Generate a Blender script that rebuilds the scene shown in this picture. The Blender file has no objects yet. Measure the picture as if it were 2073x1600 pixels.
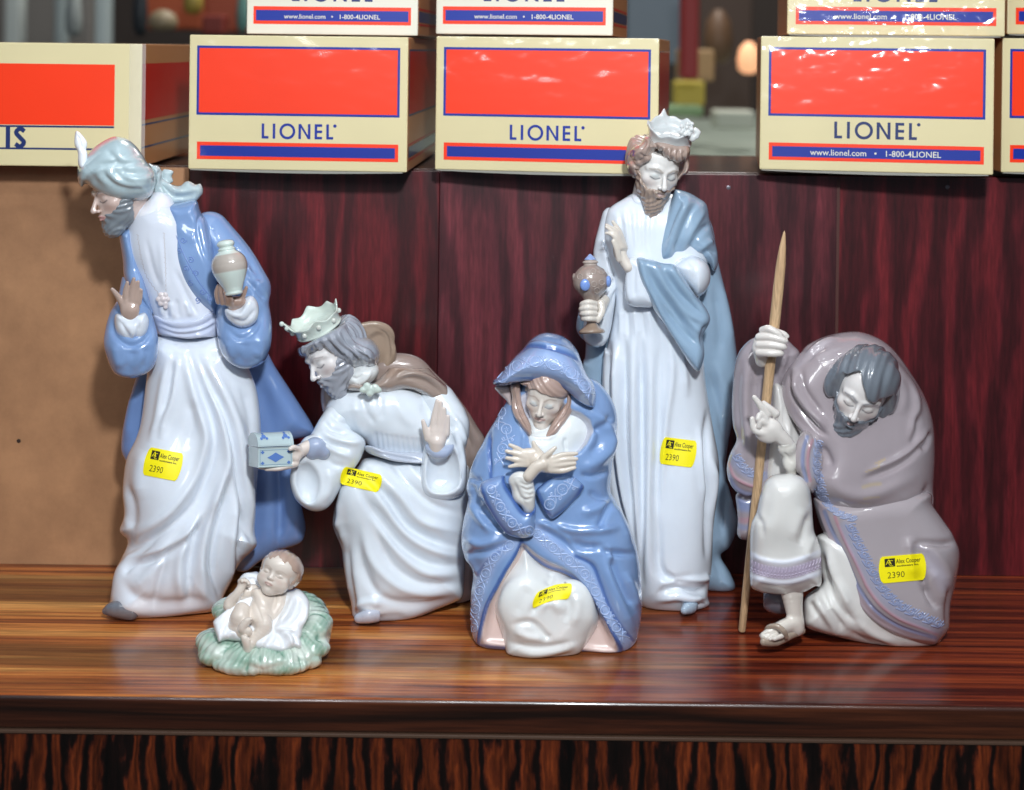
import bpy, math, random
import numpy as np
from mathutils import Matrix, Vector
from mathutils.bvhtree import BVHTree

# ---------------------------------------------------------------- camera
FPX, EYE, HZ, ROLL = 2880.0, 39.0, 100.0, math.radians(0.70)      # focal length in px, eye height cm
CR, SR = math.cos(ROLL), math.sin(ROLL)
sc = bpy.context.scene
COL = sc.collection
cam_d = bpy.data.cameras.new('camera')
cam = bpy.data.objects.new('camera', cam_d)
COL.objects.link(cam)
cam_d.sensor_width = 36.0
cam_d.lens = FPX / 2073 * 36.0
cam_d.shift_y = -(800 - HZ) / 2073
cam_d.clip_start, cam_d.clip_end = 0.02, 60
cam_d.dof.use_dof = True
cam_d.dof.focus_distance = 0.955
cam_d.dof.aperture_fstop = 6.3
cam.matrix_world = Matrix(((CR, -SR, 0, 0), (0, 0, -1, 0), (SR, CR, 0, EYE / 100), (0, 0, 0, 1)))
sc.camera = cam

# ---------------------------------------------------------------- world and lights
W = bpy.data.worlds.new('World')
sc.world = W
W.use_nodes = True
bgn = W.node_tree.nodes['Background']
bgn.inputs[0].default_value = (0.62, 0.72, 0.86, 1)
bgn.inputs[1].default_value = 0.16

def area(name, loc, size, power, target, col=(1, 1, 1), shape='SQUARE', sy=None):
    l = bpy.data.lights.new(name, 'AREA')
    l.energy = power; l.color = col; l.size = size; l.shape = shape
    if sy: l.shape = 'RECTANGLE'; l.size_y = sy
    o = bpy.data.objects.new(name, l); COL.objects.link(o)
    o.location = Vector(loc)
    o.rotation_euler = (Vector(target) - Vector(loc)).to_track_quat('-Z', 'Y').to_euler()
    return o
area('flash_lamp', (0.10, -0.02, 0.76), 0.08, 11.8, (0.0, 1.0, 0.15), (0.94, 0.975, 1.0), 'DISK')
area('added_fill_lamp', (-0.30, -0.10, 0.66), 0.24, 1.8, (0.0, 1.0, 0.15), (0.94, 0.97, 1.0), 'DISK')  # added soft frontal fill that lifts the shadows on the faces
area('ceiling_lamp', (-0.3, 0.3, 2.2), 1.2, 5, (0.0, 1.0, 0.1), (0.86, 0.93, 1.0))
rng = random.Random(4)
area('background_fill_lamp', (0.3, 3.2, 2.35), 1.6, 70, (0.2, 3.6, 0.0), (1.0, 0.97, 0.92))  # added out of view to brighten the blurred goods behind
for i in range(9):                      # frosted bulbs of the hall's ceiling fittings
    l = bpy.data.lights.new('ceiling_bulb', 'POINT')
    l.energy = 2.4; l.shadow_soft_size = 0.030; l.color = (0.90, 0.95, 1.0)
    o = bpy.data.objects.new('ceiling_bulb', l); COL.objects.link(o)
    o.location = ((-0.52, -0.30, -0.08, 0.12, 0.33, 0.55, -0.42, -0.02, 0.40)[i], (-.22, -.30, -.24, -.30, -.22, -.26, .10, .05, .12)[i], (1.18, 1.24, 1.16, 1.25, 1.19, 1.24, 1.42, 1.38, 1.44)[i])

sc.view_settings.view_transform = 'Standard'
sc.view_settings.look = 'None'
sc.view_settings.exposure = 0.03
sc.view_settings.gamma = 1.0
sc.view_settings.use_curve_mapping = False

# ---------------------------------------------------------------- helpers
def P(u, v, d):
    """photo pixel + distance (cm) -> cm"""
    x = (u - 1036.5) * d / FPX; y = -(v - HZ) * d / FPX
    return x * CR - y * SR, d, EYE + x * SR + y * CR

def lin(h):
    if isinstance(h, str):
        h = h.lstrip('#'); c = [int(h[i:i + 2], 16) / 255 for i in (0, 2, 4)]
    else:
        c = h
    return np.array([x / 12.92 if x <= .04045 else ((x + .055) / 1.055) ** 2.4 for x in c])

def newmat(name):
    m = bpy.data.materials.new(name); m.use_nodes = True
    nt = m.node_tree
    return m, nt, nt.nodes, nt.links, nt.nodes['Principled BSDF']

def simple(name, col, rough=.5, spec=.5, metal=0, coat=0):
    m, nt, N, L, b = newmat(name)
    b.inputs['Base Color'].default_value = (*lin(col), 1)
    b.inputs['Roughness'].default_value = rough
    b.inputs['Specular IOR Level'].default_value = spec
    b.inputs['Metallic'].default_value = metal
    b.inputs['Coat Weight'].default_value = coat
    b.inputs['Coat Roughness'].default_value = .06
    return m

def porcelain():
    m, nt, N, L, b = newmat('glazed_porcelain')
    a = N.new('ShaderNodeAttribute'); a.attribute_name = 'glaze'
    tc = N.new('ShaderNodeTexCoord')
    n1 = N.new('ShaderNodeTexNoise'); n1.inputs['Scale'].default_value = 60; n1.inputs['Detail'].default_value = 3
    L.new(tc.outputs['Object'], n1.inputs['Vector'])
    hs = N.new('ShaderNodeHueSaturation')
    mr = N.new('ShaderNodeMapRange'); mr.inputs[3].default_value = .93; mr.inputs[4].default_value = 1.05
    L.new(n1.outputs[0], mr.inputs[0]); L.new(mr.outputs[0], hs.inputs['Value'])
    L.new(a.outputs['Color'], hs.inputs['Color'])
    L.new(hs.outputs[0], b.inputs['Base Color'])
    b.inputs['Roughness'].default_value = .25
    b.inputs['Specular IOR Level'].default_value = .35
    b.inputs['Coat Weight'].default_value = 1
    b.inputs['Coat Roughness'].default_value = .02
    b.inputs['Coat IOR'].default_value = 1.5
    b.inputs['Subsurface Weight'].default_value = .12
    b.inputs['Subsurface Radius'].default_value = (1, .8, .7)
    b.inputs['Subsurface Scale'].default_value = .003
    bp = N.new('ShaderNodeBump'); bp.inputs['Strength'].default_value = .05; bp.inputs['Distance'].default_value = .002
    n2 = N.new('ShaderNodeTexNoise'); n2.inputs['Scale'].default_value = 130; n2.inputs['Detail'].default_value = 1
    L.new(tc.outputs['Object'], n2.inputs['Vector']); L.new(n2.outputs[0], bp.inputs['Height'])
    L.new(bp.outputs[0], b.inputs['Coat Normal'])
    return m
PORC = porcelain()

def tag(o, label=None, cat=None, group=None, kind=None):
    if label: o['label'] = label
    if cat: o['category'] = cat
    if group: o['group'] = group
    if kind: o['kind'] = kind
    return o

def empty(name, loc):
    o = bpy.data.objects.new(name, None); COL.objects.link(o)
    o.location = [c * .01 for c in loc]; o.empty_display_size = .02
    return o

BASE = {}      # name of root -> cm
def root(name, loc, label, cat, group=None):
    o = empty(name, loc); BASE[o.name] = np.array(loc, float)
    return tag(o, label, cat, group)

def rbase(o):
    while o is not None:
        if o.name in BASE: return BASE[o.name]
        o = o.parent
    return np.zeros(3)

def mk(name, verts, faces, mat, parent=None, cols=None, smooth=True, mats=None, midx=None):
    """verts in cm (world)"""
    verts = np.asarray(verts, float).reshape(-1, 3)
    v = (verts - rbase(parent)) * .01 if parent is not None else verts * .01
    me = bpy.data.meshes.new(name)
    if isinstance(faces, np.ndarray):
        nf, k = faces.shape
        me.vertices.add(len(v)); me.vertices.foreach_set('co', v.astype(np.float32).ravel())
        me.loops.add(nf * k); me.loops.foreach_set('vertex_index', faces.astype(np.int32).ravel())
        me.polygons.add(nf)
        me.polygons.foreach_set('loop_start', (np.arange(nf) * k).astype(np.int32))
        me.polygons.foreach_set('loop_total', np.full(nf, k, np.int32))
        me.update(calc_edges=True)
    else:
        me.from_pydata(v.tolist(), [], faces); me.update()
    me.polygons.foreach_set('use_smooth', [smooth] * len(me.polygons))
    for m in (mats or [mat]): me.materials.append(m)
    if midx is not None: me.polygons.foreach_set('material_index', midx)
    if cols is not None:
        ca = me.color_attributes.new('glaze', 'FLOAT_COLOR', 'POINT')
        c4 = np.ones((len(v), 4), np.float32); c4[:, :3] = cols
        ca.data.foreach_set('color', c4.ravel())
    me.update()
    o = bpy.data.objects.new(name, me); COL.objects.link(o)
    if parent is not None: o.parent = parent
    return o

def box(name, x0, x1, y0, y1, z0, z1, mat, parent=None, bev=0.0, seg=2, rot=None):
    import bmesh
    bm = bmesh.new()
    bmesh.ops.create_cube(bm, size=1)
    for v in bm.verts:
        v.co = Vector(((x0 + x1) / 2 + v.co.x * (x1 - x0), (y0 + y1) / 2 + v.co.y * (y1 - y0), (z0 + z1) / 2 + v.co.z * (z1 - z0)))
    if bev: bmesh.ops.bevel(bm, geom=bm.edges[:], offset=bev, segments=seg, affect='EDGES', profile=.5)
    vs = [list(v.co) for v in bm.verts]; fs = [[v.index for v in f.verts] for f in bm.faces]
    bm.free()
    if rot:
        c, s, (cx, cy) = math.cos(rot[0]), math.sin(rot[0]), rot[1]
        vs = [[cx + (x - cx) * c - (y - cy) * s, cy + (x - cx) * s + (y - cy) * c, z] for x, y, z in vs]
    return mk(name, vs, fs, mat, parent, smooth=False)

# ---------------------------------------------------------------- curves
def cat(pts, n=6, closed=False):
    p = np.asarray(pts, float)
    if len(p) < 3: n = max(n, 2)
    if closed: q = np.vstack([p[-1], p, p[0], p[1]])
    else: q = np.vstack([2 * p[0] - p[1], p, 2 * p[-1] - p[-2]])
    out = []
    t = np.linspace(0, 1, n, endpoint=False)[:, None]
    for i in range(1, len(q) - 2):
        a, b, c, d = q[i - 1], q[i], q[i + 1], q[i + 2]
        out.append(.5 * (2 * b + (c - a) * t + (2 * a - 5 * b + 4 * c - d) * t * t + (3 * b - a - 3 * c + d) * t ** 3))
    if not closed: out.append(p[-1][None])
    return np.vstack(out)

def fr(ox, oy, s):
    return lambda *p: [(ox + p[i] / s, oy + p[i + 1] / s) for i in range(0, len(p), 2)]

def polysdf(poly, U, V):
    """2D signed distance on grids U (n,1), V (1,m)"""
    a = np.asarray(poly, np.float32); b = np.roll(a, -1, 0)
    D = np.full((U.shape[0], V.shape[1]), 1e9, np.float32); ins = np.zeros(D.shape, bool)
    for (ax, ay), (bx, by) in zip(a, b):
        ex, ey = bx - ax, by - ay
        L2 = ex * ex + ey * ey
        if L2 < 1e-6: continue
        wx, wy = U - ax, V - ay
        t = np.clip((wx * ex + wy * ey) / L2, 0, 1)
        D = np.minimum(D, (wx - t * ex) ** 2 + (wy - t * ey) ** 2)
        if abs(ey) > 1e-9:
            c = ((ay <= V) & (by > V)) | ((by <= V) & (ay > V))
            ins ^= c & (U < ax + (V - ay) * ex / ey)
    D = np.sqrt(D)
    return np.where(ins, -D, D)

def strokedist(pts, u, v):
    """min distance of points (u,v flat) to a smoothed polyline + param 0..1"""
    p = cat(pts, 5).astype(np.float32); n = len(p) - 1
    D = np.full(u.shape, 1e9, np.float32); T = np.zeros(u.shape, np.float32)
    for i in range(n):
        ex, ey = p[i + 1] - p[i]
        L2 = ex * ex + ey * ey + 1e-9
        wx, wy = u - p[i, 0], v - p[i, 1]
        t = np.clip((wx * ex + wy * ey) / L2, 0, 1)
        d = (wx - t * ex) ** 2 + (wy - t * ey) ** 2
        m = d < D
        D = np.where(m, d, D); T = np.where(m, (i + t) / n, T)
    return np.sqrt(D), T

# ---------------------------------------------------------------- implicit sculpting
RS = 1.0
def smin(a, b, k):
    if k <= 0: return np.minimum(a, b)
    h = np.clip(.5 + .5 * (b - a) / k, 0, 1)
    return b * (1 - h) + a * h - k * h * (1 - h)

class F:
    def __init__(s, u0, u1, v0, v1, w0, w1, res=3.0):
        res *= RS
        s.res = res; s.o = np.array([u0, v0, w0], float)
        s.U = np.arange(u0, u1 + res, res, dtype=np.float32)[:, None, None]
        s.V = np.arange(v0, v1 + res, res, dtype=np.float32)[None, :, None]
        s.Wd = np.arange(w0, w1 + res, res, dtype=np.float32)[None, None, :]
        s.f = np.full((s.U.size, s.V.size, s.Wd.size), 60 * res, np.float32)
    def sl(s, lo, hi):
        r = []
        for i, n in enumerate(s.f.shape):
            a = int(max(0, math.floor((lo[i] - s.o[i]) / s.res))); b = int(min(n, math.ceil((hi[i] - s.o[i]) / s.res) + 1))
            if b <= a: return None
            r.append(slice(a, b))
        return tuple(r)
    def _ap(s, sl, d, k, op):
        if op == '+': s.f[sl] = smin(s.f[sl], d, k)
        elif op == '-': s.f[sl] = -smin(-s.f[sl], d, k)
        elif op == '&': s.f[sl] = -smin(-s.f[sl], -d, k)
    def g(s, sl): return s.U[sl[0]], s.V[:, sl[1]], s.Wd[:, :, sl[2]]
    def ell(s, c, r, k=6, R=None, op='+'):
        """ellipsoid; R 3x3 whose rows are local axes"""
        c = np.asarray(c, float); r = np.asarray(r, float)
        m = k * 1.3 + 2 * s.res
        ext = r + m if R is None else np.full(3, r.max() + m)
        sl = s.sl(c - ext, c + ext)
        if sl is None: return s
        U, V, Wd = s.g(sl)
        x, y, z = U - c[0], V - c[1], Wd - c[2]
        if R is not None:
            R = np.asarray(R, np.float32)
            x, y, z = (R[i, 0] * x + R[i, 1] * y + R[i, 2] * z for i in range(3))
        k0 = np.sqrt((x / r[0]) ** 2 + (y / r[1]) ** 2 + (z / r[2]) ** 2) + 1e-6
        k1 = np.sqrt((x / r[0] ** 2) ** 2 + (y / r[1] ** 2) ** 2 + (z / r[2] ** 2) ** 2) + 1e-6
        s._ap(sl, (k0 * (k0 - 1) / k1).astype(np.float32), k, op)
        return s
    def chain(s, pts, k=4, q=1.0, op='+', n=3):
        """tapered tube through (u,v,w,r); q squashes depth"""
        p = cat(pts, n) if n > 1 and len(pts) > 2 else np.asarray(pts, float)
        rm = p[:, 3].max(); m = rm + k * 1.3 + 2 * s.res
        sl = s.sl(p[:, :3].min(0) - m, p[:, :3].max(0) + m)
        if sl is None: return s
        U, V, Wd = s.g(sl)
        D = None
        for a, b in zip(p[:-1], p[1:]):
            e = b[:3] - a[:3]; e = e * np.array([1, 1, 1 / q]); L2 = (e ** 2).sum() + 1e-9
            x, y, z = U - a[0], V - a[1], (Wd - a[2]) / q
            t = np.clip((x * e[0] + y * e[1] + z * e[2]) / L2, 0, 1)
            d = np.sqrt((x - t * e[0]) ** 2 + (y - t * e[1]) ** 2 + (z - t * e[2]) ** 2) - (a[3] + t * (b[3] - a[3]))
            D = d if D is None else np.minimum(D, d)
        s._ap(sl, D.astype(np.float32), k, op)
        return s
    def pill(s, poly, w, T, R=None, k=6, op='+', sm=5, Tv=None):
        """outline (u,v) inflated in depth: w centre depth (number, (w,du,dv,uc,vc) plane or list of (u,v,w) controls)"""
        R = R or T
        if sm > 1: poly = cat(poly, sm, True)
        poly = np.asarray(poly, float)
        wmax = 0
        U2, V2 = s.U[:, :, 0], s.V[:, :, 0]
        lo, hi = poly.min(0) - k - 8, poly.max(0) + k + 8
        sl = s.sl((lo[0], lo[1], -1e9), (hi[0], hi[1], 1e9))
        if op == '&': sl = tuple(slice(0, n_) for n_ in s.f.shape)
        if sl is None: return s
        U, V = s.U[sl[0]][:, :, 0], s.V[:, sl[1]][:, :, 0]
        D2 = polysdf(poly, U, V)
        if isinstance(w, (int, float)): wc = np.float32(w)
        elif isinstance(w, tuple): wc = w[0] + w[1] * (U - w[3]) + w[2] * (V - w[4])
        else:
            num = 0; den = 1e-12; sg = 0
            cs = np.array(w, float)
            sg = max(30., .45 * np.sqrt(np.ptp(poly[:, 0]) * np.ptp(poly[:, 1])))
            for cu, cv, cw in cs:
                g = np.exp(-((U - cu) ** 2 + (V - cv) ** 2) / (2 * (sg * .6) ** 2)) + 1e-9
                num = num + g * cw; den = den + g
            wc = num / den
        if not np.isscalar(wc): wc = np.asarray(wc, np.float32)[:, :, None] if np.ndim(wc) else wc
        q1 = (D2 + R)[:, :, None]
        Tt = T
        if Tv is not None:
            Tt = np.interp(V, [a for a, b in Tv], [b for a, b in Tv]).astype(np.float32)[:, :, None]
        q2 = np.abs(s.Wd - wc) * (R / Tt)
        d = np.sqrt(np.maximum(q1, 0) ** 2 + np.maximum(q2, 0) ** 2) + np.minimum(np.maximum(q1, q2), 0) - R
        s._ap(sl, d.astype(np.float32), k, op)
        return s
    def floor(s, d0, z=0.0):
        """keep only what is above the table top"""
        dd = d0 * (1 + s.Wd / FPX)
        x = (s.U - 1036.5) * dd / FPX; y = -(s.V - HZ) * dd / FPX
        zz = (EYE + x * SR + y * CR - z) * FPX / d0
        s.f = -smin(-s.f, zz.astype(np.float32), 5.0)
        return s

def nets(f):
    """surface nets -> verts (index space), quads"""
    s = f < 0
    c = np.zeros([n - 1 for n in f.shape], np.uint8)
    for i in (0, 1):
        for j in (0, 1):
            for k in (0, 1):
                c += s[i:f.shape[0] - 1 + i, j:f.shape[1] - 1 + j, k:f.shape[2] - 1 + k]
    idx = np.argwhere((c > 0) & (c < 8))
    if not len(idx): return np.zeros((0, 3)), np.zeros((0, 4), int)
    corner = [(i, j, k) for i in (0, 1) for j in (0, 1) for k in (0, 1)]
    val = {cc: f[idx[:, 0] + cc[0], idx[:, 1] + cc[1], idx[:, 2] + cc[2]] for cc in corner}
    acc = np.zeros((len(idx), 3)); cnt = np.zeros(len(idx))
    for cc in corner:
        for ax in range(3):
            if cc[ax]: continue
            c2 = list(cc); c2[ax] = 1; c2 = tuple(c2)
            a, b = val[cc], val[c2]
            m = (a < 0) != (b < 0)
            t = np.where(m, a / np.where(m, a - b, 1), 0)
            p = np.tile(np.array(cc, float), (len(idx), 1)); p[:, ax] = t
            acc += p * m[:, None]; cnt += m
    verts = idx + acc / cnt[:, None]
    cid = np.full(c.shape, -1, np.int32); cid[idx[:, 0], idx[:, 1], idx[:, 2]] = np.arange(len(idx))
    quads = []
    for ax in range(3):
        a1, a2 = [(1, 2), (2, 0), (0, 1)][ax]
        sl0 = [slice(1, n - 1) for n in f.shape]; sl1 = list(sl0)
        sl0[ax] = slice(0, f.shape[ax] - 1); sl1[ax] = slice(1, f.shape[ax])
        A, B = s[tuple(sl0)], s[tuple(sl1)]
        e = np.argwhere(A != B)
        if not len(e): continue
        fl = A[e[:, 0], e[:, 1], e[:, 2]]
        e = e + 1; e[:, ax] -= 1
        def cell(d1, d2):
            q = e.copy(); q[:, a1] -= d1; q[:, a2] -= d2
            return cid[q[:, 0], q[:, 1], q[:, 2]]
        q = np.stack([cell(1, 1), cell(0, 1), cell(0, 0), cell(1, 0)], 1)
        q[~fl] = q[~fl][:, ::-1]
        quads.append(q)
    q = np.vstack(quads)
    q = q[(q >= 0).all(1)]
    return verts, q

def vnormals(p, q):
    a = p[q[:, 2]] - p[q[:, 0]]; b = p[q[:, 3]] - p[q[:, 1]]
    n = np.cross(a, b)
    N = np.zeros_like(p)
    for i in range(4):
        for ax in range(3): N[:, ax] += np.bincount(q[:, i], n[:, ax], len(p))
    return N / (np.linalg.norm(N, axis=1)[:, None] + 1e-9)

def relax(p, q, it=1, lam=.5):
    for _ in range(it):
        S = np.zeros_like(p); C = np.zeros(len(p))
        for i in range(4):
            j = (i + 1) % 4
            for a, b in ((q[:, i], q[:, j]), (q[:, j], q[:, i])):
                C += np.bincount(a, minlength=len(p))
                for ax in range(3): S[:, ax] += np.bincount(a, p[b, ax], len(p))
        p = p + lam * (S / np.maximum(C, 1)[:, None] - p)
    return p

def warp(p, d0):
    """(u,v,w) sculpting space -> cm"""
    d = d0 * (1 + p[:, 2] / FPX)
    x, y, z = P(p[:, 0], p[:, 1], d)
    return np.stack([x, y, z], 1)

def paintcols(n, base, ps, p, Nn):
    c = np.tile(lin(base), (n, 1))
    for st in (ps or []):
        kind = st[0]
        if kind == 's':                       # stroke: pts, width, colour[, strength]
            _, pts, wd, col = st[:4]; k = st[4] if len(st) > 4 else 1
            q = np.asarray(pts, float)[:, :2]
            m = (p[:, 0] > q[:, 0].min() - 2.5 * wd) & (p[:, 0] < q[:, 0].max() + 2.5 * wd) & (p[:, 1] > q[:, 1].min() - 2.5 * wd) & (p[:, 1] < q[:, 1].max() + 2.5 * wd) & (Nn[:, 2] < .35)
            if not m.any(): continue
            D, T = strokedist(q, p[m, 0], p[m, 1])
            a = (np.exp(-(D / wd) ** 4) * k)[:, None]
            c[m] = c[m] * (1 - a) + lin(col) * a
        elif kind == 'p':                     # polygon: pts, softness, colour
            _, pts, wd, col = st[:4]; k = st[4] if len(st) > 4 else 1
            q = np.asarray(pts, float)
            m = (p[:, 0] > q[:, 0].min() - 9) & (p[:, 0] < q[:, 0].max() + 9) & (p[:, 1] > q[:, 1].min() - 9) & (p[:, 1] < q[:, 1].max() + 9) & (Nn[:, 2] < .35)
            if not m.any(): continue
            D = polysdf(q, p[m, 0][:, None].astype(np.float32), np.zeros((1, 1), np.float32)) if False else poly_pts(q, p[m, 0], p[m, 1])
            a = (np.clip(.5 - D / wd, 0, 1) * k)[:, None]
            c[m] = c[m] * (1 - a) + lin(col) * a
        elif kind == 'f':                     # function(p, N) -> alpha
            _, fn, col = st
            a = np.clip(fn(p, Nn), 0, 1)[:, None]
            c = c * (1 - a) + lin(col) * a
    return c

def poly_pts(poly, u, v):
    a = np.asarray(poly, float); b = np.roll(a, -1, 0)
    D = np.full(u.shape, 1e9); ins = np.zeros(u.shape, bool)
    for (ax, ay), (bx, by) in zip(a, b):
        ex, ey = bx - ax, by - ay; L2 = ex * ex + ey * ey + 1e-9
        t = np.clip(((u - ax) * ex + (v - ay) * ey) / L2, 0, 1)
        D = np.minimum(D, (u - ax - t * ex) ** 2 + (v - ay - t * ey) ** 2)
        if abs(ey) > 1e-9:
            c = ((ay <= v) & (by > v)) | ((by <= v) & (ay > v))
            ins ^= c & (u < ax + (v - ay) * ex / ey)
    D = np.sqrt(D)
    return np.where(ins, -D, D)

class Fig:
    """one figurine: root empty, depth d0 (cm) of w=0, list of parts for ray casting"""
    def __init__(s, name, d0, basepx, label, cat_='figurine', group=None):
        s.d0 = d0; x, y, z = P(basepx, HZ + EYE * FPX / d0, d0)
        s.root = root(name, (x, y, 0), label, cat_, group)
        s.V, s.Q, s.n = [], [], 0
        s.tree = None
    def reg(s, wv, q):
        s.V.append(wv); s.Q.append(q + s.n); s.n += len(wv); s.tree = None
    def part(s, name, f, col, folds=None, paint=None, rx=1, parent=None, cast=True, fl=True, both=False, label=None):
        if fl: f.floor(s.d0)
        f.f[0], f.f[-1], f.f[:, 0], f.f[:, -1], f.f[:, :, 0], f.f[:, :, -1] = (np.maximum(a, .3) for a in (f.f[0], f.f[-1], f.f[:, 0], f.f[:, -1], f.f[:, :, 0], f.f[:, :, -1]))
        v, q = nets(f.f)
        v = v * f.res + f.o
        f.f = None
        if rx: v = relax(v, q, rx)
        N = vnormals(v, q)
        flat0 = v.copy()
        if folds:
            front = np.clip(-N[:, 2] * 1.6 + .25, 0, 1)
            if both: front = np.ones(len(v))
            tot = np.zeros(len(v))
            for st in folds:
                pts, wd, amp = st[:3]; hard = st[3] if len(st) > 3 else 2.0
                q2 = np.asarray(pts, float)[:, :2]
                m = (v[:, 0] > q2[:, 0].min() - 2.6 * wd) & (v[:, 0] < q2[:, 0].max() + 2.6 * wd) & (v[:, 1] > q2[:, 1].min() - 2.6 * wd) & (v[:, 1] < q2[:, 1].max() + 2.6 * wd)
                if not m.any(): continue
                D, T = strokedist(q2, v[m, 0], v[m, 1])
                tp = np.minimum(1, 4 * np.minimum(T, 1 - T) + .12)
                tot[m] += amp * tp * np.exp(-np.abs(D / wd) ** hard)
            v = v + N * (tot * front)[:, None]
        N2 = vnormals(v, q)
        cols = paintcols(len(v), col, paint, flat0, N)
        wv = warp(v, s.d0)
        # world orientation: sculpting space is mirrored, flip windings
        q = q[:, ::-1]
        o = mk(name, wv, q, PORC, parent or s.root, cols=cols)
        if label: o['label'] = label
        if cast: s.reg(wv, q)
        return o
    def ray(s, u, v, default=None):
        """first hit of the ray through a photo pixel -> (cm point, cm normal)"""
        if s.tree is None:
            V = np.vstack(s.V); Q = np.vstack(s.Q)
            s.tree = BVHTree.FromPolygons(V.tolist(), Q.tolist())
        x, y, z = P(u, v, 1.0); d = Vector((x, y, z - EYE)).normalized()
        h = s.tree.ray_cast(Vector((0, 0, EYE)), d)
        return h[0], h[1]
    def w_at(s, u, v, dflt=0.):
        h = s.ray(u, v)[0]
        return dflt if h is None else (h[1] / s.d0 - 1) * FPX
    def tube(s, name, curves, col, parent=None, lift=0, seg=6, world=False):
        """relief cords: curves [(pts2d, r_px)...] laid on the surface seen there"""
        vs, fs, n = [], [], 0
        px = s.d0 / FPX
        for pts, r in curves:
            p2 = cat(pts, 5) if len(pts) > 2 else np.asarray(pts, float)
            ps = []
            for (u, v) in p2:
                h, nn = s.ray(u, v)
                if h is None: continue
                if ps and abs(h[1] - ps[-1][0][1]) > 14 * px: continue
                ps.append((np.array(h) + np.array(nn) * lift * px, np.array(nn)))
            if len(ps) < 2: continue
            C = np.array([a for a, b in ps]); Nn = np.array([b for a, b in ps])
            T = np.gradient(C, axis=0); T /= np.linalg.norm(T, axis=1)[:, None] + 1e-9
            B = np.cross(T, Nn); B /= np.linalg.norm(B, axis=1)[:, None] + 1e-9
            m = len(C)
            rr = np.full(m, r * px); rr[0] *= .35; rr[-1] *= .35
            for i in range(m):
                for k in range(seg):
                    a = 2 * math.pi * k / seg
                    vs.append(C[i] + rr[i] * (math.cos(a) * B[i] + math.sin(a) * .8 * Nn[i]))
            for i in range(m - 1):
                for k in range(seg):
                    k2 = (k + 1) % seg
                    fs.append((n + i * seg + k, n + i * seg + k2, n + (i + 1) * seg + k2, n + (i + 1) * seg + k))
            n += m * seg
        if not vs: return None
        c = np.tile(lin(col), (len(vs), 1))
        return mk(name, vs, np.array(fs), PORC, parent or s.root, cols=c)
    def lathe(s, name, a, b, prof, wq, col, cols=None, parent=None, seg=40, cast=True, sq=1.0):
        """turned shape round the axis a->b (px); prof [(t, r px)...], cols [(t, hex)...]"""
        a, b = np.array(a, float), np.array(b, float); ax = b - a; L = np.linalg.norm(ax); ax /= L
        e1 = np.array([-ax[1], ax[0]])
        pf = np.array([(t, r) for t, r in prof]); vs, cc = [], []
        for t, r in pf:
            for k in range(seg):
                th = 2 * math.pi * k / seg
                u, v = a + ax * L * t + e1 * r * math.cos(th) * (1 if e1[0] else 1)
                vs.append((u + 0, v - .0, wq + r * math.sin(th) * sq))
                h = col
                for tt, hx in (cols or []):
                    if t >= tt: h = hx
                cc.append(lin(h))
        m = len(pf); fs = []
        for i in range(m - 1):
            for k in range(seg):
                k2 = (k + 1) % seg
                fs.append((i * seg + k, (i + 1) * seg + k, (i + 1) * seg + k2, i * seg + k2))
        wv = warp(np.array(vs), s.d0); fs = np.array(fs)
        n = vnormals(wv, fs); cen = wv.mean(0)
        if ((wv - cen) * n).sum() < 0: fs = fs[:, ::-1]
        o = mk(name, wv, fs, PORC, parent or s.root, cols=np.array(cc))
        if cast: s.reg(wv, fs)
        return o
    def blob(s, name, els, col, parent=None, res=1.5, k=1.5, chains=(), paint=None, cast=True, subs=(), folds=None, label=None, fl=True):
        lo = np.array([1e9] * 3); hi = -lo
        for c, r in els: lo = np.minimum(lo, np.array(c) - r); hi = np.maximum(hi, np.array(c) + r)
        for ch in chains:
            for p in ch: lo = np.minimum(lo, np.array(p[:3]) - p[3]); hi = np.maximum(hi, np.array(p[:3]) + p[3])
        m = 4 * res
        f = F(lo[0] - m, hi[0] + m, lo[1] - m, hi[1] + m, lo[2] - m, hi[2] + m, res)
        for c, r in els: f.ell(c, r, k)
        for ch in chains: f.chain(ch, k)
        for c, r in subs: f.ell(c, r, k, op='-')
        return s.part(name, f, col, folds=folds, paint=paint, parent=parent, cast=cast, fl=fl, label=label)

# ---------------------------------------------------------------- heads
def rot3(yaw, pitch, roll):
    """degrees. yaw + turns the face to image right, pitch + nods down, roll + leans clockwise"""
    y, p, r = (math.radians(a) for a in (yaw, pitch, roll))
    Ry = np.array([[math.cos(y), 0, math.sin(y)], [0, 1, 0], [-math.sin(y), 0, math.cos(y)]])
    Rx = np.array([[1, 0, 0], [0, math.cos(p), -math.sin(p)], [0, math.sin(p), math.cos(p)]])
    Rz = np.array([[math.cos(-r), -math.sin(-r), 0], [math.sin(-r), math.cos(-r), 0], [0, 0, 1]])
    return Rz @ Ry @ Rx

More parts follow.
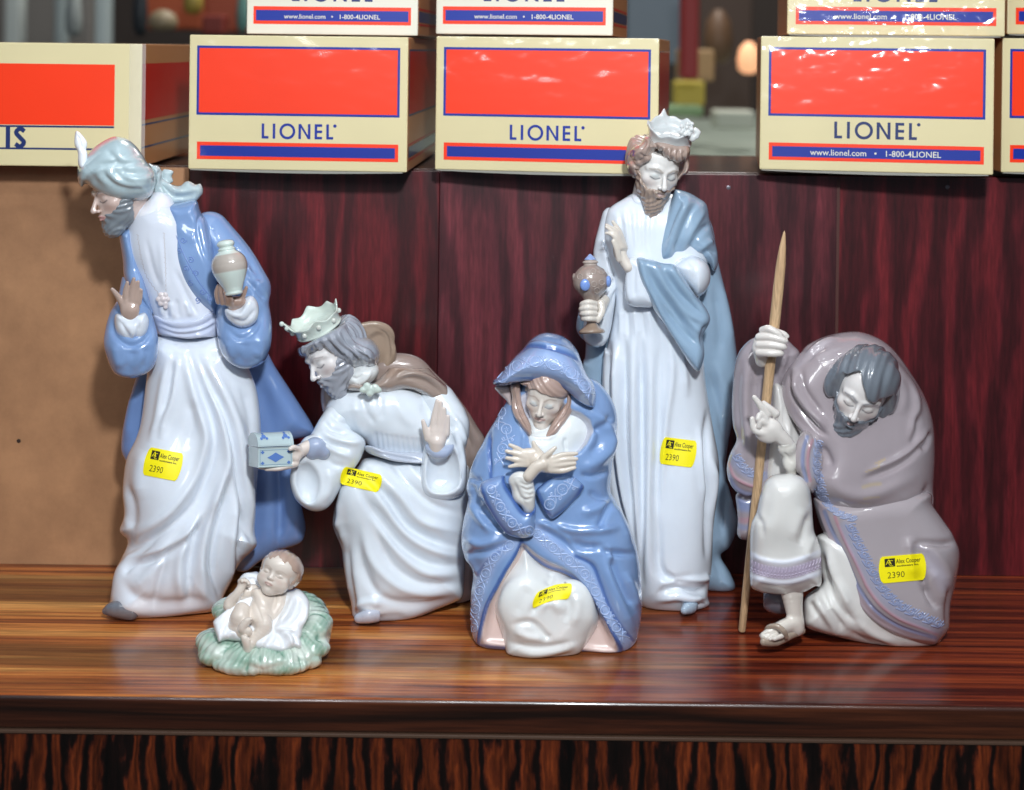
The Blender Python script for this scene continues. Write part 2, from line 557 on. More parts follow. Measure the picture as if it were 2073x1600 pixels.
class Head:
    """canonical head: x image right, y up, z to the viewer; chin y=-1, crown y=1"""
    def __init__(s, fig, at, scale, yaw, pitch, roll, anchor=(0, -.27, .97), sq=(1, 1, 1)):
        """at (u,v,w) is where the canonical point `anchor` lands"""
        s.fig, s.c, s.k, s.sq = fig, np.zeros(3), scale, np.array(sq, float)
        s.R = rot3(yaw, pitch, roll)
        s.c = np.array(at, float) - s.to(anchor)
    def to(s, p):
        q = ((np.asarray(p, float) * s.sq) @ s.R.T) * s.k
        return q * np.array([1, -1, -1]) + s.c
    def build(s, name, f, colfn, parent=None, disp=None, rx=1, cast=True, label=None):
        v, q = nets(f.f); v = v * f.res + f.o; f.f = None
        v = relax(v, q, rx) if rx else v
        N = vnormals(v, q)
        cols = colfn(v, N) if callable(colfn) else np.tile(lin(colfn), (len(v), 1))
        if disp is not None: v = v + N * disp(v, N)[:, None]
        uvw = s.to(v); wv = warp(uvw, s.fig.d0)
        # winding: canonical -> world keeps handedness (x, y->z, z->-y)
        n = vnormals(wv, q); cen = wv.mean(0)
        if ((wv - cen) * n).sum() < 0: q = q[:, ::-1]
        o = mk(name, wv, q, PORC, parent or s.fig.root, cols=cols)
        if label: o['label'] = label
        if cast: s.fig.reg(wv, q)
        return o

def G(x0, x1, y0, y1, z0, z1, res=.022):
    g = F.__new__(F); g.res = res; g.o = np.array([x0, y0, z0], float)
    g.U = np.arange(x0, x1 + res, res, dtype=np.float32)[:, None, None]
    g.V = np.arange(y0, y1 + res, res, dtype=np.float32)[None, :, None]
    g.Wd = np.arange(z0, z1 + res, res, dtype=np.float32)[None, None, :]
    g.f = np.full((g.U.size, g.V.size, g.Wd.size), .8, np.float32)
    return g

def face_field(o, res=.022):
    """o: options narrow, brow, nose, cheek, chin, lip, neck"""
    W_ = o.get('w', 1.0)
    f = G(-1.0, 1.0, o.get('y0', -1.75 if o.get('neck', 1) else -1.2), 1.15, -1.15, 1.2, res)
    f.ell((0, .22, -.12), (.72 * W_, .78, .86), .02)
    f.ell((0, -.12, .18), (.57 * W_, .72, .60), .10)
    f.ell((0, -.45, .22), (.46 * W_, .42, .50), .12)
    f.ell((0, -.80, .50), (.22 * W_, .18, .20), .22)
    if o.get('baby'):
        for sx in (-1, 1): f.ell((.36 * sx, -.38, .40), (.30, .28, .28), .15)
        f.ell((0, .30, .22), (.66, .58, .60), .1); f.ell((0, -.45, .25), (.52, .38, .44), .15)
    for sx in (-1, 1):
        f.ell((.36 * sx * W_, -.16, .50), (.17, .13, .14), .18)
        if not o.get('baby') and not o.get('soft', 0) > .7: f.chain([(.46 * sx * W_, .14, .52, .05), (.28 * sx * W_, .20, .70, .06), (.10 * sx, .14, .74, .05)], .10, n=2)
        f.ell((.26 * sx * W_, .005, .86 + .05 * o.get('soft', 0)), (.16, .085, .15), .11, op='-')
        f.ell((.265 * sx * W_, -.01, .60), (.135, .105, .135), .03 + .03 * o.get('soft', 0))
        # lower lid line of the downcast eye
        f.chain([(.14 * sx * W_, -.035, .735, .012), (.265 * sx * W_, -.085, .765, .016), (.39 * sx * W_, -.04, .70, .012)], .015, op='-')
        f.ell((.70 * W_ * sx, -.02, -.05), (.09, .20, .14), .04)
        f.ell((.80 * W_ * sx, .01, -.01), (.06, .10, .07), .04, op='-')
    nl = o.get('nose', 1.0)
    if o.get('baby'):
        f.chain([(0, .02, .72, .06), (0, -.14, .80, .07), (0, -.22, .84, .085)], .09, n=2)
        for sx in (-1, 1): f.ell((.08 * sx, -.25, .80), (.06, .05, .06), .05)
    else:
        f.chain([(0, .12, .72, .055), (0, -.06, .82 + .03 * nl, .058), (0, -.24, .90 + .06 * nl, .078)], .06, n=3)
        f.ell((0, -.27, .90 + .05 * nl), (.075, .06, .075), .03)
        for sx in (-1, 1): f.ell((.085 * sx, -.285, .82 + .03 * nl), (.06, .052, .07), .035)
    f.ell((0, -.46, .56), (.26, .17, .22), .10)
    f.chain([(-.15, -.475, .745, .018), (-.05, -.435, .80, .032), (0, -.445, .805, .028), (.05, -.435, .80, .032), (.15, -.475, .745, .018)], .02)
    f.chain([(-.12, -.505, .75, .018), (0, -.535, .79, .046), (.12, -.505, .75, .018)], .02)
    f.chain([(-.16, -.485, .765, .006), (0, -.488, .85, .009), (.16, -.485, .765, .006)], .010, op='-')
    f.ell((0, -.64, .80), (.14, .05, .08), .08, op='-')
    if o.get('neck', 1):
        f.chain([(0, -.5, -.20, .36), (0, -1.0, -.26, .33), (0, -1.65, -.36, .38)], .12, n=1)
    return f

def face_cols(skin, brow='#6b5a50', lip='#c98f92', line='#3c4350', lid=None, baby=False, stubble=None, W_=1.0):
    def fn(v, N):
        c = np.tile(lin(skin), (len(v), 1)).astype(float)
        x, y, z = v.T
        ax = np.abs(x)
        def mix(a, h):
            nonlocal c
            a = np.clip(a, 0, 1)[:, None]; c = c * (1 - a) + lin(h) * a
        f = z > .35
        mix(f * .22 * np.exp(-(((ax - .36) / .17) ** 2 + ((y + .25) / .16) ** 2)), '#d9a79a')
        if lid: mix(f * .8 * np.exp(-(((ax - .265 * W_) / .11) ** 4 + ((y + .0) / .07) ** 4)), lid)
        d, t = strokedist([(.13 * W_, -.045), (.265 * W_, -.092), (.40 * W_, -.05)], ax.astype(np.float32), y.astype(np.float32))
        mix(f * .85 * np.exp(-(d / (.017)) ** 2), line)
        d, t = strokedist([(.10 * W_, .13), (.26 * W_, .215), (.46 * W_, .15)], ax.astype(np.float32), y.astype(np.float32))
        mix(f * (.35 if baby else .9) * np.exp(-(d / (.015 + .016 * (1 - t))) ** 2), brow)
        d, t = strokedist([(0, -.445), (.06, -.445), (.15, -.48)], ax.astype(np.float32), y.astype(np.float32))
        mix((z > .6) * .75 * np.exp(-(d / .035) ** 4), lip)
        d, t = strokedist([(0, -.53), (.06, -.525), (.12, -.505)], ax.astype(np.float32), y.astype(np.float32))
        mix((z > .6) * .75 * np.exp(-(d / .042) ** 4), lip)
        d, t = strokedist([(0, -.49), (.15, -.487)], ax.astype(np.float32), y.astype(np.float32))
        mix((z > .6) * .5 * np.exp(-(d / .012) ** 2), '#93696a')
        if stubble:
            for hx, fnn in stubble: mix(fnn(x, y, z), hx)
        return c
    return fn

def basis(axis, e1):
    a = np.array(axis, float); a /= np.linalg.norm(a)
    e = np.array(e1, float); e -= a * (a @ e); e /= np.linalg.norm(e)
    return a, e, np.cross(a, e)
def crown(g, c, axis, e1, R0, R1, H, peaks, col, th=3.2, ratio=1.0, floor=.35, name='crown', parent=None, scal=.14):
    """ring wall with scalloped rim; c = centre of lower rim (u,v,w)"""
    a, e, f = basis(axis, e1); c = np.array(c, float)
    K, M = 120, 12; vs = []
    def hgt(t):
        h = 1 - scal * .5 + scal * .5 * math.cos(t * 8)
        for p, amp, wd in peaks:
            d = abs((t - p + math.pi) % (2 * math.pi) - math.pi)
            h += amp * math.exp(-(d / wd) ** 1.5)
        return h
    prof_o = [(0, 0), (.0, 1.2), (.10, 2.2), (.16, .6), (.22, 0), (.5, 0), (.8, .6), (.93, 2.0), (1.0, 1.2)]
    prof_i = [(1.0, -.5), (.92, -th * .8), (.7, -th), (floor + .05, -th)]
    for i in range(K):
        t = 2 * math.pi * i / K; h = hgt(t)
        ring = []
        for s_, off in prof_o + prof_i:
            hh = s_ * H * (h if s_ > .3 else 1); R = R0 + (R1 - R0) * (hh / H) ** 1.6 + off
            ring.append(c + a * hh + e * R * math.cos(t) + f * R * ratio * math.sin(t))
        hh = floor * H; R = R0 + (R1 - R0) * floor ** 1.6 - th
        for q in (.9, .6, .3, .0):
            ring.append(c + a * (hh + (1 - q) * H * .12) + e * R * q * math.cos(t) + f * R * q * ratio * math.sin(t))
        vs += ring
    m = len(vs) // K; fs = []
    for i in range(K):
        for j in range(m - 1): fs.append((i * m + j, ((i + 1) % K) * m + j, ((i + 1) % K) * m + j + 1, i * m + j + 1))
    wv = warp(np.array(vs), g.d0); fs = np.array(fs)
    # outer wall should face outwards
    n = vnormals(wv, fs); cen = wv.mean(0); idx = np.arange(K) * m + 5
    if ((wv[idx] - cen) * n[idx]).sum() < 0: fs = fs[:, ::-1]
    o = mk(name, wv, fs, PORC, parent or g.root, cols=np.tile(lin(col), (len(wv), 1)))
    g.reg(wv, fs)
    def at(t, s_, off=0):
        h = hgt(t); hh = s_ * H * h; R = R0 + (R1 - R0) * (hh / H) ** 1.6 + off
        return c + a * hh + e * R * math.cos(t) + f * R * ratio * math.sin(t)
    return o, at

def scroll(u, v, r, a0, turns=1.35, dr=1, n=14):
    return [(u + r * (1 - .8 * i / n) * math.cos(a0 + dr * 2 * math.pi * turns * i / n), v + r * (1 - .8 * i / n) * math.sin(a0 + dr * 2 * math.pi * turns * i / n)) for i in range(n + 1)]
def ring(u, v, rx, ry=None, a=0, n=12):
    ry = ry or rx; c, s = math.cos(a), math.sin(a)
    return [(u + rx * math.cos(t) * c - ry * math.sin(t) * s, v + rx * math.cos(t) * s + ry * math.sin(t) * c) for t in np.linspace(0, 2 * math.pi, n + 1)]
def along(pts, step, off=0.):
    p = cat(pts, 12); L_ = np.r_[0, np.cumsum(np.linalg.norm(np.diff(p, axis=0), axis=1))]
    out = []
    for t in np.arange(step / 2 + off, L_[-1], step):
        u = np.interp(t, L_, p[:, 0]); v = np.interp(t, L_, p[:, 1])
        u2 = np.interp(t + 2, L_, p[:, 0]); v2 = np.interp(t + 2, L_, p[:, 1]); u1 = np.interp(t - 2, L_, p[:, 0]); v1 = np.interp(t - 2, L_, p[:, 1])
        out.append((u, v, math.atan2(v2 - v1, u2 - u1)))
    return out
def floral(pts, wd, step):
    """rosettes in rings, joined by interlacing ribbons and dots"""
    cs = []
    for i, (u, v, a) in enumerate(along(pts, step)):
        n = (-math.sin(a), math.cos(a)); t = (math.cos(a), math.sin(a))
        def L_(x, y): return (u + t[0] * x + n[0] * y, v + t[1] * x + n[1] * y)
        if i % 2 == 0:
            cs.append((ring(u, v, wd * .36, wd * .36), 1.5))
            for k in range(5):
                b = a + k * 1.2566
                cs.append(([(u + wd * .05 * math.cos(b), v + wd * .05 * math.sin(b)), (u + wd * .17 * math.cos(b), v + wd * .17 * math.sin(b))], 2.6))
            cs.append(([(u - .8, v), (u + .8, v)], 2.0))
        else:
            for s_ in (-1, 1):
                cs.append(([L_(-step * .62, s_ * wd * .36), L_(-step * .3, s_ * wd * .22), L_(0, 0), L_(step * .3, -s_ * wd * .22), L_(step * .62, -s_ * wd * .36)], 1.6))
                cs.append(([L_(-1, s_ * wd * .33), L_(1, s_ * wd * .33)], 2.3))
                cs.append(([L_(-step * .32, s_ * wd * .02 + wd * .0), L_(-step * .26, 0)], 2.0)); cs.append(([L_(step * .32, 0), L_(step * .26, 0)], 2.0))
                cs.append((scroll(*L_(s_ * step * .12, s_ * wd * .30), wd * .12, a, 1.1, s_), 1.2))
    return cs
def acanthus(pts, wd, step, side=1):
    """running scrolls with leaf tips on one side"""
    cs = []
    for i, (u, v, a) in enumerate(along(pts, step)):
        n = (-math.sin(a) * side, math.cos(a) * side); t = (math.cos(a), math.sin(a))
        def L_(x, y): return (u + t[0] * x + n[0] * y, v + t[1] * x + n[1] * y)
        c = L_(0, wd * .45)
        cs.append((scroll(c[0], c[1], wd * .30, a + math.pi * (.5 if side > 0 else -.5), 1.5, -side), 1.9))
        cs.append(([L_(-step * .6, wd * .05), L_(-step * .2, wd * .10), L_(step * .15, wd * .16), L_(step * .3, wd * .4)], 1.9))
        cs.append(([L_(step * .1, wd * .2), L_(step * .28, wd * .45), L_(step * .42, wd * .85)], 1.8))
        cs.append(([L_(step * .2, wd * .15), L_(step * .45, wd * .4), L_(step * .6, wd * .65)], 1.5))
        cs.append(([L_(-step * .35, wd * .2), L_(-step * .42, wd * .55), L_(-step * .25, wd * .9)], 1.5))
    return cs

M_YEL = None
def sticker(g, c, ang, skew=0., w=76., h=58., depthfn=None, sh=0., bend=None):
    """yellow auction label wrapped on the glaze. c centre px, ang degrees clockwise; bend(s,t)->(du,dv)"""
    global M_YEL, M_INK
    if M_YEL is None:
        M_YEL = simple('yellow_label_paper', '#f3e500', .55); M_INK = simple('black_ink', '#1c1a10', .6)
    ca, sa = math.cos(math.radians(ang)), math.sin(math.radians(ang))
    n, mrows = 25, 13
    def uv(s, t):                                   # s 0..1 across, t 0..1 down
        x = (s - .5) * w; y = (t - .5) * h + sh * x
        x += skew * (t - .5) * h
        u, v = c[0] + x * ca - y * sa, c[1] + x * sa + y * ca
        if bend:
            a, b = bend(s, t); u += a; v += b
        return u, v
    NX, NY = 29, 21
    gx, gy = np.linspace(-.05, 1.05, NX), np.linspace(-.05, 1.05, NY); D = np.zeros((NX, NY))
    for i, s in enumerate(gx):
        for j, t in enumerate(gy):
            hit = g.ray(*uv(s, t))[0]
            D[i, j] = hit[1] if hit is not None else np.nan
    D = np.where(np.isnan(D), np.nanmax(D), D); E0 = D.copy()
    for _ in range(14):                             # stiff paper bridges the hollows of the folds
        Pd = np.pad(D, 1, mode='reflect', reflect_type='odd'); D = np.minimum((Pd[:-2, 1:-1] + Pd[2:, 1:-1] + Pd[1:-1, :-2] + Pd[1:-1, 2:]) / 4, E0)
    def dep(s, t):
        i = min(max((s + .05) / 1.1 * (NX - 1), 0), NX - 1.001); j = min(max((t + .05) / 1.1 * (NY - 1), 0), NY - 1.001)
        a, b = int(i), int(j); x, y = i - a, j - b
        return D[a, b] * (1 - x) * (1 - y) + D[a + 1, b] * x * (1 - y) + D[a, b + 1] * (1 - x) * y + D[a + 1, b + 1] * x * y - .03
    def pt(s, t, off): u, v = uv(s, t); return P(u, v, dep(s, t) - off)
    def xr(t):                                      # pinched corners, bowed ends
        q = abs(t - .5) * 2
        return .055 * q ** 2 + (.03 if q > .93 else 0)
    vs = []
    for off in (.03, -.02):
        for j in range(mrows):
            t = j / (mrows - 1); a = xr(t)
            for i in range(n): vs.append(pt(a + (1 - 2 * a) * i / (n - 1), t, off))
    fs = []
    for j in range(mrows - 1):
        for i in range(n - 1):
            k = j * n + i; fs.append((k, k + n, k + n + 1, k + 1))
    for j in range(mrows - 1):
        for i in (0, n - 1):
            k = j * n + i; K_ = n * mrows; fs.append((k, k + n, k + n + K_, k + K_))
    for i in range(n - 1):
        for j in (0, mrows - 1):
            k = j * n + i; K_ = n * mrows; fs.append((k, k + 1, k + 1 + K_, k + K_))
    st = mk('price_label', vs, fs, M_YEL, g.root, smooth=False)
    st['label'] = 'yellow auction label with lot number 2390'
    off = .042
    # printed block with monogram
    bx0, bx1, by0, by1 = .13, .35, .09, .40
    V, Fc = [], []
    def poly(ps, o):
        nn = len(V); V.extend(pt(a, b, o) for a, b in ps); Fc.append(tuple(range(nn, nn + len(ps))))
    for i in range(4):
        for j in range(4): poly([(bx0 + (bx1 - bx0) * (i + a) / 4, by0 + (by1 - by0) * (j + b) / 4) for a, b in ((0, 0), (0, 1), (1, 1), (1, 0))], off)
    mk('logo_block', V, Fc, M_INK, st, smooth=False)
    V, Fc = [], []
    def seg(p0, p1, wd):
        p0, p1 = np.array(p0), np.array(p1); d = (p1 - p0); L_ = math.hypot(d[0] * w, d[1] * h); nn = np.array([-d[1] * h, d[0] * w]) / L_ * wd
        nn = nn / np.array([w, h]); poly([tuple(p0 + nn), tuple(p1 + nn), tuple(p1 - nn), tuple(p0 - nn)], off + .012)
    lx = lambda a, b: (bx0 + (bx1 - bx0) * a, by0 + (by1 - by0) * b)
    seg(lx(.12, .72), lx(.40, .12), .55); seg(lx(.40, .12), lx(.62, .72), .8); seg(lx(.2, .52), lx(.6, .52), .45)
    arcp = [lx(.66 + .26 * math.cos(a), .58 + .32 * math.sin(a)) for a in np.linspace(-1.0, -5.3, 12)]
    for a, b in zip(arcp[:-1], arcp[1:]): seg(a, b, .5)
    mk('monogram', V, Fc, M_YEL, st, smooth=False)
    def words(txt, s0, t0, sw, th_, bold=0., slant=0.):
        Vt, Ft = textpolys(txt, bold=bold); mx = Vt[:, 0].max(); my = Vt[:, 1].max()
        mk('lettering', [pt(s0 + a / mx * sw + slant * b, t0 - b / my * th_, off) for a, b in Vt], [f[::-1] for f in Ft], M_INK, st, smooth=False)
    words('Alex Cooper', .37, .30, .52, .17, .012); words('auctioneers inc.', .38, .42, .47, .062, .03)
    words('2390', .17, .83, .37, .23, -.004)
    return st

def hair_cap(h, col, cut, tilt=0., front=.10, low=-.35, name='back_hair'):
    """the hair lying on the skull behind the face, below a hat or crown"""
    f = G(-1.0, 1.0, -.8, 1.2, -1.25, 1.0, .028)
    f.ell((0, .20, -.14), (.79, .84, .92), .02)
    X, Y, Z = f.U, f.V, f.Wd
    r = np.maximum(Y + tilt * Z - cut, np.maximum(Z - front - .35 * np.clip(Y - .2, 0, 1), low - Y))
    f.f = -smin(-f.f, -(r + 0 * f.f).astype(np.float32), .05)
    def disp(v, N):
        x, y, z = v.T
        a = np.arctan2(x, -z)
        return .018 * np.sin(17 * a + 2.5 * np.sin(3 * y)) + .010 * np.sin(39 * a + 3 * np.sin(5 * y))
    return h.build(name, f, col, disp=disp)
# ================================================================ SETTING
def wood(name, stops, axis, scale, rough=.25, coat=.3, streak=(3, 60, 3), dist=2.0, contrast=(.35, .68), fine=.4, bump=.02, patch=None, seed=0.0):
    """stretched noise grain; axis = direction the grain runs"""
    m, nt, N, L, b = newmat(name)
    tc = N.new('ShaderNodeTexCoord'); mp = N.new('ShaderNodeMapping')
    mp.inputs['Scale'].default_value = streak; mp.inputs['Location'].default_value = (seed, seed * .7, seed * 1.3)
    L.new(tc.outputs['Object'], mp.inputs['Vector'])
    # slow wander of the grain lines
    nw = N.new('ShaderNodeTexNoise'); nw.inputs['Scale'].default_value = scale * .6; nw.inputs['Detail'].default_value = 2
    L.new(tc.outputs['Object'], nw.inputs['Vector'])
    sub = N.new('ShaderNodeVectorMath'); sub.operation = 'SCALE'; sub.inputs['Scale'].default_value = dist
    L.new(nw.outputs['Color'], sub.inputs[0])
    add = N.new('ShaderNodeVectorMath'); L.new(mp.outputs[0], add.inputs[0]); L.new(sub.outputs[0], add.inputs[1])
    n1 = N.new('ShaderNodeTexNoise'); n1.inputs['Scale'].default_value = 1; n1.inputs['Detail'].default_value = 8; n1.inputs['Roughness'].default_value = .62
    L.new(add.outputs[0], n1.inputs['Vector'])
    cr = N.new('ShaderNodeValToRGB'); L.new(n1.outputs[0], cr.inputs[0])
    e = cr.color_ramp.elements
    while len(e) > 1: e.remove(e[0])
    e[0].position = stops[0][0]; e[0].color = (*lin(stops[0][1]), 1)
    for p, h in stops[1:]:
        k = e.new(p); k.color = (*lin(h), 1)
    # fine pores
    mp2 = N.new('ShaderNodeMapping'); mp2.inputs['Scale'].default_value = [c * 7 for c in streak]
    L.new(tc.outputs['Object'], mp2.inputs['Vector'])
    n2 = N.new('ShaderNodeTexNoise'); n2.inputs['Scale'].default_value = 1; n2.inputs['Detail'].default_value = 5
    L.new(mp2.outputs[0], n2.inputs['Vector'])
    mr = N.new('ShaderNodeMapRange'); mr.inputs[1].default_value = .3; mr.inputs[2].default_value = .7
    mr.inputs[3].default_value = 1 - fine; mr.inputs[4].default_value = 1 + fine * .5
    L.new(n2.outputs[0], mr.inputs[0])
    hs = N.new('ShaderNodeHueSaturation'); L.new(cr.outputs[0], hs.inputs['Color']); L.new(mr.outputs[0], hs.inputs['Value'])
    out = hs.outputs[0]
    if patch:
        n3 = N.new('ShaderNodeTexNoise'); n3.inputs['Scale'].default_value = patch[0]; n3.inputs['Detail'].default_value = 1
        mp3 = N.new('ShaderNodeMapping'); mp3.inputs['Scale'].default_value = patch[3]; mp3.inputs['Location'].default_value = (patch[4], 0, 0)
        L.new(tc.outputs['Object'], mp3.inputs['Vector']); L.new(mp3.outputs[0], n3.inputs['Vector'])
        mr3 = N.new('ShaderNodeMapRange'); mr3.inputs[1].default_value = .38; mr3.inputs[2].default_value = .62
        mr3.inputs[3].default_value = patch[1]; mr3.inputs[4].default_value = patch[2]; L.new(n3.outputs[0], mr3.inputs[0])
        h3 = N.new('ShaderNodeHueSaturation'); L.new(out, h3.inputs['Color']); L.new(mr3.outputs[0], h3.inputs['Value']); out = h3.outputs[0]
    L.new(out, b.inputs['Base Color'])
    b.inputs['Roughness'].default_value = rough
    rr = N.new('ShaderNodeMapRange'); rr.inputs[3].default_value = rough * .8; rr.inputs[4].default_value = rough * 1.35
    L.new(n2.outputs[0], rr.inputs[0]); L.new(rr.outputs[0], b.inputs['Roughness'])
    b.inputs['Coat Weight'].default_value = coat; b.inputs['Coat Roughness'].default_value = .12
    bp = N.new('ShaderNodeBump'); bp.inputs['Strength'].default_value = bump * 10; bp.inputs['Distance'].default_value = .0004
    L.new(n2.outputs[0], bp.inputs['Height']); L.new(bp.outputs[0], b.inputs['Normal'])
    return m, hs

def ramp(N, L, src, stops):
    cr = N.new('ShaderNodeValToRGB'); L.new(src, cr.inputs[0]); e = cr.color_ramp.elements
    while len(e) > 1: e.remove(e[0])
    e[0].position = stops[0][0]; e[0].color = (*lin(stops[0][1]), 1)
    for p, h in stops[1:]:
        k = e.new(p); k.color = (*lin(h), 1)
    return cr.outputs[0]
def nz(N, L, tc, sc3, detail=4, loc=(0, 0, 0), warp=0., wsc=3., rough=.55):
    mp = N.new('ShaderNodeMapping'); mp.inputs['Scale'].default_value = sc3; mp.inputs['Location'].default_value = loc
    L.new(tc, mp.inputs['Vector']); v = mp.outputs[0]
    if warp:
        w = N.new('ShaderNodeTexNoise'); w.inputs['Scale'].default_value = wsc; w.inputs['Detail'].default_value = 1; L.new(tc, w.inputs['Vector'])
        sc = N.new('ShaderNodeVectorMath'); sc.operation = 'SCALE'; sc.inputs['Scale'].default_value = warp; L.new(w.outputs['Color'], sc.inputs[0])
        ad = N.new('ShaderNodeVectorMath'); L.new(v, ad.inputs[0]); L.new(sc.outputs[0], ad.inputs[1]); v = ad.outputs[0]
    n = N.new('ShaderNodeTexNoise'); n.inputs['Scale'].default_value = 1; n.inputs['Detail'].default_value = detail; n.inputs['Roughness'].default_value = rough
    L.new(v, n.inputs['Vector']); return n.outputs[0]
def mul(N, L, col, fac, lo, hi, a=.3, b=.7):
    mr = N.new('ShaderNodeMapRange'); mr.inputs[1].default_value = a; mr.inputs[2].default_value = b; mr.inputs[3].default_value = lo; mr.inputs[4].default_value = hi
    L.new(fac, mr.inputs[0]); hs = N.new('ShaderNodeHueSaturation'); L.new(col, hs.inputs['Color']); L.new(mr.outputs[0], hs.inputs['Value']); return hs.outputs[0]
def finish(m, N, L, b, col, bump, rough=.27, coat=.4, cr=.12, bs=.2):
    L.new(col, b.inputs['Base Color']); b.inputs['Roughness'].default_value = rough
    b.inputs['Coat Weight'].default_value = coat; b.inputs['Coat Roughness'].default_value = cr
    bp = N.new('ShaderNodeBump'); bp.inputs['Strength'].default_value = bs; bp.inputs['Distance'].default_value = .0004
    L.new(bump, bp.inputs['Height']); L.new(bp.outputs[0], b.inputs['Normal']); return m
# --- shelf top: rosewood, finely lined red brown on the right, honey striped on the left with its stronger light painted in
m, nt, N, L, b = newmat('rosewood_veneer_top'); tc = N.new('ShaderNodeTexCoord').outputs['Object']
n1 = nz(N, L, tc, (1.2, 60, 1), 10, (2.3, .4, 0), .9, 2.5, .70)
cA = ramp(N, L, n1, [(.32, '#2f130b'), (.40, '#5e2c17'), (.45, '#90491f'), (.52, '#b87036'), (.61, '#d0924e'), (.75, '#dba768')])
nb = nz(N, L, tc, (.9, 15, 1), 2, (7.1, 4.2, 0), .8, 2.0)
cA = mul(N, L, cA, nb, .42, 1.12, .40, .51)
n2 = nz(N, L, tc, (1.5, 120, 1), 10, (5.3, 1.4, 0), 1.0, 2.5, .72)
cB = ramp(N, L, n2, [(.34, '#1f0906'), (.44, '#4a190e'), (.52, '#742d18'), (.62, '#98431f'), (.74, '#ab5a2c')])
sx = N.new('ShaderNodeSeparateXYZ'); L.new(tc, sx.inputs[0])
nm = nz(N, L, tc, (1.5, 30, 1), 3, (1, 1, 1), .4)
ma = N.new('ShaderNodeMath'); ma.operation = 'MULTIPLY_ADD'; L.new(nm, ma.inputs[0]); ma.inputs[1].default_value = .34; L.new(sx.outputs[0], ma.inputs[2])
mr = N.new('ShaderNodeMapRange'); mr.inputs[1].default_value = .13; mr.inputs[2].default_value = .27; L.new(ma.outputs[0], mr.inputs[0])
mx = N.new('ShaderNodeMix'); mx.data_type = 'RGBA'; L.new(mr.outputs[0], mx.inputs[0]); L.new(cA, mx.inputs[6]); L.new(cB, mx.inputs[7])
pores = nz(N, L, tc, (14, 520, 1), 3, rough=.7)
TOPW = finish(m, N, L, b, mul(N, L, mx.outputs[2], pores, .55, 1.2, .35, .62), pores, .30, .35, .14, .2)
# --- dark lip
m, nt, N, L, b = newmat('dark_stained_edge'); tc = N.new('ShaderNodeTexCoord').outputs['Object']
n1 = nz(N, L, tc, (2.4, 20, 95), 6, (0, 0, 0), 1.6, 3)
pores = nz(N, L, tc, (16, 80, 600), 3)
EDGEW = finish(m, N, L, b, mul(N, L, ramp(N, L, n1, [(.35, '#190b06'), (.5, '#34180d'), (.66, '#4e2715')]), pores, .6, 1.2, .35, .65), pores, .30, .7, .09, .12)
# --- striped lower front with flame figure
m, nt, N, L, b = newmat('zebra_rosewood_front'); tc = N.new('ShaderNodeTexCoord').outputs['Object']
wv = N.new('ShaderNodeTexWave'); wv.wave_type = 'BANDS'; wv.bands_direction = 'X'; wv.wave_profile = 'SIN'
mp = N.new('ShaderNodeMapping'); mp.inputs['Scale'].default_value = (1, .0, .28); mp.inputs['Location'].default_value = (.35, 0, .4); L.new(tc, mp.inputs['Vector']); L.new(mp.outputs[0], wv.inputs['Vector'])
wv.inputs['Scale'].default_value = 21; wv.inputs['Distortion'].default_value = 12; wv.inputs['Detail'].default_value = 6; wv.inputs['Detail Scale'].default_value = 1.6; wv.inputs['Detail Roughness'].default_value = .55
c = ramp(N, L, wv.outputs['Fac'], [(.0, '#0b0403'), (.14, '#140705'), (.28, '#35130a'), (.45, '#52200e'), (.8, '#672c12'), (1.0, '#4b1d0c')])
fig = nz(N, L, tc, (90, 1, 6), 6, (3, 1, 2), 2.2, 4, .65)
c = mul(N, L, c, fig, .22, 1.15, .38, .58)
pores = nz(N, L, tc, (420, 1, 30), 3)
FRONTW = finish(m, N, L, b, mul(N, L, c, pores, .6, 1.15, .35, .62), pores, .30, .35, .12, .12)
# --- mahogany laminate
def mahog(name, st, seed, tint):
    m, nt, N, L, b = newmat(name); tc = N.new('ShaderNodeTexCoord').outputs['Object']
    wv = N.new('ShaderNodeTexWave'); wv.wave_type = 'BANDS'; wv.bands_direction = 'X'; wv.wave_profile = 'SIN'
    mp = N.new('ShaderNodeMapping'); mp.inputs['Scale'].default_value = (1, 0, .16); mp.inputs['Location'].default_value = (seed, 0, seed * .3); L.new(tc, mp.inputs['Vector']); L.new(mp.outputs[0], wv.inputs['Vector'])
    wv.inputs['Scale'].default_value = 11; wv.inputs['Distortion'].default_value = 16; wv.inputs['Detail'].default_value = 4; wv.inputs['Detail Scale'].default_value = 1.3; wv.inputs['Detail Roughness'].default_value = .6
    c = ramp(N, L, wv.outputs['Fac'], st)
    fig = nz(N, L, tc, (120, 1, 7), 6, (seed, 1, 2), 1.5, 3, .7)
    c = mul(N, L, c, fig, .66, 1.22, .36, .64)
    big = nz(N, L, tc, (9, 1, 3), 3, (seed * 2, 1, 2))
    c = mul(N, L, c, big, .75, 1.15, .35, .65)
    pores = nz(N, L, tc, (500, 1, 60), 3)
    return finish(m, N, L, b, mul(N, L, c, pores, .72, 1.12, .35, .65), big if tint else pores, .36, .25, .2, .1)
WALLW = mahog('mahogany_laminate', [(.0, '#3a0c11'), (.35, '#471117'), (.6, '#55151c'), (1.0, '#63191f')], .37, 0)
WALLP = mahog('mahogany_laminate_purple', [(.0, '#3d151b'), (.35, '#481a21'), (.6, '#551f27'), (1.0, '#60252c')], 1.91, 1)  # slightly lighter, purpler tone of the same laminate
m, nt, N, L, b = newmat('brown_hardboard'); HARD = m
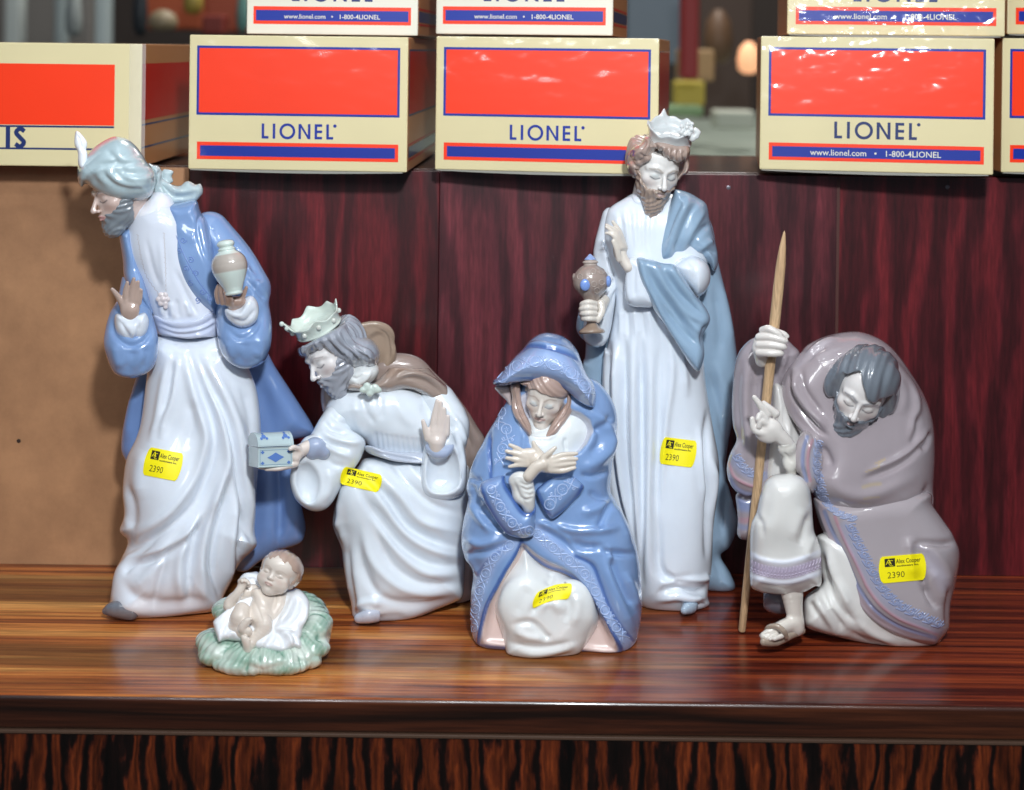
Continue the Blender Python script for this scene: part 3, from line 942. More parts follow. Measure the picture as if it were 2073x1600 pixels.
tc = N.new('ShaderNodeTexCoord'); n = N.new('ShaderNodeTexNoise'); n.inputs['Scale'].default_value = 9; n.inputs['Detail'].default_value = 9; n.inputs['Roughness'].default_value = .7
L.new(tc.outputs['Object'], n.inputs['Vector'])
cr = N.new('ShaderNodeValToRGB'); cr.color_ramp.elements[0].position = .3; cr.color_ramp.elements[1].position = .75
cr.color_ramp.elements[0].color = (*lin('#8a6345'), 1); cr.color_ramp.elements[1].color = (*lin('#bd8d65'), 1)
L.new(n.outputs[0], cr.inputs[0]); L.new(cr.outputs[0], b.inputs['Base Color']); b.inputs['Roughness'].default_value = .6
bp = N.new('ShaderNodeBump'); bp.inputs['Distance'].default_value = .001; bp.inputs['Strength'].default_value = .15; L.new(n.outputs[0], bp.inputs['Height']); L.new(bp.outputs[0], b.inputs['Normal'])

WALLD, FRONTD = 106.5, 85.15
cab = root('wooden_cabinet', (0, 95, -45), 'polished rosewood display cabinet whose shelf carries the porcelain figurines', 'cabinet')
# shelf top with rounded front edge (profile extruded along x)
def extrude(name, prof, x0, x1, mat, parent):
    n = len(prof); vs = [(x0, y, z) for y, z in prof] + [(x1, y, z) for y, z in prof]
    fs = [(i, (i + 1) % n, n + (i + 1) % n, n + i) for i in range(n)] + [list(range(n))[::-1], list(range(n, 2 * n))]
    return mk(name, vs, fs, mat, parent, smooth=False)
r = .26
arc = [(FRONTD + r - r * math.sin(a), -r + r * math.cos(a)) for a in np.linspace(0, math.pi / 2, 25)]
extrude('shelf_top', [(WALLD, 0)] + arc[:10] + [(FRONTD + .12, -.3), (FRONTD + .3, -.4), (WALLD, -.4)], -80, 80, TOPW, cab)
extrude('front_edge', [(FRONTD + .125, -.402)] + [(y - .004, z - .03) for y, z in arc[9:]] + [(FRONTD, -1.90), (FRONTD + .12, -2.03), (FRONTD + 1.2, -2.03), (FRONTD + 1.2, -.402)], -80, 80, EDGEW, cab)
box('trim_strip', -80, 80, FRONTD - .10, FRONTD + 1.3, -2.26, -2.07, simple('trim_brown', '#4a372c', .35), cab, .03)
box('front_panel', -80, 80, FRONTD + .02, FRONTD + 1.5, -45, -2.27, FRONTW, cab, 0)
# back panels
def xat(u, d=WALLD): return (u - 1036.5) * d / FPX
ZT = 29.9
box('back_panel', -80, xat(386), WALLD, WALLD + 1.0, .0, ZT - .12, HARD, cab, .04)['label'] = 'plain brown hardboard panel'
box('back_panel', xat(387), xat(893), WALLD + .05, WALLD + 1.0, .0, ZT - .1, WALLW, cab, .04)
box('back_panel', xat(894), xat(1700), WALLD - .25, WALLD + 1.0, .0, ZT - .06, WALLP, cab, .05)
box('back_panel', xat(1701), 80, WALLD + .02, WALLD + 1.0, .0, ZT - .06, WALLW, cab, .05)
box('seam_strip', xat(1696), xat(1702), WALLD - .29, WALLD - .26, .0, ZT - .3, simple('seam', '#4d2e2a', .4), cab, 0)
box('top_board', -80, 80, WALLD + 1.02, 125, ZT - 2, ZT - .01, EDGEW, cab, .05)
screwm = simple('dull_steel', '#77747c', .4, metal=.7)
for (u, v) in ((1475, 380), (1918, 379), (38, 893)):
    x, y, z = P(u, v, WALLD - (.25 if u == 1475 else 0))
    vs = [(x, y - .05, z)] + [(x + .16 * math.cos(a), y - .012, z + .16 * math.sin(a)) for a in np.linspace(0, 2 * math.pi, 14, endpoint=False)]
    mk('screw', vs, [(0, 1 + (i + 1) % 14, 1 + i) for i in range(14)], screwm if u > 100 else simple('hole', '#2c1c14', .8), cab)

# ---------------- boxes
CREAM, WHITEC = '#dccfa2', '#dfdccb'
def cardm(name, col, coat=.35):
    m, nt, N, L, b = newmat(name)
    b.inputs['Base Color'].default_value = (*lin(col), 1)
    b.inputs['Roughness'].default_value = .38
    b.inputs['Coat Weight'].default_value = coat; b.inputs['Coat Roughness'].default_value = .1
    tc = N.new('ShaderNodeTexCoord'); n = N.new('ShaderNodeTexNoise'); n.inputs['Scale'].default_value = 55; n.inputs['Detail'].default_value = 4
    L.new(tc.outputs['Object'], n.inputs['Vector'])
    bp = N.new('ShaderNodeBump'); bp.inputs['Distance'].default_value = .0012; bp.inputs['Strength'].default_value = .35
    L.new(n.outputs[0], bp.inputs['Height']); L.new(bp.outputs[0], b.inputs['Coat Normal'])
    n2 = N.new('ShaderNodeTexNoise'); n2.inputs['Scale'].default_value = 14; n2.inputs['Detail'].default_value = 5
    L.new(tc.outputs['Object'], n2.inputs['Vector'])
    hs = N.new('ShaderNodeHueSaturation'); hs.inputs['Color'].default_value = (*lin(col), 1)
    mr = N.new('ShaderNodeMapRange'); mr.inputs[3].default_value = .9; mr.inputs[4].default_value = 1.06
    L.new(n2.outputs[0], mr.inputs[0]); L.new(mr.outputs[0], hs.inputs['Value']); L.new(hs.outputs[0], b.inputs['Base Color'])
    return m
M_CREAM = cardm('cream_card', CREAM); M_WHITE = cardm('white_card', WHITEC)
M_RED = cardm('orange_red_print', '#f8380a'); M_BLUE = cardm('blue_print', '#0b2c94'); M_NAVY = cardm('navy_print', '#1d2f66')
M_SHADED = cardm('shaded_side_card', '#bd8453', .1); M_DRED = cardm('deep_red_print', '#c01c10', .1); M_GREY = simple('grey_board', '#8a8880', .7)  # side card is browner: shade of the side faces put into its colour

def quadsheet(name, fn, rects, mat, parent, off):
    """rects in (s,t) of a panel mapped by fn -> xyz"""
    vs, fs = [], []
    for (s0, t0, s1, t1) in rects:
        n = len(vs); vs += [fn(s0, t0, off), fn(s1, t0, off), fn(s1, t1, off), fn(s0, t1, off)]; fs.append((n, n + 1, n + 2, n + 3))
    return mk(name, vs, fs, mat, parent, smooth=False)

def frame(s0, t0, s1, t1, w, h=None):
    h = h or w
    return [(s0, t0, s1, t0 + h), (s0, t1 - h, s1, t1), (s0, t0 + h, s0 + w, t1 - h), (s1 - w, t0 + h, s1, t1 - h)]

def letters(word, x, y, H, st, gap=.28):
    """geometric sans capitals as polygons; returns (polys, width)"""
    P_ = []; x0 = x
    def bar(a, b, c, d): P_.append([(a, b), (c, b), (c, d), (a, d)])
    for ch in word:
        if ch == 'L': w = H * .46; bar(x, y, x + st, y + H); bar(x + st, y, x + w, y + st)
        elif ch == 'I': w = st; bar(x, y, x + st, y + H)
        elif ch == 'E':
            w = H * .50; bar(x, y, x + st, y + H)
            for q in (0, .5 * (H - st), H - st): bar(x + st, y + q, x + w, y + q + st)
        elif ch == 'N':
            w = H * .80; bar(x, y, x + st, y + H); bar(x + w - st, y, x + w, y + H)
            P_.append([(x + st, y + H), (x + st, y + H - st * 1.5), (x + w - st, y), (x + w - st, y + st * 1.5)])
        elif ch == 'O':
            w = H * 1.06; R1 = w / 2; cx, cy = x + R1, y + H / 2
            for i in range(28):
                a, b2 = 2 * math.pi * i / 28, 2 * math.pi * (i + 1) / 28
                P_.append([(cx + R1 * math.cos(a), cy + R1 * math.sin(a)), (cx + R1 * math.cos(b2), cy + R1 * math.sin(b2)),
                           (cx + (R1 - st) * math.cos(b2), cy + (R1 - st) * math.sin(b2)), (cx + (R1 - st) * math.cos(a), cy + (R1 - st) * math.sin(a))])
        elif ch == 'S':
            w = H * .5
            pts = cat([(w * .92, H * .80), (w * .5, H * .93), (w * .12, H * .74), (w * .5, H * .50), (w * .88, H * .27), (w * .5, H * .07), (w * .06, H * .2)], 5)
            d = np.gradient(pts, axis=0); d /= np.linalg.norm(d, axis=1)[:, None]; nn = np.stack([-d[:, 1], d[:, 0]], 1) * st / 2
            for i in range(len(pts) - 1):
                P_.append([tuple(pts[i] + nn[i] + (x, y)), tuple(pts[i + 1] + nn[i + 1] + (x, y)), tuple(pts[i + 1] - nn[i + 1] + (x, y)), tuple(pts[i] - nn[i] + (x, y))])
        x += w + H * gap * (.75 if ch in 'O' else 1)
    return P_, x - x0 - H * gap

TXT = {}
def textpolys(s, italic=False, bold=0):
    """built-in font -> flat polygons, normalised to height ~1"""
    key = (s, bold)
    if key in TXT: return TXT[key]
    cu = bpy.data.curves.new('t', 'FONT'); cu.body = s; cu.size = 1; cu.offset = bold; cu.resolution_u = 2
    ob = bpy.data.objects.new('t', cu); COL.objects.link(ob)
    dg = bpy.context.evaluated_depsgraph_get(); dg.update()
    me = ob.evaluated_get(dg).to_mesh()
    V = [(v.co.x, v.co.y) for v in me.vertices]; Fs = [tuple(p.vertices) for p in me.polygons]
    ob.evaluated_get(dg).to_mesh_clear()
    bpy.data.objects.remove(ob); bpy.data.curves.remove(cu)
    TXT[key] = (np.array(V), Fs)
    return TXT[key]

def lettering(name, fn, polys, mat, parent, off):
    vs, fs = [], []
    for p in polys:
        n = len(vs); vs += [fn(a, b, off) for a, b in p]; fs.append(tuple(range(n, n + len(p))))
    return mk(name, vs, fs, mat, parent, smooth=False)

def train_box(px, d, depth, yaw, label, base=None, logo=True, url=False, white=False, kind=0, group='boxes stacked on the top board', zb=None, wraps=(), side=1):
    """px = (uL, vT, uR, vB) of the front face; front face at distance d (cm)"""
    uL, vT, uR, vB = px
    x0, _, z1 = P(uL, vT, d); x1, _, _ = P(uR, vT, d); _, _, z0 = P((uL + uR) / 2, vB, d)
    _, _, z1 = P((uL + uR) / 2, vT, d)
    if zb is not None: z0 = zb
    w, h = x1 - x0, z1 - z0
    rt = root('cardboard_box', ((x0 + x1) / 2, d + depth / 2, z0), label, 'box', group)
    card = M_WHITE if white else M_CREAM
    c, s = math.cos(yaw), math.sin(yaw)
    def tr(lx, ly, lz):                      # local: x across, y back, z up
        return (x0 + w / 2 + (lx - w / 2) * c - ly * s, d + (lx - w / 2) * s + ly * c, z0 + lz)
    # carton: slightly bulging faces, rounded edges, seam flap at the bottom
    n = 14; vs = []; grid = {}
    import bmesh
    bm = bmesh.new(); bmesh.ops.create_cube(bm, size=1)
    for v in bm.verts: v.co = Vector((w / 2 + v.co.x * w, depth / 2 + v.co.y * depth, h / 2 + v.co.z * h))
    bmesh.ops.bevel(bm, geom=bm.edges[:], offset=.09, segments=2, affect='EDGES', profile=.5)
    vs = [tr(*v.co) for v in bm.verts]; fs = [[v.index for v in f.verts] for f in bm.faces]
    mi = [0 if (f.normal.y < -.3 or abs(f.normal.z) < .9 and abs(f.normal.x) < .9) else 1 for f in bm.faces]
    if not side: mi = [0] * len(mi)
    bm.free()
    mk('carton', vs, fs, card, rt, smooth=False, mats=[card, M_SHADED], midx=mi)
    def fr_(a, b, off): return tr(a * w, -off, b * h)
    def sd(a, b, off): return tr(w + off, .12 + a * (depth - .24), b * h)
    e = .012
    if kind == 0:
        quadsheet('red_panel', fr_, [(.045, .42, .955, .905)], M_RED, rt, e)
        quadsheet('blue_border', fr_, frame(.036, .405, .964, .92, .011, .018), M_BLUE, rt, e + .006)
        quadsheet('stripe_border', fr_, [(.04, .075, .96, .205)], M_RED, rt, e)
        quadsheet('blue_stripe', fr_, [(.055, .10, .945, .178)], M_BLUE, rt, e + .01)
        ws = w / h
        if not logo is False:
            H_ = .112 if not url else .125
            pl, tw = letters('LIONEL', 0, 0, H_, H_ * .17)
            cx = .50
            y0 = .235 if not url else .245
            pl = [[((a - tw / 2) / ws + cx, b + y0) for a, b in p] for p in pl]
            pl.append([((tw / 2 + .012) / ws + cx + .008 * math.cos(t), y0 + H_ - .012 + .008 * ws * math.sin(t)) for t in np.linspace(0, 2 * math.pi, 9)[:-1]])
            lettering('lettering', fr_, pl, M_BLUE if not url else M_NAVY, rt, e)
        if url:
            V, Fs = textpolys('www.lionel.com   •   1-800-4LIONEL', bold=.008)
            sc_ = .56 / (V[:, 0].max())
            mk('lettering', [fr_(.5 + (a - V[:, 0].max() / 2) * sc_, .117 + b * sc_ * ws * 1.0, e + .016) for a, b in V], Fs, M_WHITE, rt, smooth=False)
        # side panel print
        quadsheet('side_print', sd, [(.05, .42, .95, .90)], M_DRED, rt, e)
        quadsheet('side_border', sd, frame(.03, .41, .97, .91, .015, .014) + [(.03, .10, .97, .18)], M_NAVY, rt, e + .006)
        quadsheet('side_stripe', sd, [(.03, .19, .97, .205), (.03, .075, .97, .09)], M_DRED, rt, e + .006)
    elif kind == 2:                          # wider carton cut by the left edge of the photo
        quadsheet('red_panel', fr_, [(.02, .335, .90, .83)], M_RED, rt, e)
        quadsheet('navy_line', fr_, [(.02, .315, .90, .33), (.02, .135, .96, .15)], M_NAVY, rt, e + .004)
        ws = w / h
        pl, tw = letters('TRAINS', 0, 0, .17, .035) if False else letters('IS', 0, 0, .17, .036, .22)
        lettering('lettering', fr_, [[((a) / ws + .50, b + .145) for a, b in p] for p in pl], M_NAVY, rt, e)
        quadsheet('side_print', sd, [(.0, .38, .95, .84)], M_DRED, rt, e)
        quadsheet('side_border', sd, [(.0, .335, .95, .35), (.0, .15, .95, .165)], M_NAVY, rt, e + .003)
        # shrink wrap gathered along the right edge
        m, nt, N, L, b = newmat('clear_wrap')
        b.inputs['Base Color'].default_value = (.95, .95, .95, 1); b.inputs['Roughness'].default_value = .06; b.inputs['Alpha'].default_value = .22
        rg = random.Random(2); vs, fs = [], []
        K = 34
        for i in range(K):
            z = h * i / (K - 1)
            for j in range(7):
                a = j / 6
                vs.append(tr(w * .955 + a * (w * .05 + .2), -.06 - .12 * math.sin(a * math.pi) - rg.random() * .07, z))
        for i in range(K - 1):
            for j in range(6): fs.append((i * 7 + j, i * 7 + j + 1, (i + 1) * 7 + j + 1, (i + 1) * 7 + j))
        mk('clear_wrap', vs, fs, m, rt)
    if wraps:
        from mathutils import noise
        m = bpy.data.materials.get('shrink_wrap')
        if m is None:
            m, nt, N, L, b = newmat('shrink_wrap')
            gl = N.new('ShaderNodeBsdfGlossy'); gl.inputs['Roughness'].default_value = .16; gl.inputs['Color'].default_value = (1, 1, 1, 1)
            tr_ = N.new('ShaderNodeBsdfTransparent'); ms = N.new('ShaderNodeMixShader'); ms.inputs[0].default_value = .035
            L.new(tr_.outputs[0], ms.inputs[1]); L.new(gl.outputs[0], ms.inputs[2])
            L.new(ms.outputs[0], N['Material Output'].inputs['Surface'])
        for (a0, b0, a1, b1, amp) in wraps:
            nu, nv = int((a1 - a0) * w / .16) + 2, int((b1 - b0) * h / .16) + 2; vs, fs = [], []
            for j in range(nv):
                for i in range(nu):
                    a_, b_ = a0 + (a1 - a0) * i / (nu - 1), b0 + (b1 - b0) * j / (nv - 1)
                    k = noise.fractal(Vector((a_ * w * .45 + px[0], b_ * h * .9, 3.)), .9, 2.1, 3)
                    vs.append(fr_(a_, b_, .05 + amp * (k + .6) * (.25 + (b_ if px[1] > 0 else 1 - b_) ** 2)))
            for j in range(nv - 1):
                for i in range(nu - 1): fs.append((j * nu + i, j * nu + i + 1, (j + 1) * nu + i + 1, (j + 1) * nu + i))
            mk('clear_wrap', vs, fs, m, rt)
    # sagging grey bottom flap under the front
    if zb is None and kind == 0 and not white:
        K = 16; vs, fs = [], []
        for i in range(K + 1):
            a = .01 + .97 * i / K; sg = -.06 - .14 * math.sin(a * math.pi)
            for (yy, zz) in ((.02, 0), (.0, sg), (.9, sg * .5)): vs.append(tr(a * w, yy + .03, zz))
        for i in range(K):
            for j in range(2): fs.append((i * 3 + j, i * 3 + j + 1, (i + 1) * 3 + j + 1, (i + 1) * 3 + j))
        mk('bottom_flap', vs, fs, M_GREY, rt, smooth=False)
    return rt

g1 = 'boxes in the lower row on the top board'; g2 = 'boxes in the upper row'
train_box((-260, 86, 288, 336), 103, 17, .0, 'wide cream and red box in clear wrap at the left edge, with letters IS', kind=2, group=g1)
train_box((381, 73, 828, 346), 102.6, 20, -.05, 'cream and orange box with blue name, directly above the kneeling king', group=g1, wraps=[(.005, .005, .995, .995, .05)])
train_box((879, 76, 1334, 349), 102.6, 19, -.15, 'cream and orange box in the lower row, just left of the standing king\'s crown', group=g1, wraps=[(.005, .005, .995, .995, .07)])
train_box((1544, 76, 2005, 349), 102.8, 14, -.15, 'cream and red box with web address stripe, above the staff tip', url=True, group=g1, wraps=[(.005, .005, .995, .995, .15)])
train_box((2030, 80, 2460, 352), 104.5, 16, .0, 'cream and red box cut off by the right edge, beside the web address box', group=g1)
train_box((500, -205, 850, 71), 105, 16, -.06, 'white box stacked on the orange box above the kneeling king', url=True, white=True, group=g2)
train_box((882, -205, 1244, 71), 105, 15, -.15, 'white box stacked on the box left of the standing king\'s crown', url=True, white=True, group=g2)
train_box((1600, -205, 2030, 72), 104.6, 13, -.13, 'pale box with shiny wrap glare, stacked above the staff tip', url=True, group=g2, wraps=[(.005, .005, .995, .995, .26)])
train_box((2040, -190, 2460, 72), 108, 13, .03, 'dark red box in the upper right corner', group=g2)

# ---------------- far hall, out of focus
tag(box('floor', -500, 500, -300, 700, -92, -90, simple('hall_floor', '#5a5650', .5)), kind='structure')
tag(box('wall', -500, 500, 560, 570, -90, 260, simple('hall_wall', '#3a312c', .8)), kind='structure')
tb = root('display_table', (60, 330, -90), 'long pale grey green table far behind the boxes, out of focus', 'table')
box('tabletop', -30, 170, 250, 480, 14, 17, simple('grey_green_cloth', '#8b9488', .7), tb, .5)
for x in (-25, 165):
    for y in (256, 474): box('leg', x - 2, x + 2, y - 2, y + 2, -90, 14, simple('grey_leg', '#555555', .6), tb)
def far(name, u, v0, v1, wpx, d, col, label, cat_, rnd=False, glow=0, group=None):
    x, y, z1 = P(u, v0, d); _, _, z0 = P(u, v1, d); hw = wpx / 2 * d / FPX
    m = simple(name + '_finish', col, .5)
    if rnd:
        seg = 20; pr = [(0, .0), (.5, .02), (.92, .15), (1.0, .45), (.8, .8), (.45, .93), (.3, 1.0), (0, 1.0)]
        vs, fs = [], []
        for rr, t in pr:
            for k in range(seg): vs.append((x + hw * rr * math.cos(6.2832 * k / seg), y + hw * rr * math.sin(6.2832 * k / seg), z0 + (z1 - z0) * t))
        for i in range(len(pr) - 1):
            for k in range(seg): fs.append((i * seg + k, i * seg + (k + 1) % seg, (i + 1) * seg + (k + 1) % seg, (i + 1) * seg + k))
        if glow:
            bb = m.node_tree.nodes['Principled BSDF']; bb.inputs['Emission Color'].default_value = (*lin(col), 1); bb.inputs['Emission Strength'].default_value = glow
        o = mk(name, vs, fs, m)
    else:
        o = box(name, x - hw, x + hw, y, y + hw * 1.2 + 4, z0, z1, m, None, .6)
    tag(o, label, cat_, group)
    return o
fa = [
 ('storage_cabinet', 90, -60, 420, 190, 420, '#77736e', 'blurred dark grey cabinet behind the left box', 'cabinet'),
 ('metal_post', 205, -60, 420, 26, 400, '#a8b4b4', 'pale metal post, leftmost of the blurred posts behind the boxes', 'post'),
 ('metal_post', 25, -60, 420, 30, 400, '#b8c0bc', 'pale post at the far upper left corner', 'post'),
 ('metal_post', 120, -60, 420, 20, 395, '#8d9898', 'grey post in front of the dark grey cabinet', 'post'),
 ('stacked_goods', 350, -60, 60, 130, 330, '#b4552f', 'blurred orange goods left of the first upper white box', 'goods'),
 ('stacked_goods', 455, -60, 66, 80, 330, '#a2482c', 'blurred rust red goods beside the upper white box', 'goods'),
 ('brass_pot', 392, -30, 30, 40, 300, '#a08b3c', 'blurred brass pot in front of the orange goods', 'pot'),
 ('grey_carton', 1330, -60, 130, 120, 380, '#5a6570', 'blurred grey carton behind the gap right of the middle boxes', 'box'),
 ('red_banner_post', 1400, -60, 160, 34, 300, '#8f2423', 'blurred red post seen in the gap between the boxes', 'post'),
 ('dark_cupboard', 1470, -60, 250, 110, 470, '#3b2b22', 'blurred dark cupboard behind the gap between the boxes', 'cupboard'),
 ('yellow_tin', 1398, 165, 215, 60, 320, '#b5a13e', 'blurred yellow tin on the grey green table', 'tin'),
 ('brown_carton', 1412, 100, 165, 70, 330, '#a88860', 'blurred tan carton above the yellow tin', 'box'),
]
for (nm, u, v0, v1, wp, d, c, lb, ct) in fa: far(nm, u, v0, v1, wp, d, c, lb, ct, rnd=nm in ('brass_pot',))
for (nm, u, v0, v1, wp, d, c, lb, ct) in [
 ('glass_jar', 492, -20, 66, 26, 300, '#5f8c84', 'blurred teal jar touching the edge of the first upper white box', 'jar'),
 ('dark_bottle', 285, -40, 74, 30, 310, '#20262b', 'blurred dark bottle between the posts and the orange goods', 'bottle'),
 ('cream_bowl', 330, 20, 62, 60, 290, '#8f7f63', 'blurred cream bowl below the orange goods', 'bowl'),
 ('red_tin', 430, 30, 70, 44, 295, '#7d2a1d', 'blurred red tin below the brass pot', 'tin'),
 ('white_vase', 150, -20, 76, 34, 300, '#8f9592', 'blurred white vase in front of the dark grey cabinet', 'vase'),
 ('brown_basket', 1455, 20, 130, 60, 360, '#5f452f', 'blurred brown basket left of the glowing globe lamp', 'basket'),
 ('green_book', 1380, 215, 236, 90, 300, '#7f9a6e', 'blurred green book lying under the yellow tin', 'book'),
 ('pale_cloth_stack', 1490, 225, 262, 80, 310, '#b9bcae', 'blurred pale folded cloths on the grey green table', 'cloths')]: far(nm, u, v0, v1, wp, d, c, lb, ct, rnd=nm in ('glass_jar', 'dark_bottle', 'cream_bowl', 'white_vase', 'brown_basket'))
far('table_lamp', 1516, 85, 150, 46, 330, '#ffb98a', 'small glowing warm globe lamp in the gap between the boxes', 'lamp', True, .7)
# ================================================================ FIGURINE: turbaned king
A = fr(120, 240, 2.963); B = fr(180, 740, 2.909); FA = fr(150, 260, 6.668)
def S_(pts, w, a, h=2.0): return (pts, w, a, h)

def turban_king():
    g = Fig('porcelain_figurine', 98.4, 360, 'tall stooping king figurine in blue coat and pale turban, holding a small urn')
    WH, BL = '#dbe2ec', '#7d9ac6'
    # ---- skirt of the white robe
    f = F(190, 545, 640, 1275, -125, 110, 3.0)
    f.pill(B(380, -170, 340, 60, 310, 300, 280, 420, 225, 540, 205, 650, 200, 750, 212, 880, 180, 975, 228, 1030, 200, 1120, 160, 1200, 150, 1300, 128, 1350, 118, 1400, 100, 1440, 150, 1515, 260, 1522, 420, 1502, 600, 1477, 760, 1442, 800, 1350, 860, 1220, 905, 1150, 960, 1095, 992, 1050, 975, 950, 990, 700, 1015, 400, 990, 150, 930, -20, 890, -180), [(330, 680, 0), (400, 900, 0), (380, 1240, -5)], 78, 92, k=10, Tv=[(650, 46), (760, 62), (900, 78), (1100, 90), (1260, 94)])
    f.ell((335, 1010, -45), (60, 120, 60), 40)                      # advancing knee
    f.ell((262, 1190, -46), (34, 50, 30), 25)
    fo = []
    for pts, w, a in [
        (B(470, -60, 430, 150, 400, 330, 360, 460), 9, 5), (B(520, -60, 500, 160, 450, 330, 420, 440), 9, 6), (B(500, -60, 470, 150, 430, 300), 6, -5),
        (B(560, -60, 600, 100, 640, 260, 690, 420, 660, 560, 600, 700, 480, 860, 350, 960, 250, 1010), 11, 9),
        (B(600, -60, 650, 100, 720, 300, 740, 480, 690, 660, 620, 820, 470, 960, 300, 1050, 220, 1090), 9, -10),
        (B(620, -60, 700, 120, 790, 330, 820, 560, 760, 760, 640, 930, 470, 1060, 280, 1130, 190, 1140), 11, 10),
        (B(760, 700, 680, 900, 560, 1040, 400, 1140, 240, 1180), 9, -9),
        (B(660, -60, 760, 120, 860, 360, 900, 600, 930, 800, 960, 950), 10, 7),
        (B(640, -60, 720, 120, 800, 300, 860, 520, 900, 760, 930, 950, 970, 1050), 8, -9),
        (B(700, -60, 830, 200, 930, 500, 960, 800, 985, 1000), 10, 5),
        (B(820, 640, 790, 830, 740, 1000, 730, 1180, 790, 1400), 9, -10), (B(790, 620, 740, 830, 690, 1000, 660, 1180, 690, 1420), 11, 9),
        (B(680, 860, 620, 1020, 590, 1200, 600, 1400), 9, -9), (B(650, 900, 560, 1060, 530, 1220, 550, 1430), 12, 8),
        (B(870, 760, 850, 950, 830, 1150, 820, 1330), 11, 9), (B(905, 850, 900, 1000, 870, 1150), 8, -8),
        (B(560, 950, 470, 1080, 430, 1210, 400, 1340, 380, 1440), 9, -6), (B(500, 1040, 420, 1160, 330, 1260, 250, 1330), 13, 6),
        (B(440, 960, 330, 1090, 240, 1180, 200, 1240), 8, -5), (B(190, 1250, 240, 1330, 330, 1380, 460, 1400, 600, 1385, 760, 1400), 12, -4),
        (B(150, 1380, 260, 1440, 420, 1455, 600, 1430, 740, 1415), 12, 5),
        (B(230, 700, 260, 850, 250, 980), 9, -6), (B(210, 700, 222, 850, 215, 960), 8, 5), (B(330, 500, 290, 640, 300, 800), 16, 5),
        (B(600, 200, 620, 330, 560, 500), 12, -4), (B(900, 100, 950, 300, 960, 480), 12, -4), (B(930, 1120, 890, 1180, 850, 1210), 9, -2)]:
        fo.append((pts, w * .95, a * 1.25))
    g.part('robe_skirt', f, WH, fo, [('s', B(900, 1135, 950, 1115, 985, 1065), 5, '#b9a9b6', .5)])
    f = F(195, 282, 1205, 1275, -110, -45, 2.0)
    f.chain([(214, 1238, -62, 8), (232, 1234, -66, 17), (262, 1236, -60, 22)], 4)
    g.part('shoe', f, '#6f737c')
    # ---- torso
    f = F(235, 465, 390, 745, -85, 75, 2.5)
    f.pill(A(440, 540, 560, 480, 680, 500, 780, 600, 830, 800, 900, 1000, 960, 1180, 950, 1300, 770, 1330, 610, 1310, 540, 1160, 470, 980, 400, 830, 395, 680), [(320, 430, 0), (360, 640, 0)], 56, 60, k=8)
    fo = [S_(A(520, 720, 560, 900, 600, 1010), 6, -3), S_(A(600, 720, 620, 900, 640, 1040), 6, 3), S_(A(690, 900, 760, 1050, 830, 1180), 6, -4), S_(A(640, 1120, 650, 1200), 4, -3), S_(A(700, 1080, 720, 1200), 5, -3), S_(A(670, 1100, 685, 1200), 5, 3), S_(A(600, 1080, 620, 1190), 5, 3), S_(A(760, 1100, 790, 1190), 5, 3)]
    g.part('shirt', f, '#d6dce8', fo)
    f = F(300, 455, 610, 705, -80, 80, 2.0)
    f.pill(A(540, 1100, 700, 1000, 930, 1080, 970, 1180, 962, 1310, 940, 1420, 600, 1420, 580, 1300), [(320, 430, 0), (360, 640, 0)], 62, 62, k=4)
    f.pill(A(560, 1180, 640, 1213, 720, 1220, 820, 1206, 900, 1170, 980, 1140, 980, 1290, 850, 1315, 760, 1322, 660, 1305, 560, 1280), 0, 300, 5, k=4, op='&')
    g.part('sash', f, '#c3cbe0', [S_(A(590, 1225, 700, 1265, 850, 1245, 940, 1190), 4, -4), S_(A(595, 1255, 720, 1295, 860, 1275, 945, 1230), 4, -4), S_(A(590, 1240, 710, 1280, 850, 1260, 940, 1210), 4, 3)])
    f = F(245, 365, 380, 490, -80, 60, 2.0)
    f.ell((300, 438, -8), (44, 25, 40), 4, R=[[.80, -.60, 0], [.60, .80, 0], [0, 0, 1]])
    f.ell((322, 425, 0), (34, 38, 42), 10)
    g.part('collar', f, '#e6e9f1', [S_(A(440, 645, 520, 660, 580, 610, 600, 520), 4, 3)])
    # ---- blue coat: back cloak
    f = F(235, 650, 560, 1180, 20, 150, 3.5)
    f.pill(B(420, -260, 330, -40, 270, 90, 215, 300, 190, 450, 215, 560, 400, 800, 600, 1150, 780, 1180, 910, 1218, 1000, 1160, 1110, 1092, 1140, 1085, 1240, 1050, 1272, 1000, 1275, 925, 1230, 760, 1190, 560, 1185, 450, 1290, 420, 1330, 378, 1230, 210, 1100, 10, 1000, -160, 800, -300), [(300, 700, 50), (300, 900, 75), (580, 880, 85), (560, 1080, 80), (430, 900, 90)], 30, 34, k=6)
    fo = [S_(B(1110, 540, 1120, 700, 1125, 900, 1118, 1080), 9, -12), S_(B(1060, 500, 1050, 800, 1050, 1080), 20, 7), S_(B(1190, 520, 1200, 800, 1210, 1000), 18, 8), S_(B(1050, 60, 1150, 250, 1230, 400), 18, 6), S_(B(1000, 60, 1060, 300, 1090, 480), 14, -7), S_(B(270, 150, 240, 300, 225, 450), 10, 5)]
    g.part('coat_back', f, '#6f8cbf', fo)
    # jacket panels
    f = F(225, 470, 395, 720, -115, 105, 2.5)
    f.pill(A(640, 515, 720, 505, 820, 490, 850, 560, 900, 640, 930, 800, 950, 1000, 950, 1190, 900, 1165, 820, 1110, 735, 1000, 680, 860, 645, 720, 632, 600), [(350, 440, 5), (380, 560, -12), (420, 640, -8)], 52, 26, k=5)
    f.pill(A(355, 700, 375, 672, 410, 655, 432, 650, 452, 740, 482, 840, 512, 960, 545, 1080, 565, 1180, 470, 1090, 420, 1030, 385, 950, 378, 850), [(250, 480, 5), (300, 640, -10)], 46, 18, k=5)
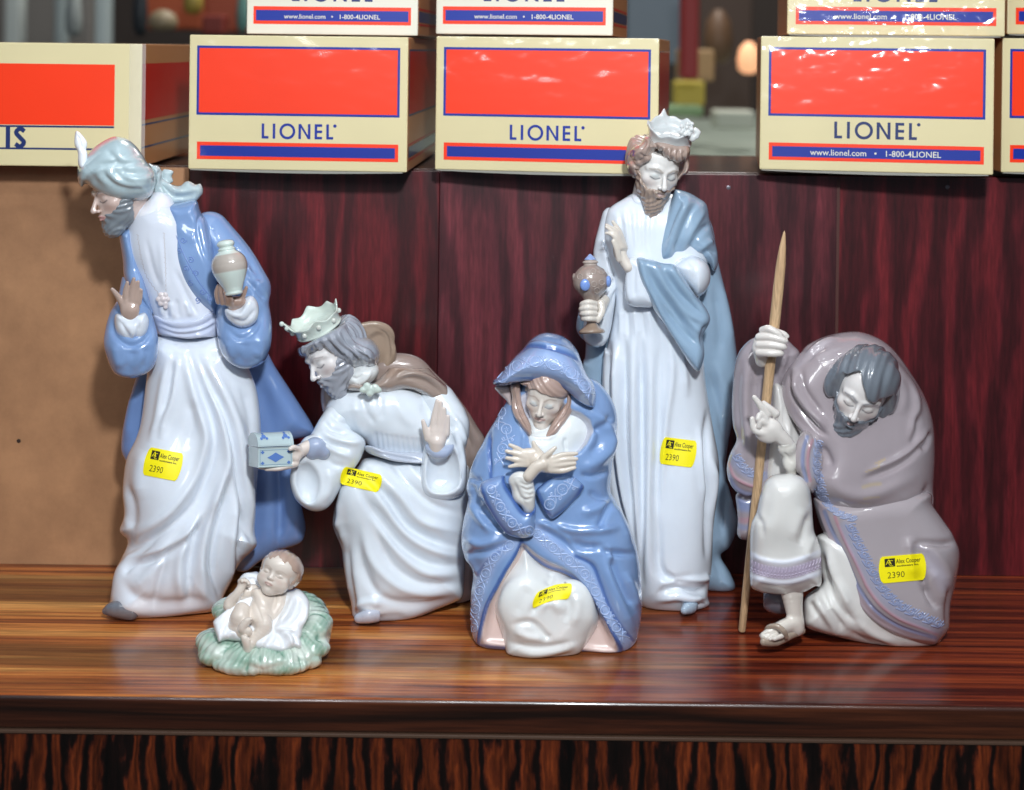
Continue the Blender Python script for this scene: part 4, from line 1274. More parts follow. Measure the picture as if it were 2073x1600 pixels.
    g.part('jacket', f, BL, [S_(A(640, 540, 645, 700, 685, 860, 740, 990, 830, 1105, 920, 1165), 4, 3), S_(A(700, 640, 760, 700, 830, 740), 12, 3), S_(A(860, 560, 830, 640, 850, 760, 890, 880), 5, -4)],
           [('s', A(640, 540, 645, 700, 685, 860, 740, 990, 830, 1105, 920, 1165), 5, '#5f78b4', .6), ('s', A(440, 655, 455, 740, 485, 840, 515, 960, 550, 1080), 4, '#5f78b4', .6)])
    # sleeves
    f = F(370, 575, 405, 755, -165, 100, 2.5)
    f.chain([(425, 470, 25, 42), (470, 530, 10, 46), (505, 585, -20, 44)], 10)
    f.pill(A(945, 1120, 1000, 1060, 1100, 1000, 1180, 960, 1230, 980, 1255, 1100, 1275, 1220, 1275, 1330, 1255, 1410, 1220, 1465, 1150, 1500, 1080, 1500, 1010, 1460, 965, 1390, 945, 1280, 940, 1200), [(480, 600, -30), (490, 720, -70)], 46, 44, k=12)
    f.ell((487, 640, -118), (26, 20, 22), 6, op='-')
    fo = [S_(A(1000, 1260, 1090, 1320, 1180, 1260, 1215, 1150), 6, -5), S_(A(1110, 1330, 1100, 1400, 1060, 1470), 12, -5), S_(A(1190, 1300, 1210, 1380, 1180, 1440), 10, 4), S_(A(1010, 1330, 1020, 1400, 1050, 1450), 8, 4), S_(A(1000, 1440, 1080, 1480, 1160, 1478, 1230, 1430), 5, 3),
          S_(A(880, 620, 930, 740, 1010, 830), 8, 4), S_(A(1040, 760, 1130, 850, 1190, 960), 7, -4), S_(A(1090, 830, 1150, 930, 1215, 1010), 7, 4), S_(A(1120, 960, 1190, 1040, 1245, 1090), 6, -5), S_(A(1100, 900, 1170, 960, 1220, 960), 6, -4)]
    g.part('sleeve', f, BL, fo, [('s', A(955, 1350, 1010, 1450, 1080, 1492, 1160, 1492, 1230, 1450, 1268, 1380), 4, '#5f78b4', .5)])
    f = F(195, 335, 560, 785, -150, 60, 2.5)
    f.pill(A(360, 1090, 310, 1150, 280, 1240, 265, 1350, 290, 1450, 330, 1530, 400, 1560, 480, 1550, 550, 1510, 585, 1450, 595, 1370, 590, 1290, 565, 1200, 545, 1140, 490, 1100, 420, 1070), [(260, 620, -30), (265, 730, -62)], 44, 42, k=8)
    f.chain([(275, 560, 10, 28), (270, 620, -20, 34)], 8, n=1)
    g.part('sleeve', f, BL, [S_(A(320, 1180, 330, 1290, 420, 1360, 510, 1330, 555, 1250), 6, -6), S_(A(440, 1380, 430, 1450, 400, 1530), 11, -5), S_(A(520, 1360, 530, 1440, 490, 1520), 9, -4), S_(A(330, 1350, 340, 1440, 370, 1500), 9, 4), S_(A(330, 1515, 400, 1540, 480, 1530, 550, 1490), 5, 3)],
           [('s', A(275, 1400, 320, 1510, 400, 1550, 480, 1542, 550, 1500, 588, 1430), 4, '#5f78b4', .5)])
    f = F(215, 315, 595, 705, -120, -40, 2.0)
    f.pill(A(345, 1170, 330, 1220, 345, 1290, 390, 1330, 440, 1345, 500, 1320, 530, 1270, 538, 1210, 515, 1165, 470, 1175, 420, 1190), -76, 30, 26, k=6)
    g.part('cuff', f, WH, [S_(A(360, 1200, 400, 1280, 430, 1330), 5, -4), S_(A(480, 1220, 470, 1300, 440, 1340), 5, -4), S_(A(350, 1180, 420, 1210, 510, 1180), 5, 4)])
    f = F(440, 545, 585, 680, -145, -60, 2.0)
    f.pill(A(995, 1140, 1000, 1190, 1040, 1235, 1090, 1258, 1150, 1245, 1190, 1200, 1195, 1120, 1160, 1065, 1110, 1075, 1080, 1120, 1040, 1140), -98, 28, 24, k=6)
    g.part('cuff', f, WH, [S_(A(1010, 1160, 1090, 1180, 1150, 1080), 5, 4), S_(A(1030, 1200, 1110, 1220, 1180, 1140), 5, -4)])
    # hands
    def hd(pts): return [(120 + a / 2.963, 240 + b / 2.963, w, r) for a, b, w, r in pts]
    g.blob('hand', [((263, 626, -95), (20, 23, 11))], '#b59f94', res=1.3, k=4, chains=[
        hd([(385, 1120, -92, 8.5), (352, 1068, -97, 6.4), (318, 1026, -102, 4.2)]),
        hd([(400, 1095, -96, 7), (398, 1040, -100, 6.2), (408, 985, -106, 3.6)]),
        hd([(430, 1085, -98, 7), (438, 1020, -103, 6.2), (447, 962, -110, 3.6)]),
        hd([(458, 1090, -97, 7), (466, 1030, -101, 6), (473, 980, -108, 3.5)]),
        hd([(478, 1105, -94, 5.5), (488, 1060, -98, 4.5), (492, 1030, -103, 3.3)]),
        hd([(430, 1150, -93, 14), (425, 1215, -86, 12)])])
    g.blob('hand', [((478, 612, -112), (22, 13, 14))], '#a58c80', res=1.3, k=4, chains=[
        hd([(955, 1100, -112, 6), (942, 1050, -118, 5), (952, 1005, -124, 3.6)]),
        hd([(980, 1105, -118, 6.2), (968, 1040, -130, 5.4), (980, 968, -134, 3.8)]),
        hd([(1010, 1110, -120, 6), (1000, 1060, -136, 5), (988, 1020, -138, 3.7)]),
        hd([(1035, 1120, -118, 6), (1030, 1080, -134, 4.6), (1022, 1050, -137, 3.4)]),
        hd([(1075, 1120, -112, 7.5), (1102, 1065, -118, 5.6), (1122, 1015, -122, 3.6)]),
        hd([(1045, 1130, -106, 12), (1055, 1165, -100, 11)])])
    pr = [(0, 0), (.006, 9), (.02, 14), (.05, 17.5), (.085, 18.3), (.115, 16.5), (.13, 15), (.145, 15.5), (.16, 18), (.175, 18.5), (.19, 17.5), (.21, 19), (.27, 28), (.34, 34), (.42, 36.8), (.50, 37), (.58, 35), (.68, 30.5), (.78, 25), (.86, 20.5), (.90, 19), (.93, 18), (.96, 18.5), (.985, 17), (1, 0)]
    pr = list(cat(pr[1:-1], 3)); pr = [(0, 0)] + [tuple(x) for x in pr] + [(1, 0)]
    g.lathe('urn', A(993, 728)[0], A(1050, 1062)[0], pr, -136, '#cfdcd6', [(0, '#cfdcd6'), (.26, '#b3aaa2'), (.43, '#a89c94'), (.44, '#b9b0a8'), (.56, '#a3968d'), (.58, '#cfdcd6')])
    # ---- head
    h = Head(g, (188, 430, -48), 76, -64, 6, -9)
    f = face_field({'soft': .6, 'nose': .85, 'neck': 1, 'w': .95})
    h.build('face', f, face_cols('#ccb7ae', brow='#77747a', lip='#cc9496', line='#33373f', W_=.95), label='olive skinned face with closed lips')
    bf = face_field({'neck': 0, 'w': .95}, .026)
    return g, h, bf
def beard(h, base, col, region, dist=.045, strand=(34, .02), name='beard', extra=None, res=.022):
    """thin modelled beard: the face form pushed out, kept where region(x,y,z)<0"""
    f = base if base is not None else face_field({'neck': 0}, res)
    X, Y, Z = f.U, f.V, f.Wd
    f.f = f.f - dist
    if extra: extra(f)
    f.f = -smin(-f.f, -region(X, Y, Z).astype(np.float32), .05)
    def disp(v, N):
        x, y, z = v.T
        n_ = np.sin(strand[0] * (x + .25 * np.sin(5 * y + 2)) + 7 * np.sin(4 * y) + 3 * z) + .6 * np.sin(1.7 * strand[0] * (x * .8 + z * .5) + 9 * y)
        return strand[1] * n_
    return h.build(name, f, col, disp=disp, rx=1)
def beard_region(lo=-.40, slope=1.25, z0=.60, backz=.0, mou=True, top=.15):
    """beard/moustache mask in canonical space (negative inside)"""
    def R(X, Y, Z):
        ax = np.abs(X)
        edge = np.minimum(lo + np.maximum(z0 - Z, 0) * slope, top)
        d = Y - edge
        if mou: d = np.minimum(d, np.maximum(np.maximum(Y + .335 + .25 * ax, -.52 - Y), np.maximum(ax - .24, .5 - Z)))
        lip = np.sqrt((X / 1.75) ** 2 + ((Y + .49) if mou else (Y + .47)) ** 2) - (.050 if mou else .10)
        nose = np.sqrt(X ** 2 + (Y + .27) ** 2) - .11
        d = np.maximum(d, np.where(Z > .2, -lip, -9)); d = np.maximum(d, np.where(Z > .5, -nose, -9))
        return np.maximum(d, backz - Z)
    return R
g, h, bf = turban_king()
def ex(f): f.ell((0, -.86, .50), (.26, .22, .26), .15)
beard(h, bf, '#7d858c', beard_region(mou=False, top=.08, slope=1.1), .028, (30, .012), extra=ex)
def turban(g):
    f = F(130, 345, 260, 425, -125, 90, 2.0)
    f.pill(A(112, 370, 108, 310, 120, 270, 160, 225, 200, 180, 240, 150, 300, 118, 350, 108, 410, 125, 460, 165, 500, 220, 525, 262, 560, 300, 578, 350, 570, 420, 545, 470, 480, 497, 400, 500, 330, 488, 260, 462, 200, 425, 158, 392, 135, 415, 118, 395), -27, 72, 48, k=8)
    fo = [S_(FA(150, 700, 200, 600, 330, 510, 500, 475, 700, 475, 980, 480), 5, -6), S_(FA(130, 760, 180, 640, 320, 545, 420, 520), 6, 4),
          S_(FA(420, 290, 500, 350, 570, 420, 605, 470), 5, -5), S_(FA(240, 600, 330, 720, 480, 800, 700, 860, 930, 900), 6, -4), S_(FA(380, 540, 450, 680, 600, 780, 850, 830, 1060, 790), 5, -6),
          S_(FA(520, 510, 600, 640, 760, 730, 1060, 720), 6, -4), S_(FA(600, 500, 720, 600, 900, 620, 1050, 590), 6, -5), S_(FA(300, 560, 380, 730, 560, 840, 850, 870), 7, 5), S_(FA(450, 520, 530, 660, 700, 770, 1050, 760), 7, 4), S_(FA(650, 640, 850, 690, 1060, 660), 7, 4),
          S_(FA(600, 340, 780, 390, 930, 350), 9, -3), S_(FA(200, 640, 300, 820, 500, 910, 800, 950), 6, 4), S_(FA(170, 730, 300, 880, 520, 950, 760, 985), 4, -2), S_(FA(640, 440, 800, 420, 960, 440), 6, 4), S_(FA(740, 480, 900, 540, 1050, 530), 7, 4), S_(FA(60, 700, 90, 620, 170, 540), 6, 4)]
    g.part('turban', f, '#b4c8ce', [(a, b * 1.3, c * .8, d) for a, b, c, d in fo])
    f = F(300, 420, 325, 425, -40, 80, 2.0)
    f.pill(FA(980, 450, 1060, 490, 1130, 500, 1180, 560, 1190, 640, 1170, 740, 1120, 850, 1080, 880, 1060, 800, 1060, 650, 1010, 520), 5, 24, 12, k=5)
    f.pill(FA(1190, 570, 1250, 552, 1330, 570, 1345, 600, 1320, 650, 1340, 720, 1250, 760, 1180, 720), 22, 9, 9, k=4)
    f.pill(FA(1080, 830, 1100, 700, 1180, 680, 1320, 760, 1430, 775, 1500, 720, 1560, 715, 1640, 760, 1700, 745, 1735, 800, 1740, 870, 1700, 930, 1640, 990, 1540, 1015, 1400, 1020, 1260, 1030, 1160, 990, 1090, 920), [(320, 395, 5), (400, 395, 15)], 17, 12, k=5)
    g.part('turban_tail', f, '#b3c4c9', [S_(FA(1170, 690, 1210, 780, 1300, 880, 1430, 930, 1600, 900), 5, -6), S_(FA(1190, 740, 1240, 860, 1330, 950, 1450, 990), 5, -4), S_(FA(1250, 760, 1380, 850, 1560, 840, 1700, 800), 7, 5), S_(FA(1180, 800, 1230, 920, 1300, 980), 6, 5), S_(FA(1180, 560, 1140, 620, 1110, 700, 1080, 800), 4, -4)])
    f = F(140, 185, 255, 350, -85, -25, 1.5)
    f.pill(FA(15, 60, 40, 35, 90, 70, 150, 140, 178, 200, 165, 280, 110, 330, 60, 320, 15, 250, 0, 180), -62, 9, 8, k=4)
    f.pill(FA(60, 310, 170, 310, 178, 420, 165, 480, 150, 530, 100, 550, 55, 490), -60, 12, 9, k=6)
    g.part('plume', f, '#eceff4', [S_(FA(40, 80, 90, 180, 100, 300), 2.2, -2.2), S_(FA(90, 100, 130, 200, 120, 300), 2.2, -2)])
turban(g)
# necklace of small links with a flower pendant
def beads(g, name, pts, r, col, step, parent=None):
    p = cat(pts, 14); seg = np.linalg.norm(np.diff(p, axis=0), axis=1); s = np.r_[0, np.cumsum(seg)]
    cs = []
    for i, t in enumerate(np.arange(0, s[-1], step)):
        u = np.interp(t, s, p[:, 0]); v = np.interp(t, s, p[:, 1]); a = (i % 2) * .9 + .6
        du, dv = math.cos(a) * step * .5, math.sin(a) * step * .5
        cs.append(([(u - du, v - dv), (u + du, v + dv)], r))
    return g.tube(name, cs, col, parent, lift=.5)
g.tube('jacket_relief', [(scroll(u, v, 6.5, a, 1.3, d), 1.1) for (u, v), a, d in zip(A(745, 730, 720, 790, 790, 850, 760, 900, 820, 930, 790, 990, 860, 1040, 830, 1090, 900, 1080), (0, 2, 4, 1, 3, 5, 0, 2, 4), (1, -1) * 5)] + [(A(700, 700, 740, 800, 790, 900, 850, 1000, 900, 1060), 1.0)], '#6f88c2')
beads(g, 'necklace', A(628, 690, 634, 800, 638, 920, 640, 1035), 2.3, '#b3a4a0', 5.0)
beads(g, 'necklace', A(470, 700, 490, 830, 525, 950, 590, 1045), 2.3, '#b3a4a0', 5.0)
u0, v0 = A(622, 1085)[0]; wq = g.w_at(u0, v0)
g.blob('pendant', [((u0 + 9 * math.cos(a), v0 + 10 * math.sin(a), wq - 2), (6.2, 6.2, 5)) for a in np.arange(0, 6.28, 1.05)] + [((u0, v0, wq - 3), (7, 7, 6)), ((u0 + 5, v0 + 16, wq - 2), (5, 5, 4))], '#d3cacc', res=1.2, k=1.2)

sticker(g, (330, 940), 11, w=76, h=58, skew=-.06)
# ================================================================ FIGURINE: kneeling king with casket
C = fr(480, 590, 2.2865); FC = fr(550, 600, 6.668)
def kneeling_king():
    g = Fig('porcelain_figurine', 98.4, 840, 'kneeling king figurine in white robe and tan cape, offering a small casket')
    WH = '#d9e1e9'
    # tan cape behind
    f = F(640, 985, 700, 1235, 10, 110, 3.0)
    f.pill(C(400, 430, 385, 500, 402, 580, 440, 700, 540, 780, 640, 900, 800, 1200, 980, 1470, 1085, 1432, 1092, 1300, 1070, 1000, 1080, 860, 1130, 780, 1150, 690, 1110, 620, 1060, 540, 990, 450, 920, 380, 850, 310, 760, 285, 640, 300, 500, 380), [(700, 800, 40), (900, 900, 62), (930, 1200, 70)], 34, 34, k=6)
    g.part('cape', f, '#98877f', [S_(C(880, 350, 980, 500, 1060, 640, 1110, 760), 9, -7), S_(C(930, 400, 1030, 550, 1110, 680), 7, 5), S_(C(1030, 620, 1080, 720, 1090, 850), 8, -5)], [('s', C(1060, 1200, 1060, 1440), 16, '#d9c5c4', .8)])
    # robe over the raised knee and the trailing leg
    f = F(665, 955, 880, 1285, -125, 70, 3.0)
    f.pill(C(600, 770, 560, 810, 500, 880, 465, 950, 442, 1060, 450, 1110, 482, 1190, 492, 1270, 510, 1370, 528, 1460, 533, 1530, 560, 1556, 640, 1555, 800, 1525, 920, 1475, 1000, 1443, 1045, 1412, 1055, 1300, 1060, 1100, 1075, 900, 1062, 800, 900, 775, 740, 765), [(720, 1000, -20), (740, 1230, -18), (900, 980, 0), (900, 1180, -5)], 76, 80, k=8)
    f.ell((722, 1010, -62), (34, 52, 34), 26)
    fo = []
    for pts, w, a in [
        (C(600, 850, 700, 960, 780, 1080, 900, 1150, 1040, 1190), 9, -10), (C(640, 830, 760, 960, 860, 1070, 1040, 1120), 11, 8),
        (C(560, 900, 640, 1030, 760, 1180, 900, 1260, 1040, 1270), 9, -9), (C(600, 880, 690, 1010, 800, 1140, 920, 1205, 1040, 1230), 10, 8),
        (C(640, 1100, 720, 1260, 860, 1350, 1030, 1350), 9, -8), (C(620, 1030, 720, 1180, 860, 1300, 1030, 1310), 11, 7),
        (C(560, 1150, 590, 1300, 680, 1420, 850, 1450, 1000, 1420), 10, -7), (C(580, 1060, 620, 1240, 730, 1360, 860, 1400, 1020, 1390), 10, 6),
        (C(530, 1180, 545, 1330, 600, 1470, 760, 1500, 900, 1465), 11, 6), (C(490, 1130, 515, 1250, 535, 1400, 540, 1500), 8, -7), (C(470, 1060, 500, 1180, 515, 1330, 525, 1450), 7, 6),
        (C(700, 770, 790, 880, 900, 980, 1040, 1030), 8, -6), (C(760, 770, 850, 870, 960, 960), 8, 4), (C(460, 960, 470, 1040, 460, 1110), 7, 5),
        (C(540, 1480, 600, 1440, 680, 1450), 8, 5), (C(560, 1530, 680, 1500, 800, 1500), 7, -4), (C(560, 820, 620, 800, 700, 830), 10, 3)]:
        fo.append((pts, w, a * 1.1))
    g.part('robe_skirt', f, WH, fo)
    f = F(700, 770, 1230, 1282, -125, -50, 2.0)
    f.chain([(727, 1252, -78, 11), (745, 1248, -78, 15), (760, 1245, -70, 16)], 4)
    g.part('shoe', f, '#b5bac8')
    # torso
    f = F(645, 960, 745, 945, -100, 80, 2.5)
    f.pill(C(430, 500, 470, 465, 560, 430, 700, 425, 830, 455, 930, 530, 1010, 630, 1060, 740, 1040, 800, 930, 800, 800, 790, 680, 765, 600, 705, 540, 670, 460, 640, 412, 600, 405, 550), [(740, 860, -10), (880, 880, 0)], 62, 66, k=8)
    fo = [S_(C(x, 640 + (x - 600) * .15, x + 8, 740 + (x - 640) * .10), 4, -3.4) for x in range(640, 860, 24)] + [S_(C(540, 500, 560, 600, 600, 680), 9, 4), S_(C(570, 480, 600, 560, 640, 620), 7, -4), S_(C(660, 480, 670, 600), 8, -3), S_(C(850, 520, 890, 600, 900, 700), 8, -4), S_(C(720, 470, 760, 560, 820, 640), 10, 3)]
    g.part('robe_bodice', f, WH, fo)
    f = F(735, 865, 895, 950, -100, 60, 2.0)
    f.pill(C(540, 640, 900, 700, 1060, 740, 1060, 900, 700, 900, 590, 800), [(740, 860, -10), (880, 880, 0)], 76, 66, k=4)
    f.pill(C(600, 712, 690, 735, 760, 745, 900, 750, 900, 795, 760, 792, 680, 775, 600, 745), 0, 300, 5, k=4, op='&')
    g.part('sash', f, '#b4bccb', [S_(C(640, 745, 760, 770, 850, 785), 3, -3)])
    # right sleeve (stretched towards the casket)
    f = F(575, 755, 790, 1050, -140, 20, 2.3)
    f.chain([(690, 840, -20, 32), (672, 868, -45, 32), (650, 900, -70, 28), (632, 905, -82, 24)], 10)
    f.pill(C(310, 700, 268, 760, 248, 830, 246, 900, 275, 970, 335, 1014, 395, 1016, 440, 980, 480, 910, 530, 840, 580, 760, 592, 690, 520, 640, 430, 640, 360, 670), [(610, 960, -72), (680, 920, -52)], 34, 30, k=14)
    f.pill(C(285, 800, 330, 790, 372, 830, 388, 890, 372, 960, 338, 988, 296, 965, 266, 900, 266, 840), -112, 36, 26, k=6, op='-')
    fo = [S_(C(400, 600, 440, 640, 520, 660), 5, -5), S_(C(385, 640, 440, 680, 530, 700, 580, 690), 6, 5), S_(C(370, 670, 440, 710, 530, 730), 6, -5), S_(C(380, 700, 450, 740, 530, 770), 7, 5), S_(C(400, 760, 450, 800, 510, 810), 7, -4), S_(C(430, 560, 470, 600, 540, 620), 6, -4), S_(C(420, 820, 430, 900, 400, 980), 8, 4)]
    g.part('sleeve', f, WH, fo)
    # left sleeve (raised hand)
    f = F(835, 960, 770, 1030, -140, 40, 2.3)
    f.chain([(885, 815, -5, 40), (915, 860, -25, 36), (910, 910, -50, 30)], 12)
    f.pill(C(880, 690, 858, 760, 846, 850, 856, 925, 900, 962, 980, 966, 1045, 935, 1064, 860, 1056, 760, 1030, 690, 990, 640), -62, 42, 34, k=10)
    f.pill(C(876, 760, 866, 860, 882, 915, 920, 940, 985, 938, 1032, 900, 1040, 840, 1025, 760, 985, 715, 930, 745), -112, 44, 32, k=6, op='-')
    fo = [S_(C(1010, 640, 1045, 740, 1055, 850), 5, 4), S_(C(970, 600, 1010, 660, 1030, 720), 5, -4), S_(C(990, 560, 1040, 640, 1060, 720), 6, 4), S_(C(870, 560, 880, 640, 860, 720), 6, -4), S_(C(1030, 740, 1040, 820, 1042, 880), 4, -3)]
    g.part('sleeve', f, WH, fo)
    g.blob('cuff', [((889, 912, -92), (25, 15, 20))], '#a9b6cf', res=1.6, k=6, chains=[[(868, 905, -92, 8), (880, 919, -104, 8), (900, 919, -104, 8), (913, 904, -92, 8)]])
    g.blob('cuff', [((632, 910, -95), (18, 22, 18))], '#a4b1cb', res=1.6, k=6, chains=[[(640, 905, -94, 20), (652, 915, -88, 18)]])
    def hd(pts): return [(480 + a / 2.2865, 590 + b / 2.2865, w, r) for a, b, w, r in pts]
    g.blob('hand', [((884, 882, -104), (21, 24, 11))], '#ddd1c9', res=1.3, k=4, chains=[
        hd([(885, 680, -104, 8.5), (872, 640, -108, 6.5), (860, 600, -112, 4)]),
        hd([(905, 640, -106, 7), (912, 580, -110, 6), (926, 508, -116, 4)]),
        hd([(930, 640, -107, 7), (938, 580, -111, 6), (944, 515, -117, 4)]),
        hd([(952, 645, -106, 7), (957, 600, -110, 5.6), (960, 545, -115, 4)]),
        hd([(970, 660, -104, 6.5), (975, 620, -107, 5), (977, 580, -111, 3.6)]),
        hd([(925, 700, -102, 17), (925, 740, -98, 15)])])
    g.blob('hand', [((600, 915, -112), (14, 14, 12))], '#e0d5cd', res=1.3, k=4, chains=[
        hd([(330, 720, -98, 14), (290, 740, -108, 13), (270, 770, -114, 11)]),
        hd([(275, 795, -112, 6), (200, 820, -128, 5), (135, 824, -134, 4)]),
        hd([(270, 800, -116, 6), (190, 822, -118, 5), (105, 816, -124, 3.6)]),
        hd([(265, 790, -106, 6), (200, 815, -108, 5), (150, 818, -112, 4)]),
        hd([(282, 730, -120, 7), (262, 722, -132, 5.5), (246, 730, -138, 4.5)])])
    # casket with rounded lid
    yaw = math.radians(24); pit = math.radians(4)
    cc = np.array([548, 944, -116.]); hw, hd_, hb = 38, 24, 41
    def T3(x, y, z):                               # x right, y up, z towards viewer
        X = x * math.cos(yaw) + z * math.sin(yaw) ; Z = -x * math.sin(yaw) + z * math.cos(yaw)
        return (cc[0] + X, cc[1] - y + Z * .10, cc[2] - Z)
    def prism(prof, x0, x1):
        n = len(prof); vs = [T3(x0, y, z) for z, y in prof] + [T3(x1, y, z) for z, y in prof]
        return vs, [(i, (i + 1) % n, n + (i + 1) % n, n + i) for i in range(n)] + [tuple(range(n))[::-1], tuple(range(n, 2 * n))]
    def pm(name, parts, col, parent=None, reg=False):
        V, Fc = [], []
        for vs, fs in parts:
            n = len(V); V += vs; Fc += [tuple(i + n for i in f) for f in fs]
        wv = warp(np.array(V), g.d0)
        return mk(name, wv, Fc, PORC, parent or g.root, cols=np.tile(lin(col), (len(wv), 1)), smooth=False)
    bd = prism([(hd_, 0), (hd_ + 1, 2), (hd_, 4), (hd_, 38), (hd_ + 1.5, 41), (-hd_, 41), (-hd_, 0)], -hw, hw)
    ck = pm('casket', [bd], '#b9cbce')
    lidp = [(hd_ + 1, 42.5)] + [(hd_ * math.cos(a) + (1 if a < .1 else 0), 46 + 23 * math.sin(a)) for a in np.linspace(0, math.pi, 13)] + [(-hd_, 42.5)]
    lid = pm('casket_lid', [prism(lidp, -hw - .5, hw + .5), prism([(a * 1.05, b + (.9 if b > 47 else 0)) for a, b in lidp], hw - 4, hw + 1.5), prism([(a * 1.05, b + (.9 if b > 47 else 0)) for a, b in lidp], -hw - 1.5, -hw + 4)], '#b6c8cc', ck)
    def flat(name, face, polys, col, par):
        V, Fc = [], []
        for p in polys:
            n = len(V)
            for a, b in p: V.append(T3(a, b, hd_ + 1.0) if face == 'f' else T3(hw + 1.0, b, a))
            Fc.append(tuple(range(n, n + len(p))))
        wv = warp(np.array(V), g.d0)
        mk(name, wv, Fc, PORC, par, cols=np.tile(lin(col), (len(wv), 1)), smooth=False)
    def diamond(cx, cy, a, b): return [(cx - a, cy), (cx - a * .45, cy - b * .5), (cx, cy - b), (cx + a * .45, cy - b * .5), (cx + a, cy), (cx + a * .45, cy + b * .5), (cx, cy + b), (cx - a * .45, cy + b * .5)]
    BLU = '#5f82c4'
    flat('painted_ornament', 'f', [diamond(0, 20, 19, 10)] + [diamond(sx * 29, 20 + sy * 11, 4.5, 4) for sx in (-1, 1) for sy in (-1, 1)], BLU, ck)
    flat('painted_ornament', 's', [diamond(0, 20, 11, 11)] + [diamond(sx * 17, 20 + sy * 12, 3, 3) for sx in (-1, 1) for sy in (-1, 1)], BLU, ck)
    def rim(a0, b0, a1, b1, t=1.3): return [[(a0, b0), (a1, b0), (a1, b0 + t), (a0, b0 + t)], [(a0, b1 - t), (a1, b1 - t), (a1, b1), (a0, b1)], [(a0, b0 + t), (a0 + t, b0 + t), (a0 + t, b1 - t), (a0, b1 - t)], [(a1 - t, b0 + t), (a1, b0 + t), (a1, b1 - t), (a1 - t, b1 - t)]]
    flat('painted_line', 'f', rim(-35, 5, 35, 36), '#8fa9bd', ck); flat('painted_line', 's', rim(-21, 5, 21, 36), '#8fa9bd', ck)
    # lid ornaments follow the curve
    V, Fc = [], []
    for cx in (-24, 24):
        for (px_, py_, rr) in ((0, .75, 5), (-6, .55, 3), (6, .55, 3), (0, 1.1, 3)):
            n = len(V)
            for k in range(8):
                t = 2 * math.pi * k / 8; a = py_ + .045 * rr * math.sin(t); R_ = 1.03
                V.append(T3(cx + px_ + rr * math.cos(t), 46 + 23 * R_ * math.sin(a) + .6, hd_ * R_ * math.cos(a) + .6))
            Fc.append(tuple(range(n, n + 8)))
    wv = warp(np.array(V), g.d0); mk('painted_ornament', wv, Fc, PORC, lid, cols=np.tile(lin(BLU), (len(wv), 1)), smooth=False)
    # cape front collar pieces
    f = F(690, 905, 745, 900, -80, 70, 2.3)
    f.pill(C(530, 425, 620, 430, 690, 370, 740, 290, 800, 300, 860, 330, 920, 390, 1000, 470, 1060, 560, 1110, 640, 1080, 700, 1040, 640, 990, 580, 930, 525, 860, 480, 780, 452, 700, 470, 640, 462, 560, 462, 510, 455), [(720, 790, -55), (800, 770, -35), (880, 800, -10), (940, 870, 15)], 34, 20, k=6)
    g.part('cape', f, '#9b8a80', [S_(C(680, 450, 780, 400, 880, 420, 980, 500), 6, -5), S_(C(700, 420, 790, 360, 880, 370, 960, 430), 6, -5), S_(C(700, 440, 790, 385, 890, 400, 980, 470), 6, 5), S_(C(740, 330, 800, 330, 860, 360), 5, -4), S_(C(760, 440, 860, 450, 960, 540, 1040, 650), 5, 4)],
           [('s', C(690, 380, 720, 370, 780, 340), 10, '#a98f7e', .6)])
    f = F(705, 815, 645, 785, -45, 70, 2.0)
    f.pill(C(530, 190, 545, 158, 600, 140, 650, 138, 700, 155, 728, 190, 728, 240, 740, 290, 725, 340, 690, 390, 640, 420, 590, 400, 600, 330, 600, 250), (12, .10, .25, 760, 700), 12, 10, k=4)
    f.pill(C(600, 230, 640, 190, 680, 190, 705, 230, 708, 300, 680, 350, 640, 380, 600, 340), (-6, .10, .25, 760, 700), 12, 10, k=5, op='-')
    g.part('cape_collar', f, '#a6917f', [S_(C(640, 170, 690, 200, 705, 260, 700, 330), 3, -2), S_(C(700, 160, 725, 210, 728, 270, 720, 330), 3, 2.5)], [('s', C(600, 150, 680, 150, 725, 210, 732, 290, 700, 370), 9, '#93806f', .7)])
    g.blob('clasp', [((745 + dx, 787 + dy, -92), (8, 7, 6)) for dx, dy in ((0, 0), (-10, 3), (10, 3), (4, 10), (14, -3), (-2, -6), (20, 3))], '#c5d3cc', res=1.5, k=3)
    # neck cloth
    f = F(695, 780, 730, 800, -80, 40, 2.0)
    f.ell((733, 762, -25), (36, 20, 34), 5, R=[[.9, -.42, 0], [.42, .9, 0], [0, 0, 1]])
    f.ell((738, 748, -18), (28, 26, 30), 5)
    g.part('neck_cloth', f, '#dfe3e4', [S_(FC(1080, 1130, 1180, 1180, 1290, 1100, 1350, 980), 4, 3), S_(FC(1060, 1080, 1150, 1110, 1230, 1050), 3, -3)])
    # head
    h = Head(g, (634, 769, -60), 76, -60, 12, -20)
    f = face_field({'soft': .6, 'nose': .9, 'w': .95, 'neck': 0})
    f.f = np.maximum(f.f, f.V + .25 * f.Wd - .50)
    h.build('face', f, face_cols('#e0dddd', brow='#a9a0a0', lip='#c9a3a3', line='#4a4c57', W_=.95))
    bf = face_field({'neck': 0, 'w': .95}, .024)
    def ex(f): f.ell((0, -.95, .48), (.20, .24, .20), .15)
    beard(h, bf, '#9a9ea8', beard_region(top=.1), .04, (30, .015), extra=ex)
    hair_cap(h, '#9a9faa', .50, .25)
    # hair
    f = F(590, 785, 630, 765, -130, 90, 1.8)
    f.pill(FC(330, 640, 340, 720, 368, 800, 430, 835, 500, 842, 535, 790, 600, 795, 680, 785, 740, 835, 830, 855, 900, 940, 1000, 975, 1080, 980, 1200, 972, 1380, 962, 1440, 890, 1470, 790, 1440, 680, 1350, 580, 1200, 520, 1120, 440, 980, 300, 800, 330, 560, 470), [(640, 700, -25), (740, 730, -12)], 80, 42, k=6)
